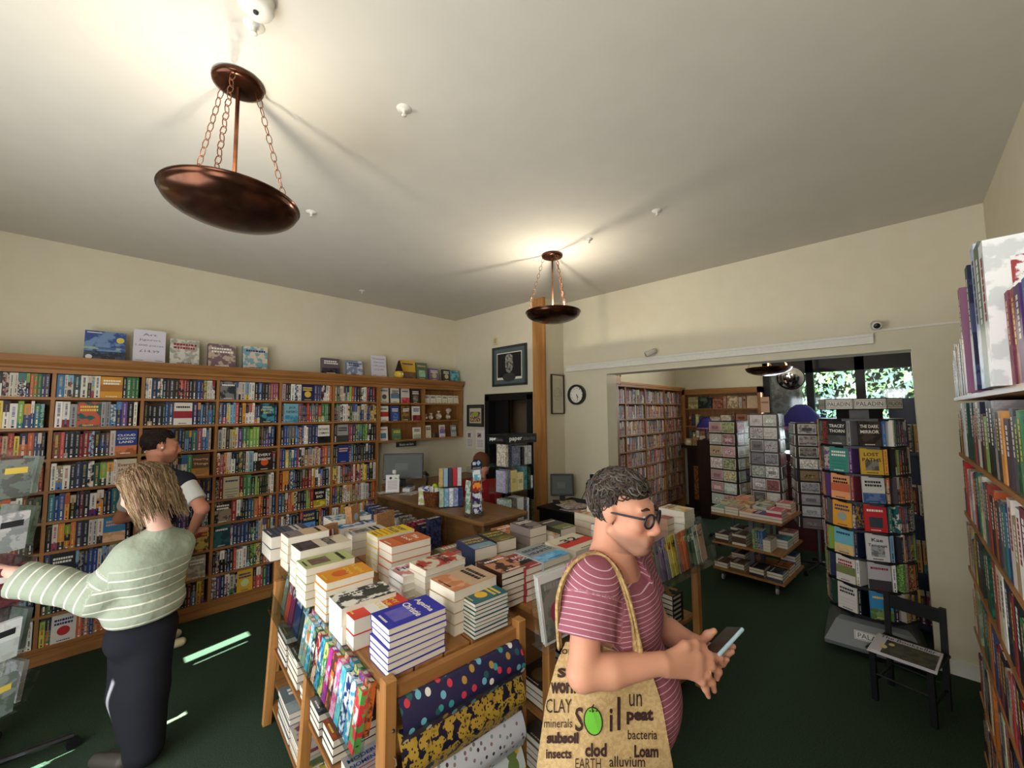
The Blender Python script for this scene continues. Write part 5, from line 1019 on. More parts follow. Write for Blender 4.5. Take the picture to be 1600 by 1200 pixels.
# street-style convex mirror near the window
mr=empty('convex_mirror',(6.35,1.02,2.22),0,'round black rimmed convex mirror hanging by the back window','mirror')
dv=Vector((-1,-.1,-.25)).normalized(); q=dv.to_track_quat('Z','Y').to_matrix().to_4x4()
b=MB(); b.T=q; b.lathe([(0,-.02),(.155,-.02),(.16,0),(.15,.012)],32,col=(16,16,18),mat='plastic'); b.build('rim',mr,True)
b=MB(); b.T=q; b.lathe([(.15,.005),(.12,.03),(.08,.045),(.04,.052),(0,.054)],32,col=(200,200,205),mat=M['mirror'] if 'mirror' in M else 'metal'); b.build('mirror_dome',mr,True)
b=MB(); b.tube([(6.35,1.02,2.30),(6.37,1.02,3.2)],.008,8,mat='black'); tag(b.build('mirror_rod'),'thin black rod holding the convex mirror from the ceiling','rod')
# trolley
tr=empty('book_trolley',(5.03,1.19,0),math.radians(-4),'three tier wooden book trolley on castors in the opening','trolley')
for z in (.70,.40,.13): b=MB(); b.box(-.36,.36,-.33,.33,z-.02,z,mat='pinex'); o=b.build('shelf_board',tr)
for x in (-.16,.16): b=MB(); b.box(x-.02,x+.02,-.02,.02,.13,.68,(120,122,126),'metal'); b.build('upright',tr)
for x,y in ((-.3,-.25),(-.3,.25),(.3,-.25),(.3,.25)):
    b=MB(); b.T=TR(x,y,.03)@Matrix.Rotation(PI/2,4,'X'); b.lathe([(0,-.01),(.03,-.01),(.03,.01),(0,.01)],16,col=(150,150,150),mat='plastic'); b.T=TR(x,y,.03); b.box(-.012,.012,-.014,.014,.02,.08,(90,90,90),'metal'); b.build('castor',tr)
r=random.Random(81); TT=TR(5.03,1.19,0,math.radians(-4))
def trst(x,y,z,n,W,D,t,c,c2,lab,style='art'):
    for k in range(n):
        o=lying_book(W,D,t*.97,c,c2,r,None,style,'x0' if r.random()<.15 else 'x1',f"{lab}, {'topmost' if k==n-1 else 'lowest' if k==0 else ORD[k]+' up'} in its trolley pile",'books on the trolley',cover=k==n-1,parts=True); o.matrix_world=TT@TR(x,y,z+k*t+.001)
TRL=[(-.34,.20,.70,2,(110,150,140),'pale green front left book of the top tier'),(-.34,.06,.70,3,(150,130,110),'brown grey book, second pile of the top tier'),(-.34,-.08,.70,2,(206,150,120),'orange and cream book, third pile of the top tier'),(-.34,-.20,.70,2,(110,80,150),'purple book, fourth pile of the top tier'),(-.34,-.33,.70,4,(190,60,90),'pink and red corner book of the top tier'),
 (-.12,.18,.70,3,(206,196,160),'cream book in the middle row of the top tier'),(-.12,.02,.70,3,(214,170,120),'peach book in the middle row of the top tier'),(-.12,-.14,.70,3,(196,200,190),'white book in the middle row of the top tier'),(.1,.1,.70,4,(216,150,110),'orange topped book in the top tier rear row'),(.1,-.1,.70,3,(200,190,170),'beige book in the top tier rear row'),(.1,-.3,.70,4,(180,90,90),'rose book in the top tier rear row'),
 (-.34,.17,.40,3,(70,56,50),'dark brown book at the left of the middle tier'),(-.34,.0,.40,4,(90,70,60),'thick brown book of the middle tier'),(-.34,-.22,.40,4,(206,196,176),'cream edged book of the middle tier'),(-.12,-.31,.40,3,(90,160,180),'turquoise covered book of the middle tier'),(.1,-.31,.40,4,(150,90,90),'rose brown book of the middle tier'),(-.1,.1,.40,4,(80,66,60),'dark book behind on the middle tier'),
 (-.34,.19,.13,2,(90,76,60),'brown book at the left of the bottom tier'),(-.34,.03,.13,3,(110,90,66),'olive book of the bottom tier'),(-.34,-.15,.13,3,(50,48,54),'black book of the bottom tier'),(-.34,-.31,.13,3,(70,76,90),'slate book at the right corner of the bottom tier'),(-.1,-.31,.13,3,(170,110,60),'ochre book of the bottom tier'),(.12,-.31,.13,5,(60,90,140),'blue book of the bottom tier'),(-.1,.1,.13,4,(60,50,46),'dark brown book behind on the bottom tier')]
for x,y,z,n,c,lab in TRL: trst(x,y,z,n,.2,.135,.028,c,jit(c,r,60),lab)
for k,c in enumerate([(150,170,110),(70,110,90),(50,90,150),(60,110,170)]):
    b=MB(); spine_book(b,0,.022,.19,.13,c,r); o=b.build('trolley_book'); o.matrix_world=TT@TR(-.34,-.06-.0-k*.024,.401,-PI/2); tag(o,f"{cname(c)} upright spine, {ORD[k]} of four on the middle tier of the trolley",'book','upright books on the trolley')
# card spinners
def spinner(name,x,y,zb,zt,rad,rot,label,nf,rows,pal,seed,grp):
    t=empty(name,(x,y,0),0,label,'card spinner'); r=random.Random(seed)
    b=MB(); b.tube([(0,0,.06),(0,0,zt)],.018,12,(120,122,126),'metal'); b.build('pole',t)
    for k in range(5):
        a=2*PI*k/5+.3; b=MB(); b.tube([(0,0,.09),(.3*math.cos(a),.3*math.sin(a),.05)],[.018,.012],8,(20,20,22),'plastic'); b.ball((.3*math.cos(a),.3*math.sin(a),.025),.025,10,8,(20,20,22)); b.build('foot',t)
    n=0; ph=(zt-zb)/rows
    wf=MB()
    for f in range(nf):
        a=rot+2*PI*f/nf; T=Matrix.Rotation(a+PI/2,4,'Z'); W=2*rad*math.tan(PI/nf)*.92
        cx_,cy_=x+rad*math.cos(a),y+rad*math.sin(a); facing=(math.cos(a)*(-x)+math.sin(a)*(-y))>-.25*math.hypot(x,y)
        for j in range(rows):
            z=zb+j*ph; wf.T=T
            for s in (-W/2,0,W/2): wf.tube([(s,-rad+.01,z),(s,-rad-.022,z),(s,-rad-.022,z+.03)],.0016,4,(30,30,32),'metal')
            wf.tube([(-W/2,-rad-.022,z+.03),(W/2,-rad-.022,z+.03)],.0016,4,(30,30,32),'metal'); wf.tube([(-W/2,-rad-.022,z),(W/2,-rad-.022,z)],.0016,4,(30,30,32),'metal'); wf.box(-W/2,W/2,-rad+.004,-rad+.012,z-.002,z+ph-.004,(54,46,44),'plastic')
            if not facing: continue
            for q in (-1,1):
                c=pal(f,j,r); w=W/2-.008; h=ph-.022
                b=MB(); b.box(-w/2,w/2,0,.008,0,h,(222,216,206) if r.random()<.7 else c,'gloss'); b.rect(-w/2+.006,w/2-.006,.006,h-.006,-.0006,c,'gloss',jit(c,r,60),.4); b.rect(-w*.28,w*.28,h*.3,h*.62,-.0012,jit(c,r,50),'gloss',jit(c,r,70),.6)
                o=b.build('greeting_card'); o.matrix_world=TR(x,y,0)@T@TR(q*W/4,-rad-.014,z+.004,0,-.04); n+=1
                tag(o,f"{cname(c)} card, {ORD[min(rows-1-j,26)]} row down, {'left' if q<0 else 'right'} pocket, side {['one','two','three','four'][f]} of the {grp}",'greeting card','cards on the '+grp)
    wf.build('wire_frame',t)
    return t
pA=lambda f,j,r: jit(r.choice([(206,150,160),(120,110,150),(190,206,196),(220,190,190),(206,200,190),(190,170,120),(140,150,90),(214,206,200)]),r)
pB=lambda f,j,r: jit(r.choice([(200,196,190),(150,150,152),(90,84,88),(120,110,112),(176,176,176),(206,200,196),(150,40,36),(190,190,196),(140,120,80)]),r)
spinner('card_spinner',6.15,1.74,.52,1.66,.19,2.95,'revolving spinner of pastel greeting cards beside the fireplace, behind the trolley',4,7,pA,1,'left card spinner')
spinner('card_spinner',5.92,1.24,.50,1.76,.16,3.15,'tall spinner of pale and photographic cards between the two others',4,8,pB,2,'middle card spinner')
spinner('card_spinner',5.72,.74,.50,1.66,.19,3.45,'revolving spinner of square black and white cards left of the PALADIN rack',4,9,pB,3,'right card spinner')
b=MB(); b.box(-.05,.05,0,.004,0,.2,(206,170,150),'print'); b.rect(-.04,.04,.12,.14,-.001,(150,110,100)); o=b.build('spinner_sign',loc=(5.92,1.24,1.77),rotz=-PI/2-.2); tag(o,'pinkish notice card standing on top of the middle card spinner','notice')
# books and dark unit right of the rack, in the opening
dk=empty('corner_stand',(4.75,-.02,0),0,'dark blue corner stand of books right behind the rotating rack','display stand')
for z in (1.45,.95,.5,.1): b=MB(); b.box(-.18,.3,-.3,.1,z-.02,z,(40,50,76),'plastic'); b.build('shelf',dk)
b=MB(); b.box(.26,.3,-.3,.1,0,1.9,(40,50,76),'plastic'); b.build('back_panel',dk)
r=random.Random(91)
for j,z in enumerate((1.45,.95,.5,.1)):
    for k in range(7):
        c=jit(r.choice([(190,60,50),(206,150,70),(60,60,120),(150,120,60),(206,196,170),(110,40,44),(190,110,50)]),r); b=MB(); spine_book(b,0,.035,.22,.15,c,r); o=b.build('stand_book'); o.matrix_world=TR(4.62,.06-k*.042,z+.001,-PI/2); tag(o,f"{cname(c)} book, {ORD[k]} from the left on {['the top','the second','the third','the lowest'][j]} shelf of the corner stand",'book','books on the corner stand')
for k,(c,l) in enumerate([((214,206,196),'dried flowers in a clear bag'),((190,150,110),'brown dried flowers')]):
    b=MB(); r=random.Random(k)
    for q in range(90):
        p=Vector((r.gauss(0,.05),r.gauss(0,.04),r.gauss(.10,.05))); b.ball(tuple(p),.016,6,4,jit([(150,140,160),(150,116,84)][k],r,30),'cloth')
    o=b.build('dried_flowers',loc=(4.96+k*.25,3.0,2.24)); tag(o,['lilac dried flower bunch on the left end of the back room bookcase','brown dried flower bunch beside the lilac one on the back room bookcase'][k],'flowers')
# dim items at the left edge: acrylic card carousel nearest the assumed window
cs=empty('card_carousel',(-.43,3.30,0),.2,'clear acrylic card carousel at the left edge, catching the sun','card spinner')
b=MB(); b.tube([(0,0,.05),(0,0,1.6)],.015,10,(40,40,44),'metal'); b.build('pole',cs)
for k in range(5):
    a=2*PI*k/5-.15; b=MB(); b.tube([(0,0,.10),(.42*math.cos(a),.42*math.sin(a),.07)],[.02,.016],8,(18,18,20),'plastic'); b.T=TR(.42*math.cos(a),.42*math.sin(a),.03)@Matrix.Rotation(PI/2,4,'X'); b.lathe([(0,-.012),(.03,-.012),(.03,.012),(0,.012)],14,col=(18,18,20),mat='plastic'); b.build('castor_foot',cs)
r=random.Random(13)
for f in range(4):
    a=.35+PI/2*f; T=Matrix.Rotation(a,4,'Z')
    for j in range(5):
        z=.35+j*.26; pk=MB(); pk.T=T; pk.add([(-.14,-.2,z),(.14,-.2,z),(.14,-.245,z+.12),(-.14,-.245,z+.12)],[(0,1,2,3)],mat='acrylic'); pk.add([(-.14,-.14,z),(.14,-.14,z),(.14,-.2,z),(-.14,-.2,z)],[(0,1,2,3)],mat='acrylic'); pk.add([(-.14,-.14,z),(.14,-.14,z),(.14,-.19,z+.24),(-.14,-.19,z+.24)],[(0,1,2,3)],mat='acrylic'); pk.build('pocket',cs)
        for q in (-1,1):
            c=jit(r.choice([(196,194,190),(110,80,84),(120,130,120),(200,196,194),(100,100,106),(206,200,196),(150,156,150),(130,50,60)]),r); b=MB(); b.box(-.06,.06,0,.02,0,.19,c,'gloss',jit(c,r,60),.25); b.rect(-.04,.04,.12,.15,-.001,ink_on(c,r),'gloss')
            o=b.build('carousel_card'); o.matrix_world=TR(-.43,3.30,0,.2)@T@TR(q*.068,-.185,z+.006,0,.12); tag(o,f"{cname(c)} card pack, {ORD[j]} tier up, {'left' if q<0 else 'right'} pocket, side {['one','two','three','four'][f]} of acrylic carousel",'card pack','card packs in the acrylic carousel')
b=MB(); b.box(-.1,.1,-.05,.05,0,.03,(206,206,204),'cloth'); tag(b.build('white_shoe',loc=(-.62,3.86,0)),'white flat object on the carpet at the left edge','shoe') if False else None
# ------------------------------------------------------------------ figures: smooth blended volumes turned into one skin
def smooth_skin(prims, res, lo=None, hi=None, k=.01, subs=(), cut=None):
    P=[]
    for p in prims:
        if p[0]=='c': a,b_,ra,rb=np.array(p[1],float),np.array(p[2],float),p[3],p[4]; R=max(ra,rb); P.append(('c',a,b_,ra,rb,np.minimum(a,b_)-R,np.maximum(a,b_)+R))
        else:
            c,rad,Rm=np.array(p[1],float),np.array(p[2],float),np.array(p[3].to_3x3() if len(p)>3 and p[3] is not None else Matrix.Identity(3)); R=rad.max(); P.append(('e',c,rad,Rm,None,c-R,c+R))
    L=np.min([p[5] for p in P],0)-.03 if lo is None else np.array(lo,float); Hh=np.max([p[6] for p in P],0)+.03 if hi is None else np.array(hi,float)
    n=np.maximum(4,np.ceil((Hh-L)/res).astype(int)+1); ax=[L[i]+res*np.arange(n[i]) for i in range(3)]
    S=np.zeros(n,np.float64); mg=k*9
    def field(p,X,Y,Z):
        if p[0]=='c':
            a,b_,ra,rb=p[1:5]; d=b_-a; dd=float(d@d) or 1e-9; h=np.clip(((X-a[0])*d[0]+(Y-a[1])*d[1]+(Z-a[2])*d[2])/dd,0,1)
            return np.sqrt((X-a[0]-h*d[0])**2+(Y-a[1]-h*d[1])**2+(Z-a[2]-h*d[2])**2)-(ra+(rb-ra)*h)
        c,rad,Rm=p[1:4]; x,y,z=X-c[0],Y-c[1],Z-c[2]; q=[(Rm[0][i]*x+Rm[1][i]*y+Rm[2][i]*z) for i in range(3)]
        k0=np.sqrt(sum((q[i]/rad[i])**2 for i in range(3))); k1=np.sqrt(sum((q[i]/rad[i]**2)**2 for i in range(3)))+1e-9
        return k0*(k0-1)/k1
    def box(p):
        i0=np.clip(((p[5]-mg-L)/res).astype(int),0,n-1); i1=np.clip(((p[6]+mg-L)/res).astype(int)+2,1,n); return i0,i1
    def grid(i0,i1): return np.meshgrid(*[ax[i][i0[i]:i1[i]] for i in range(3)],indexing='ij',sparse=True)
    for p in P:
        i0,i1=box(p)
        if (i1<=i0).any(): continue
        f=field(p,*grid(i0,i1)); S[i0[0]:i1[0],i0[1]:i1[1],i0[2]:i1[2]]+=np.exp(np.clip(-f/k,-60,60))
    F=-k*np.log(S+1e-26)
    for s in subs:
        q=('c',np.array(s[1],float),np.array(s[2],float),s[3],s[4],None,None) if s[0]=='c' else ('e',np.array(s[1],float),np.array(s[2],float),np.array(s[3].to_3x3()),None,None,None)
        F=np.maximum(F,-field(q,*grid(np.zeros(3,int),n)))
    if cut is not None: F=np.maximum(F,cut(*grid(np.zeros(3,int),n)))
    F[0],F[-1]=.05,.05; F[:,0],F[:,-1]=.05,.05; F[:,:,0],F[:,:,-1]=.05,.05
    ins=F<0; c=ins[:-1,:-1,:-1].astype(np.int8); corners=[(i,j,k_) for i in(0,1) for j in(0,1) for k_ in(0,1)]
    sl=lambda A,o:A[o[0]:A.shape[0]-1+o[0],o[1]:A.shape[1]-1+o[1],o[2]:A.shape[2]-1+o[2]]
    cnt_=sum(sl(ins,o).astype(np.int8) for o in corners); act=(cnt_>0)&(cnt_<8); idx=-np.ones(act.shape,np.int64); ii=np.argwhere(act); idx[act]=np.arange(len(ii))
    acc=np.zeros((len(ii),3)); num=np.zeros(len(ii))
    vals={o:F[ii[:,0]+o[0],ii[:,1]+o[1],ii[:,2]+o[2]] for o in corners}
    for a in corners:
        for d in range(3):
            if a[d]==0:
                b_=list(a); b_[d]=1; b_=tuple(b_); fa,fb=vals[a],vals[b_]; m=(fa<0)!=(fb<0); t=np.where(m,fa/np.where(m,fa-fb,1),0)
                pt=np.array(a,float)[None]+np.eye(3)[d][None]*t[:,None]; acc+=pt*m[:,None]; num+=m
    V=L+res*(ii+acc/num[:,None]); Q=[]
    for d in range(3):
        e=[0,0,0]; e[d]=1; A=ins[:ins.shape[0]-e[0],:ins.shape[1]-e[1],:ins.shape[2]-e[2]]; B=ins[e[0]:,e[1]:,e[2]:]; X=np.argwhere(A!=B); u,v=[(1,2),(2,0),(0,1)][d]
        X=X[(X[:,u]>0)&(X[:,v]>0)]
        inside=A[X[:,0],X[:,1],X[:,2]]
        U=np.zeros(3,int);U[u]=1;W=np.zeros(3,int);W[v]=1
        q=[idx[tuple((X-U-W).T)],idx[tuple((X-W).T)],idx[tuple(X.T)],idx[tuple((X-U).T)]]
        q=np.stack(q,1); q[~inside]=q[~inside][:,::-1]; Q.append(q)
    return V,np.concatenate(Q)
def skin_object(name,pieces,mat,parent=None,colf=None,sf=None):
    """pieces: (verts, quads); colf(V)->colours; sf(V)->stripe coordinate"""
    Vs=[];Qs=[];o=0
    for V,Q in pieces: Vs.append(V);Qs.append(Q+o);o+=len(V)
    V=np.concatenate(Vs);Q=np.concatenate(Qs); me=bpy.data.meshes.new(name)
    me.vertices.add(len(V)); me.vertices.foreach_set('co',V.ravel()); me.loops.add(Q.size); me.loops.foreach_set('vertex_index',Q.ravel()); me.polygons.add(len(Q)); me.polygons.foreach_set('loop_start',np.arange(0,Q.size,4)); me.polygons.foreach_set('loop_total',np.full(len(Q),4)); me.update(calc_edges=True); me.validate()
    me.polygons.foreach_set('use_smooth',[True]*len(me.polygons)); me.materials.append(M[mat] if isinstance(mat,str) else mat)
    ca=me.color_attributes.new('Col','FLOAT_COLOR','POINT'); A=np.ones((len(V),4),np.float32); A[:,:3]=colf(V); ca.data.foreach_set('color',A.ravel())
    cb=me.color_attributes.new('Alt','FLOAT_COLOR','POINT'); A[:,3]=0; cb.data.foreach_set('color',A.ravel())
    if sf is not None: fa=me.attributes.new('Stripe','FLOAT','POINT'); fa.data.foreach_set('value',sf(V).astype(np.float32))
    ob=bpy.data.objects.new(name,me); C.objects.link(ob); 
    if parent: ob.parent=parent
    return ob
def stripe_mat(name,base,line,pitch,duty,bump=.3):
    m,nt,b=mat_new(name); a=node(nt,'ShaderNodeAttribute',attribute_name='Stripe'); d=node(nt,'ShaderNodeMath',operation='DIVIDE'); d.inputs[1].default_value=pitch; link(nt,a.outputs['Fac'],d.inputs[0])
    fr=node(nt,'ShaderNodeMath',operation='FRACT'); link(nt,d.outputs[0],fr.inputs[0]); lt=node(nt,'ShaderNodeMath',operation='LESS_THAN'); lt.inputs[1].default_value=duty; link(nt,fr.outputs[0],lt.inputs[0])
    pos=node(nt,'ShaderNodeMath',operation='GREATER_THAN'); pos.inputs[1].default_value=0; link(nt,a.outputs['Fac'],pos.inputs[0]); mu=node(nt,'ShaderNodeMath',operation='MULTIPLY'); link(nt,lt.outputs[0],mu.inputs[0]); link(nt,pos.outputs[0],mu.inputs[1])
    mx=node(nt,'ShaderNodeMix',data_type='RGBA'); link(nt,mu.outputs[0],mx.inputs[0]); mx.inputs[6].default_value=(*lin(base),1); mx.inputs[7].default_value=(*lin(line),1); link(nt,mx.outputs[2],b.inputs['Base Color'])
    b.inputs['Roughness'].default_value=.9; b.inputs['Specular IOR Level'].default_value=.1
    tc=node(nt,'ShaderNodeTexCoord'); no=node(nt,'ShaderNodeTexNoise'); no.inputs['Scale'].default_value=14; no.inputs['Detail'].default_value=3; link(nt,tc.outputs['Object'],no.inputs['Vector']); bp=node(nt,'ShaderNodeBump'); bp.inputs['Strength'].default_value=bump; bp.inputs['Distance'].default_value=.03; link(nt,no.outputs[0],bp.inputs['Height']); link(nt,bp.outputs[0],b.inputs['Normal'])
    return m
def frame_of(F,up=Vector((0,0,1)),pitch=0,roll=0):
    F=F.normalized(); X=F.cross(up).normalized(); U=X.cross(F)
    F2=F*math.cos(pitch)-U*math.sin(pitch); U2=U*math.cos(pitch)+F*math.sin(pitch)
    X2=X*math.cos(roll)+U2*math.sin(roll); U3=-X*math.sin(roll)+U2*math.cos(roll)
    return Matrix(((X2.x,F2.x,U3.x),(X2.y,F2.y,U3.y),(X2.z,F2.z,U3.z)))
def head_prims(c,Rm,s=1,male=True):
    W=lambda x,y,z: tuple(c+Rm@Vector((x,y,z))*s); p=[]
    E=lambda x,y,z,a,b_,d: p.append(('e',W(x,y,z),(a*s,b_*s,d*s),Rm)); K=lambda A,B,ra,rb: p.append(('c',W(*A),W(*B),ra*s,rb*s))
    E(0,-.018,.035,.073,.092,.080); E(0,.030,-.03,.060,.062,.082); E(0,.030,.012,.064,.056,.048); E(0,.070,-.098,.026,.023,.021)
    for q in(-1,1):
        K((q*.052,-.005,-.055),(q*.02,.062,-.100),.016,.016); E(q*.038,.062,-.022,.022,.022,.02); K((q*.038,.073,.029),(q*.012,.081,.027),.0075,.0075); E(q*.011,.103,-.036,.008,.009,.007)
        E(q*.074,-.008,-.002,.007,.016,.028); E(q*.079,-.014,.008,.006,.014,.018)
    K((0,.086,.018),(0,.112,-.028),.007,.0105); K((-.019,.089,-.066),(.019,.089,-.066),.0058,.0058); K((-.015,.089,-.077),(.015,.089,-.077),.0062,.0062); E(0,.07,-.066,.034,.024,.02)
    subs=[('e',W(q*.029,.101,.007),(.015*s,.012*s,.009*s),Rm) for q in(-1,1)]
    return p,subs,W
def face_cols(c,Rm,s,skin,lip,beard=None,blush=None):
    Ri=np.array(Rm.inverted()); cc=np.array(c)
    def f(V):
        q=((V-cc)@Ri.T)/s; col=np.tile(np.array(lin(skin)),(len(V),1))
        x,y,z=q[:,0],q[:,1],q[:,2]; head=(np.abs(x)<.12)&(np.abs(y)<.14)&(np.abs(z)<.16)
        if beard is not None:
            m=np.clip((-.045-z)/.02,0,1)*np.clip((y+.01)/.03,0,1)*head*(.55); m[(z<-.125)]=0; col=col*(1-m[:,None])+np.array(lin(beard))*m[:,None]
        m=(((x/.026)**2+((z+.0715)/.0095)**2)<1)&(y>.08); col[m&head]=lin(lip)
        if blush is not None:
            m=(np.exp(-((np.abs(x)-.035)**2+(z+.02)**2)/.0005)+np.exp(-((x)**2+(z+.033)**2)/.0003)*.4)*(y>.04)*head*.3; m=np.clip(m,0,.6); col=col*(1-m[:,None])+np.array(lin(blush))*m[:,None]
        return col
    return f
def eyes(parent,W,s,iris=(70,60,50)):
    for q in(-1,1):
        b=MB(); c=Vector(W(q*.028,.0760,.006)); b.ball(tuple(c),.0110*s,14,10,(196,186,180),'skin'); d=(Vector(W(q*.028,.2,-.05))-c).normalized(); pu=c+d*.0088*s; b.ball(tuple(pu),.0052*s,10,8,iris,'gloss'); b.build('eye',parent,True)
def limb(P,*r): return [('c',tuple(P[i]),tuple(P[i+1]),r[i],r[i+1]) for i in range(len(P)-1)]
Zv=Vector((0,0,1))
# ---- man in the striped shirt
SK=(206,148,120)
hc=at(974,797,1.27); Fm=(RH*.74-FH*.66); Rm=frame_of(Fm,pitch=math.radians(8),roll=0); hs_=1.0
hp,subs,W=head_prims(hc,Rm,hs_)
neck=at(954,872,1.31); chest=at(970,955,1.31); belly=at(972,1075,1.27); hip=at(966,1190,1.23)
Ft=(RH*.84-FH*.54).normalized(); Lt=Ft.cross(Zv).normalized()      # Lt: his right-hand side, towards the camera
if Lt.dot(FH)>0: Lt=-Lt
shN=at(922,912,1.19); shF=shN-Lt*.36+Ft*.0; elN=at(910,1054,1.08); wrN=at(1034,1036,1.11); elF=at(1030,980,1.45); wrF=at(1085,1006,1.28)
np_=[('c',W(0,-.035,-.05),tuple(neck),.054,.062),('c',W(0,.015,-.085),tuple(neck+Ft*.03),.032,.045),('c',tuple(neck),tuple(chest),.07,.09)]
torso=[('e',tuple(chest),(.185,.115,.15),Matrix((Lt,Ft,Zv)).transposed()),('e',tuple(belly+Ft*.02),(.165,.145,.17),Matrix((Lt,Ft,Zv)).transposed()),('e',tuple(hip),(.165,.125,.14),Matrix((Lt,Ft,Zv)).transposed()),('c',tuple(shN-Zv*.01),tuple(shF-Zv*.01),.062,.062),('c',tuple(neck-Zv*.02),tuple(shN),.05,.05),('c',tuple(neck-Zv*.02),tuple(shF),.05,.05)]
armN=limb([shN,elN,elN.lerp(wrN,.35),wrN],.048,.040,.042,.027); armF=limb([shF,elF,elF.lerp(wrF,.35),wrF],.052,.04,.042,.027)
KH=1.163
def A(*q): return [at(p[0],p[1],p[2]*KH) for p in q]
handN=limb(A((1034,1036,.955),(1088,1026,.985)),.024,.017)+limb(A((1040,1044,.955),(1086,1052,.975)),.022,.016)+limb(A((1046,1040,.96),(1088,1040,.98)),.022,.016)
handN+=limb(A((1088,1025,.985),(1108,1025,1.0),(1124,1027,1.015),(1128,1036,1.02)),.0125,.0105,.009,.0078)+limb(A((1088,1036,.98),(1110,1040,.99),(1122,1049,1.0),(1120,1060,1.005)),.0125,.0105,.009,.0078)+limb(A((1086,1046,.975),(1104,1054,.98),(1112,1066,.985),(1116,1079,.99)),.0115,.0098,.0085,.0075)+limb(A((1083,1055,.97),(1096,1064,.97),(1102,1076,.975),(1107,1088,.98)),.0105,.0088,.0078,.0068)
handN+=limb(A((1050,1026,.97),(1070,1010,.985),(1086,1006,1.0),(1100,1010,1.01)),.018,.0135,.011,.009)
handF=limb(A((1085,1006,1.10),(1110,1018,1.085)),.026,.022)+limb(A((1090,1014,1.10),(1114,1030,1.08)),.02,.018)
handF+=limb(A((1112,1014,1.085),(1130,1014,1.10),(1146,1010,1.09)),.0115,.010,.008)+limb(A((1114,1022,1.08),(1132,1024,1.085),(1144,1018,1.075)),.0115,.010,.008)+limb(A((1114,1030,1.075),(1128,1036,1.07),(1136,1030,1.06)),.0105,.009,.0075)+limb(A((1108,1036,1.075),(1118,1046,1.06),(1124,1042,1.05)),.0095,.008,.007)+limb(A((1095,1004,1.085),(1106,992,1.08),(1116,986,1.075)),.014,.011,.009)
head_piece=smooth_skin(hp+np_,.0032,k=.006,subs=subs)
arms_piece=smooth_skin(armN+handN,.0034,k=.0045); armsF=smooth_skin(armF+handF,.0034,k=.0045); tor=smooth_skin([(p[0],p[1],tuple(x*.9 for x in p[2]),p[3]) if p[0]=='e' else (p[0],p[1],p[2],p[3]*.9,p[4]*.9) for p in torso],.012,k=.02)
man=skin_object('person',[head_piece,arms_piece,armsF,tor],'skin',None,face_cols(hc,Rm,hs_,SK,(176,104,92),(120,96,84),(206,110,92)))
tag(man,'man with glasses, dark curly hair and a pink striped T-shirt looking at his phone','person')
eyes(man,W,hs_)
ul=[('e',tuple(at(1050,1016,.962)),(.004,.004,.004),Rm)]
# eyebrows, lids
b=MB()
for q in(-1,1): b.tube([W(q*.014,.088,.030),W(q*.03,.0885,.035),W(q*.048,.078,.030)],[.0035,.0045,.003],8,(60,46,38),'cloth',flat=.6)
b.build('eyebrows',man,True)
b=MB(); b.tube([W(-.02,.0905,-.0710),W(-.01,.0945,-.0717),W(.01,.0945,-.0717),W(.02,.0905,-.0710)],.0012,6,(120,62,56),'skin'); b.build('mouth_line',man,True)
# glasses
b=MB()
for q in(-1,1):
    ring=[W(q*.033+.0245*math.cos(a),.1035-abs(.0245*math.cos(a)*q*.0+q*.033+.0245*math.cos(a))**2*2.5,.002+.020*math.sin(a)*(1 if math.sin(a)>0 else 1.05)) for a in [2*PI*k/24 for k in range(24)]]
    b.tube(ring,.0032,8,(30,34,46),'gloss',closed=True)
    b.tube([W(q*.0575,.095,.012),W(q*.066,.085,.012),W(q*.083,.0,.008),W(q*.082,-.02,-.005)],[.003,.0032,.003,.0025],8,(34,38,50),'gloss')
b.tube([W(-.0095,.103,.009),W(0,.1065,.012),W(.0095,.103,.009)],.0026,8,(34,38,50),'gloss'); g=b.build('glasses',man,True); tag(g,'dark round framed glasses')
b=MB()
for q in(-1,1): b.quad([W(q*.033+.023*math.cos(a),.1020-abs(q*.033+.023*math.cos(a))**2*2.5,.002+.019*math.sin(a)) for a in [2*PI*k/20 for k in range(20)]],mat='glass')
b.build('lens',g)
# curly hair
rh=random.Random(8); b=MB()
def curls(b,W,n,cols,rad,zone,r_,lr=(.012,.02),th=.0028):
    k=0
    while k<n:
        u=Vector((r_.gauss(0,1),r_.gauss(0,1),r_.gauss(0,1))).normalized()
        if not zone(u): continue
        p=Vector((u.x*rad[0],-.018+u.y*rad[1],.035+u.z*rad[2])); t=u.orthogonal().normalized(); t2=u.cross(t); a0=r_.uniform(0,6.3); R0=r_.uniform(*lr); sgn=r_.choice((-1,1)); pts=[]
        for j in range(8):
            a=a0+sgn*j*.85; q=p+t*(R0*(math.cos(a)-math.cos(a0)))+t2*(R0*(math.sin(a)-math.sin(a0)))+u*(.002+.0013*j); pts.append(W(q.x,q.y,q.z))
        b.tube(pts,[th,th,th,th*.95,th*.9,th*.8,th*.6,th*.3],4,jit(r_.choice(cols),r_,8),'cloth',caps=False); k+=1
zone=lambda u: (u.z>.42 and u.y<.86) or (u.y<.38 and u.z>-.42) 
hz=[('e',W(0,-.022,.040),(.077*hs_,.096*hs_,.082*hs_),Rm)]
def haircut(c,Rm,s,fn):
    Ri=np.array(Rm.inverted())
    def f(X,Y,Z):
        x,y,z=[(Ri[i][0]*(X-c[0])+Ri[i][1]*(Y-c[1])+Ri[i][2]*(Z-c[2]))/s for i in range(3)]
        return fn(x,y,z)*s
    return f
def man_hair(x,y,z):
    a=-(z-.068+.25*y); bck=(y-.012); low=-(z+.045)   # keep if above the brow line, or behind the ears
    return np.maximum(np.minimum(a, bck), low)
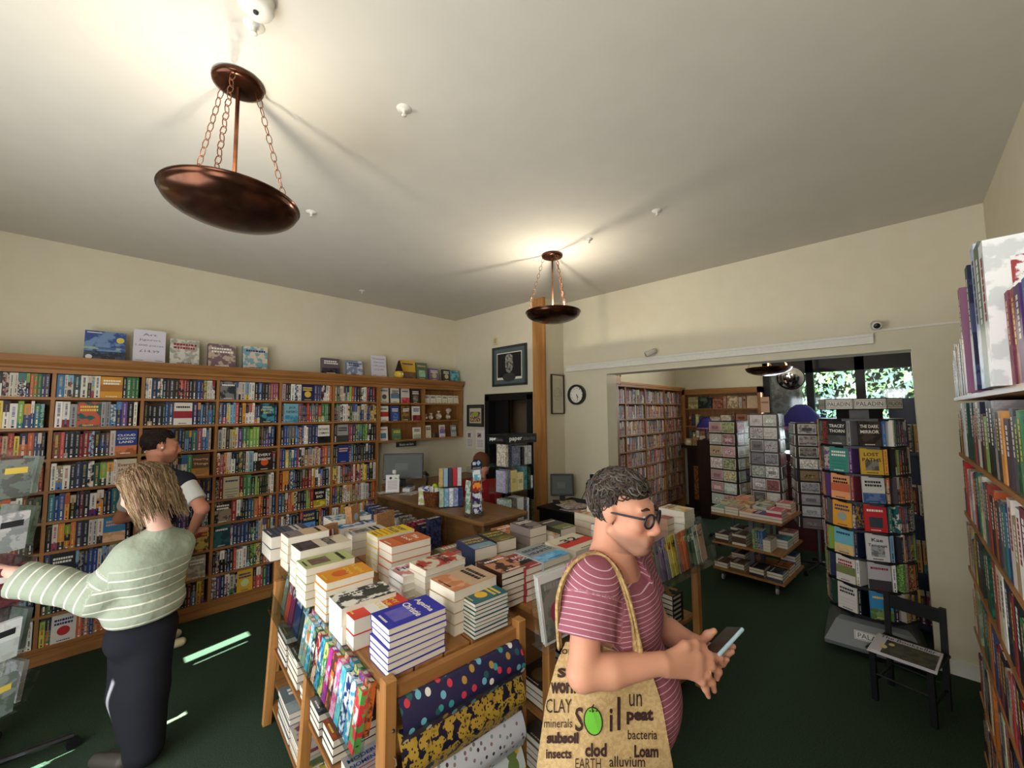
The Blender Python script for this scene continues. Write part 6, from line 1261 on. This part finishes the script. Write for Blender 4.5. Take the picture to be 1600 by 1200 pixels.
hp_=smooth_skin(hz,.004,k=.006,cut=haircut(hc,Rm,hs_,man_hair))
hair=skin_object('hair',[hp_],'cloth',man,lambda V: np.tile(np.array(lin((62,54,48))),(len(V),1)))
curls(b,W,1300,[(70,60,54),(84,74,68),(56,48,44),(104,98,92),(76,64,56)],(.074,.094,.083),lambda u:(u.z>.50 and u.y<.72) or (u.y<.05 and u.z>-.50),rh)
tag(b.build('curls',hair,True),'dark curly hair greying at the sides')
# T-shirt
infl=lambda L,d:[(p[0],p[1],tuple(x+d for x in p[2]),p[3]) if p[0]=='e' else (p[0],p[1],p[2],p[3]+d,p[4]+d) for p in L]
slN=shN.lerp(elN,.62); slF=shF.lerp(elF,.6); adN=(elN-shN).normalized(); adF=(elF-shF).normalized()
shirt_p=infl(torso,.012)+[('c',tuple(shN),tuple(slN+adN*.08),.070,.084),('c',tuple(shF),tuple(slF+adF*.08),.066,.072),('c',tuple(hip),tuple(hip-Zv*.10),.15,.15)]
hemz=hip.z-.12
nk=neck+Ft*.03
def shirt_cut(X,Y,Z):
    o=hemz-Z
    for s_,e_,ad in((shN,slN,adN),(shF,slF,adF)):
        al=(X-e_.x)*ad.x+(Y-e_.y)*ad.y+(Z-e_.z)*ad.z; rd=np.sqrt(np.maximum(0,(X-s_.x)**2+(Y-s_.y)**2+(Z-s_.z)**2-((X-s_.x)*ad.x+(Y-s_.y)*ad.y+(Z-s_.z)*ad.z)**2)); o=np.maximum(o,np.minimum(al,.11-rd))
    # neck opening
    lx=(X-nk.x)*Lt.x+(Y-nk.y)*Lt.y; ly=(X-nk.x)*Ft.x+(Y-nk.y)*Ft.y; dz=Z-(neck.z-.028-.55*np.maximum(ly,0)+.12*np.minimum(ly,0)*0)
    r=np.sqrt((lx/.088)**2+((ly)/.105)**2); o=np.maximum(o,np.minimum(dz,(1-r)*.08))
    return o
sh=smooth_skin(shirt_p,.006,k=.014,cut=shirt_cut)
aN,aF=np.array(shN),np.array(shF); dN,dF=np.array(adN),np.array(adF)
def shirt_s(V):
    tN=(V-aN)@dN; tF=(V-aF)@dF; rN=np.linalg.norm(V-aN-tN[:,None]*dN,axis=1); rF=np.linalg.norm(V-aF-tF[:,None]*dF,axis=1); F_=np.array(Ft)
    s=3+V[:,2]+.42*((V-np.array(belly))@F_)*np.clip((V[:,2]-1.15)*4,0,1)
    s=np.where((rN<.1)&(tN>.03),5+tN,s); return np.where((rF<.075)&(tF>.03),5+tF,s)
M['shirt']=stripe_mat('rose_striped_jersey',(150,90,104),(216,186,192),.0145,.12,.4)
so=skin_object('t_shirt',[sh],'shirt',man,lambda V:np.full((len(V),3),.3),shirt_s); tag(so,'rose pink T-shirt with thin pale stripes')
b=MB(); n=40; ringp=[]
for k in range(n):
    a=2*PI*k/n; ly=.097*math.cos(a); lx=.080*math.sin(a); p=nk+Lt*lx+Ft*ly; p.z=neck.z-.028-.55*max(ly,0)+.004; ringp.append(p)
# trousers, shoes
kneeN=Vector((hip.x,hip.y,.50))+Lt*.1+Ft*.03; kneeF=Vector((hip.x,hip.y,.50))-Lt*.1+Ft*.03; ankN=Vector((hip.x,hip.y,.09))+Lt*.1; ankF=Vector((hip.x,hip.y,.09))-Lt*.1
tp=[('e',tuple(hip-Zv*.04),(.155,.12,.13),Matrix((Lt,Ft,Zv)).transposed())]+limb([hip+Lt*.085-Zv*.08,kneeN,ankN],.09,.07,.06)+limb([hip-Lt*.085-Zv*.08,kneeF,ankF],.09,.07,.06)
skin_object('trousers',[smooth_skin(tp,.012,k=.015)],'cloth',man,lambda V:np.tile(np.array(lin((40,44,58))),(len(V),1)))
for a in(ankN,ankF):
    p=Vector((a.x,a.y,.045)); skin_object('shoe',[smooth_skin([('c',tuple(p-Ft*.04),tuple(p+Ft*.16-Zv*.012),.042,.032)],.008,k=.01)],'plastic',man,lambda V:np.tile(np.array(lin((60,50,44))),(len(V),1)))
b=MB(); rc=at(1107,1050,.981*KH); b.tube([rc+Vector(v)*.0125 for v in [tuple(RH*0+Zv*math.cos(a)+FH*math.sin(a)) for a in [2*PI*k/16 for k in range(16)]]],.0012,6,(220,180,110),'metal',closed=True); b.build('ring',man,True)
# phone
pc=at(1128,1004,1.055*KH); Lx=(RH*.80+FH*.42+Zv*.34).normalized(); Nn=(Zv*.80-RH*.30+FH*.30); Nn=(Nn-Lx*Nn.dot(Lx)).normalized(); Wd=Nn.cross(Lx)
ph=empty('smartphone',pc,0,'smartphone in a pale blue case held in the man\'s hands','phone'); ph.matrix_world=Matrix(((Lx.x,Wd.x,Nn.x,pc.x),(Lx.y,Wd.y,Nn.y,pc.y),(Lx.z,Wd.z,Nn.z,pc.z),(0,0,0,1)))
b=MB(); b.box(-.073,.073,-.037,.037,-.006,.005,(176,206,216),'gloss'); o=b.build('case',ph); md=o.modifiers.new('bevel','BEVEL'); md.width=.005; md.segments=3
b=MB(); b.box(-.068,.068,-.032,.032,.0052,.0056,(46,34,34),'gloss'); b.build('screen',ph)
# jute bag
ROWS=[(1003,884,925,.985,.985),(1036,869,1014,.965,.95),(1100,852,1034,.955,.95),(1200,838,1052,.94,.94),(1290,846,1058,.94,.94),(1330,862,1046,.95,.95)]
def bagp(u,v,off=0):
    y=1003+v*327; 
    for A_,B_ in zip(ROWS,ROWS[1:]):
        if y<=B_[0]+1e-6: break
    t=(y-A_[0])/(B_[0]-A_[0]); xl=A_[1]+(B_[1]-A_[1])*t; xr=A_[2]+(B_[2]-A_[2])*t; dl=A_[3]+(B_[3]-A_[3])*t; dr=A_[4]+(B_[4]-A_[4])*t
    fold=.004*math.sin(u*9+v*3)+.003*math.sin(v*14+u*4)
    d=dl+(dr-dl)*u-.035*math.sin(PI*u)*(.3+.7*min(1,v*1.6))+fold
    return at(xl+(xr-xl)*u,y,d*KH-off)
bag=empty('tote_bag',(0,0,0),0,'jute tote bag printed with soil words and a green apple on the man\'s shoulder','bag')
b=MB(); nu,nv=28,36; G=[bagp(i/nu,j/nv) for j in range(nv+1) for i in range(nu+1)]; b.add(G,[(j*(nu+1)+i,(j+1)*(nu+1)+i,(j+1)*(nu+1)+i+1,j*(nu+1)+i+1) for j in range(nv) for i in range(nu)],(196,168,120),'straw',(184,154,108),.99)
Bk=[bagp(i/nu,j/nv,-.02*math.sin(PI*i/nu)-.006) for j in range(nv+1) for i in range(nu+1)]
b.add(Bk,[(j*(nu+1)+i,j*(nu+1)+i+1,(j+1)*(nu+1)+i+1,(j+1)*(nu+1)+i) for j in range(nv) for i in range(nu)],(180,150,104),'straw',(160,130,88),.9)
for k in (0,nu): b.add([G[j*(nu+1)+k] for j in range(nv+1)]+[Bk[j*(nu+1)+k] for j in range(nv+1)],[(j,j+1,nv+2+j,nv+1+j) for j in range(nv)],(180,150,104),'straw')
b.build('body',bag,True)
b=MB(); INK=(58,38,34)
def uv(px,py):
    v=(py-1003)/327
    for A_,B_ in zip(ROWS,ROWS[1:]):
        if py<=B_[0]: break
    t=(py-A_[0])/(B_[0]-A_[0]); xl=A_[1]+(B_[1]-A_[1])*t; xr=A_[2]+(B_[2]-A_[2])*t; return (px-xl)/(xr-xl),v
def word(tx,px,py,w,h,bold=0,tilt=0,col=INK):
    def wp(x,y):
        X=px+x*math.cos(tilt)+y*math.sin(tilt); Y=py-(y*math.cos(tilt)-x*math.sin(tilt)); u,v=uv(X,Y); return bagp(min(max(u,.0),1),v,.0025)
    b.text(tx,w,h,col=col,warp=wp,bold=bold,mat='matte')
for a in [('topsoil',896,1018,50,16,1),('silt',892,1048,42,22,3),('worms',886,1075,54,18,5),('CLAY',873,1103,40,22,0,.0),('minerals',872,1130,44,14,0),('subsoil',879,1153,50,18,5),('insects',873,1178,40,15,3),('S',905,1124,13,38,1),('i',955,1125,5,36,2),('l',967,1115,5,52,2),('clod',931,1172,34,22,4),('EARTH',919,1193,40,16,0),('un',993,1094,20,20,0),('peat',1000,1120,42,24,5),('bacteria',1004,1148,46,15,1),('Loam',1010,1174,38,20,4),('alluvium',980,1190,56,17,1)]: word(*a)
def dsc(px,py,rx,ry,col,off,tl=.12,mat='matte'):
    b.quad([bagp(*uv(px+rx*math.cos(a)*math.cos(tl)-ry*math.sin(a)*math.sin(tl),py+ry*math.sin(a)*math.cos(tl)+rx*math.cos(a)*math.sin(tl)),off) for a in [-2*PI*k/28 for k in range(28)]],col,mat)
dsc(927,1127,15,23,INK,.0024,-.15); dsc(927,1127,13,21,(108,186,60),.0032,-.15); 
for q in range(3): dsc(922+q*5,1111,1.6,1.2,INK,.004)
b.tube([bagp(*uv(926,1113),.004),bagp(*uv(925,1105),.004),bagp(*uv(928,1101),.004)],.0016,5,INK)
b.build('printed_words',bag)
for n_,off in (('strap',0),('strap',1)):
    pts=A(*[(873+off*4,1012,1.0),(870+off*4,962,.985),(873+off*4,925,.985),(886+off*4,893,1.0),(905+off*3,873,1.02),(928,866,1.045),(948-off*2,872,1.035),(966-off*3,893,1.005),(980-off*4,925,.975),(990-off*4,960,.96),(998-off*5,1000,.965),(1003-off*6,1042,.96)])
    # refine
    fine=[]
    for i in range(len(pts)-1):
        p0,p1,p2,p3=pts[max(i-1,0)],pts[i],pts[i+1],pts[min(i+2,len(pts)-1)]
        for q in range(5):
            t=q/5; fine.append(.5*((2*p1)+(-p0+p2)*t+(2*p0-5*p1+4*p2-p3)*t*t+(-p0+3*p1-3*p2+p3)*t**3))
    fine.append(pts[-1]); fine=[p+FH*(.012*off) for p in fine]
    b=MB(); b.tube(fine,[.011]*(len(fine)-8)+[.011+.0022*q for q in range(8)],10,(196,168,118),'straw',flat=.45,alt=(170,140,94),pat=.9); b.build(n_,bag,True)
# ---- woman in the striped jumper
hc2=at(222,768,2.13); F2=(-RH*.95+FH*.28); R2=frame_of(F2,pitch=math.radians(30)); s2=1.04
hp,subs,W2=head_prims(hc2,R2,s2,False)
nk2=at(250,826,2.18); sh2N=at(205,868,2.10); sh2F=at(278,850,2.28); ch2=at(238,880,2.18); wa2=at(228,945,2.18); hp2=at(222,985,2.18)
Fw=(-RH*.9+FH*.1).normalized(); Lw=Vector((-Fw.y,Fw.x,0))
el2=at(150,932,2.03); wr2=at(22,895,1.95); 
bm=Matrix((Lw,Fw,Zv)).transposed()
woman_p=[('c',W2(0,-.035,-.05),tuple(nk2),.046,.05)]
sk2=(214,166,146)
hand2=limb([wr2,at(-6,888,1.94)],.024,.022)+[x for k in range(4) for x in limb(A((-4,880+k*6,1.94),(-20,874+k*8,1.94),(-34,872+k*9,1.94)),.011,.009,.007)]+limb(A((8,882,1.95),(-2,868,1.94),(-12,860,1.93)),.012,.010,.008)
pw=[smooth_skin(hp+woman_p,.0042,k=.006,subs=subs),smooth_skin(limb([sh2F-Zv*.02,sh2N-Zv*.02,el2,wr2],.05,.046,.038,.026)+hand2,.005,k=.006),smooth_skin([('e',tuple(ch2),(.14,.09,.15),bm),('e',tuple(hp2),(.14,.10,.12),bm),('c',tuple(ch2),tuple(hp2),.09,.09),('c',tuple(nk2),tuple(ch2),.04,.08)],.014,k=.02)]
woman=skin_object('person',pw,'skin',None,face_cols(hc2,R2,s2,sk2,(190,100,96),None,(220,140,124))); tag(woman,'woman with wavy fair hair in a sage green striped jumper reaching out to the left','person'); eyes(woman,W2,s2)
hem2=wa2.z-.05
jp=[('e',tuple(ch2),(.175,.125,.17),bm),('e',tuple(wa2),(.185,.15,.12),bm),('c',tuple(sh2N),tuple(sh2F),.055,.055),('c',tuple(nk2-Zv*.03),tuple(sh2N),.045,.05),('c',tuple(nk2-Zv*.03),tuple(sh2F),.045,.05)]+limb([sh2N,el2,el2.lerp(wr2,.5),at(32,905,1.96)],.072,.078,.072,.085)+limb([sh2F,sh2F-Zv*.2+Fw*.05,sh2F-Zv*.26+Fw*.22],.06,.055,.05)
cu2=(at(32,905,1.96)-el2).normalized(); ce=at(30,904,1.96)
def j_cut(X,Y,Z):
    o=hem2-Z; al=(X-ce.x)*cu2.x+(Y-ce.y)*cu2.y+(Z-ce.z)*cu2.z; o=np.maximum(o,al)
    r=np.sqrt((X-nk2.x)**2+(Y-nk2.y)**2); return np.maximum(o,np.minimum(Z-(nk2.z+.03),.1-r))
a1,a2=np.array(sh2N),np.array(el2); v1=(a2-a1)/np.linalg.norm(a2-a1); v2=np.array(cu2)
def j_s(V):
    t1=(V-a1)@v1; t2=(V-a2)@v2; r1=np.linalg.norm(V-a1-t1[:,None]*v1,axis=1); r2=np.linalg.norm(V-a2-t2[:,None]*v2,axis=1)
    L1=np.linalg.norm(a2-a1); s=np.where(V[:,2]<ch2.z+.02,10-(V[:,2]-hem2)+.0+.5,-1); s=np.where((r1<.085)&(t1>.0)&(t1<L1+.02),np.where(t1>.10,10+t1,-1),s); return np.where((r2<.1)&(t2>-.01),10+L1+t2,s)
M['jumper']=stripe_mat('sage_striped_knit',(146,154,134),(214,210,190),.047,.15,.5)
tag(skin_object('jumper',[smooth_skin(jp,.008,k=.02,cut=j_cut)],'jumper',woman,lambda V:np.full((len(V),3),.3),j_s),'sage green jumper with cream stripes')
ft2=at(218,1190,2.06); ft2b=at(200,1180,2.1); ft2=Vector((ft2.x,ft2.y,.07)); ft2b=Vector((ft2.x,ft2.y,.07))+Lw*.05+Fw*.16-Lw*.2
lp=[('e',tuple(hp2-Zv*.0),(.165,.135,.13),bm)]+limb([hp2-Lw*.0+RH*.04,hp2.lerp(ft2,.5)+RH*.02,ft2+Zv*.02+RH*.02],.115,.10,.085)+limb([hp2-RH*.07+FH*.03,hp2.lerp(ft2,.5)-RH*.055,ft2+Zv*.13-RH*.03],.105,.09,.075)
skin_object('jeans',[smooth_skin(lp,.010,k=.012)],'cloth',woman,lambda V:np.tile(np.array(lin((30,31,36))),(len(V),1)))
for p in (ft2,ft2-RH*.07-FH*.02):
    p=Vector((p.x,p.y,.04)); skin_object('shoe',[smooth_skin([('c',tuple(p),tuple(p+Fw*.15-Zv*.008),.04,.032)],.008,k=.01)],'print',woman,lambda V:np.tile(np.array(lin((60,56,50))),(len(V),1)))
# wavy hair
r=random.Random(4)
hb=[('e',W2(0,-.03,.04),(.080*s2,.101*s2,.086*s2),R2),('e',W2(0,-.080,-.03),(.072*s2,.05*s2,.085*s2),R2),('e',W2(.0,-.10,-.075),(.065,.045,.06),R2)]
def w_hair(x,y,z): return np.maximum(np.minimum(-(z-.055),(y-.005-.25*np.maximum(-z,0))),-1e3)
hairw=skin_object('hair',[smooth_skin(hb,.006,k=.02,cut=haircut(hc2,R2,s2,w_hair))],'cloth',woman,lambda V:np.tile(np.array(lin((112,86,58))),(len(V),1)))
b=MB()
for k in range(1050):
    a=r.uniform(-PI,PI); u0=r.uniform(.0,.5); side=math.sin(a)
    if math.cos(a)>.50: continue
    ln=r.uniform(.65,1.05); pts=[]; ph_=r.uniform(0,6.3); am=r.uniform(.006,.015); tr_=Vector((0,.02,.125))
    for j in range(12):
        t=j/11; th=u0*.3+t*1.98; rad_=(1.04+.16*t)
        x=.084*math.sin(min(th,1.55))*math.sin(a)*rad_; y=-.03+.106*math.sin(min(th,1.55))*math.cos(a)*-1*(-1 if False else 1)*rad_; y=-.03-.106*math.sin(min(th,1.55))*(-math.cos(a))*rad_
        z=.045+.092*math.cos(min(th,1.55)) - max(0,th-1.55)*.46*ln
        if th>1.0: y-= (th-1.0)*.075*max(0,math.cos(a)+1.0)*.6
        w=am*math.sin(t*19+ph_)*min(1,t*2); pts.append(W2(x+w*math.cos(a),y+w*math.sin(a),z+w*.4))
    b.tube(pts,[.003]*10+[.0025,.001],4,jit(r.choice([(112,86,58),(136,108,76),(94,70,48),(152,126,92)]),r,8),'cloth',caps=False)
b.build('hair_strands',hairw,True)
# ---- man at the bookcase
hc3=at(252,697,3.0); F3=(FH*.75+RH*.66); R3=frame_of(F3,pitch=math.radians(5)); s3=1.02
hp,subs,W3=head_prims(hc3,R3,s3); nk3=at(250,738,3.02); shR3=at(287,752,2.98); shL3=at(214,755,3.16); el3=at(316,795,2.93); wr3=at(300,830,3.15)
el3L=at(188,810,3.2); ch3=at(248,790,3.08); hp3=at(248,868,3.12); F3h=Vector((F3.x,F3.y,0)).normalized(); L3=Vector((-F3h.y,F3h.x,0)); b3=Matrix((L3,F3h,Zv)).transposed()
tw3=[('e',tuple(ch3),(.19,.12,.18),b3),('e',tuple(hp3),(.17,.12,.15),b3),('c',tuple(shR3-Zv*.02),tuple(shL3-Zv*.02),.06,.06),('c',tuple(nk3),tuple(shR3),.04,.045),('c',tuple(nk3),tuple(shL3),.04,.045)]
p3=[smooth_skin(hp+[('c',W3(0,-.03,-.05),tuple(nk3),.052,.055)],.006,k=.007,subs=subs),smooth_skin(limb([shR3,el3,wr3],.05,.042,.03)+limb([wr3,wr3+F3h*.09],.026,.018),.008,k=.008),smooth_skin(limb([shL3,el3L,el3L+F3h*.2],.05,.04,.03),.01,k=.01)]
man3=skin_object('person',p3,'skin',None,face_cols(hc3,R3,s3,(190,128,100),(150,90,80),(50,36,30))); tag(man3,'dark haired bearded man in a dark gilet and white shirt browsing the wall of books','person'); eyes(man3,W3,s3)
hair3=skin_object('hair',[smooth_skin([('e',W3(0,-.026,.04),(.080*s3,.099*s3,.084*s3),R3)],.006,k=.006,cut=haircut(hc3,R3,s3,man_hair))],'cloth',man3,lambda V:np.tile(np.array(lin((44,34,30))),(len(V),1)))
b=MB(); curls(b,W3,450,[(44,34,30),(56,44,38)],(.076,.095,.082),lambda u:(u.z>.5 and u.y<.7) or (u.y<.1 and u.z>-.45),r,(.008,.014),.0032); b.build('curls',hair3,True)
b=MB(); e3=Vector(W3(.086,-.005,-.008)); b.ball(tuple(e3),.008,8,6,(236,234,230),'gloss'); e3=Vector(W3(-.086,-.005,-.008)); b.ball(tuple(e3),.008,8,6,(236,234,230),'gloss'); b.build('earbud',man3,True)
ad3=(el3-shR3).normalized(); se3=shR3.lerp(el3,.72)
def sc3(X,Y,Z): return np.maximum((X-se3.x)*ad3.x+(Y-se3.y)*ad3.y+(Z-se3.z)*ad3.z,-1)
for sl_ in (smooth_skin(limb([shR3,el3],.066,.062),.008,k=.01,cut=sc3),smooth_skin(limb([shL3,shL3.lerp(el3L,.6)],.064,.06),.01,k=.01)): skin_object('shirt_sleeve',[sl_],'cloth',man3,lambda V:np.tile(np.array(lin((206,204,196))),(len(V),1)))
skin_object('gilet',[smooth_skin(infl(tw3,.014),.010,k=.02)],'cloth',man3,lambda V:np.tile(np.array(lin((38,38,46))),(len(V),1)))
f3=Vector((hp3.x,hp3.y,.05)); skin_object('trousers',[smooth_skin([('e',tuple(hp3-Zv*.03),(.165,.12,.13),b3)]+limb([hp3+L3*.08-Zv*.06,Vector((hp3.x,hp3.y,.45))+L3*.09,f3+L3*.09+Zv*.02],.085,.07,.06)+limb([hp3-L3*.08-Zv*.06,Vector((hp3.x,hp3.y,.45))-L3*.09,f3-L3*.09+Zv*.02],.085,.07,.06),.014,k=.015)],'cloth',man3,lambda V:np.tile(np.array(lin((28,28,34))),(len(V),1)))
for q in(-1,1):
    p=Vector((f3.x,f3.y,.042))+L3*.09*q; skin_object('shoe',[smooth_skin([('c',tuple(p-F3h*.05),tuple(p+F3h*.15-Zv*.01),.041,.032)],.009,k=.01)],'plastic',man3,lambda V:np.tile(np.array(lin((206,190,150))),(len(V),1)))
# ---- clerk behind the counter
hc4=at(752,728,4.1); F4=(FH*.2-RH*.2-FH*.6); F4=(RH*.35-FH*.6); R4=frame_of(F4,pitch=math.radians(45)); hp,subs,W4=head_prims(hc4,R4,1.0)
nk4=hc4-Zv*.14+FH*.04; ch4=nk4-Zv*.22; b4=Matrix((RH,-FH,Zv)).transposed()
clerk=skin_object('person',[smooth_skin(hp+[('c',W4(0,-.03,-.05),tuple(nk4),.045,.05)],.007,k=.007,subs=subs)],'skin',None,face_cols(hc4,R4,1,(206,150,124),(170,100,90))); tag(clerk,'person with brown hair and a red top bending over behind the counter','person'); eyes(clerk,W4,1)
skin_object('hair',[smooth_skin([('e',W4(0,-.03,.035),(.086,.104,.09),R4)],.007,k=.006,cut=haircut(hc4,R4,1,man_hair))],'cloth',clerk,lambda V:np.tile(np.array(lin((92,58,40))),(len(V),1)))
t4=[('e',tuple(ch4),(.17,.11,.2),b4),('e',tuple(ch4-Zv*.25),(.15,.12,.15),b4),('c',tuple(nk4-Zv*.05-RH*.14),tuple(nk4-Zv*.05+RH*.14),.05,.05)]+limb([nk4-Zv*.05+RH*.15,nk4-Zv*.3+RH*.18-FH*.05,nk4-Zv*.33+RH*.05-FH*.25],.048,.042,.03)+limb([nk4-Zv*.05-RH*.15,nk4-Zv*.3-RH*.18-FH*.05,nk4-Zv*.33-RH*.05-FH*.25],.048,.042,.03)
skin_object('red_top',[smooth_skin(t4,.012,k=.015)],'cloth',clerk,lambda V:np.tile(np.array(lin((150,38,40))),(len(V),1)))
skin_object('trousers',[smooth_skin([('c',tuple(ch4-Zv*.4),(ch4.x,ch4.y,.1),.13,.1)],.02,k=.01)],'cloth',clerk,lambda V:np.tile(np.array(lin((40,40,46))),(len(V),1)))
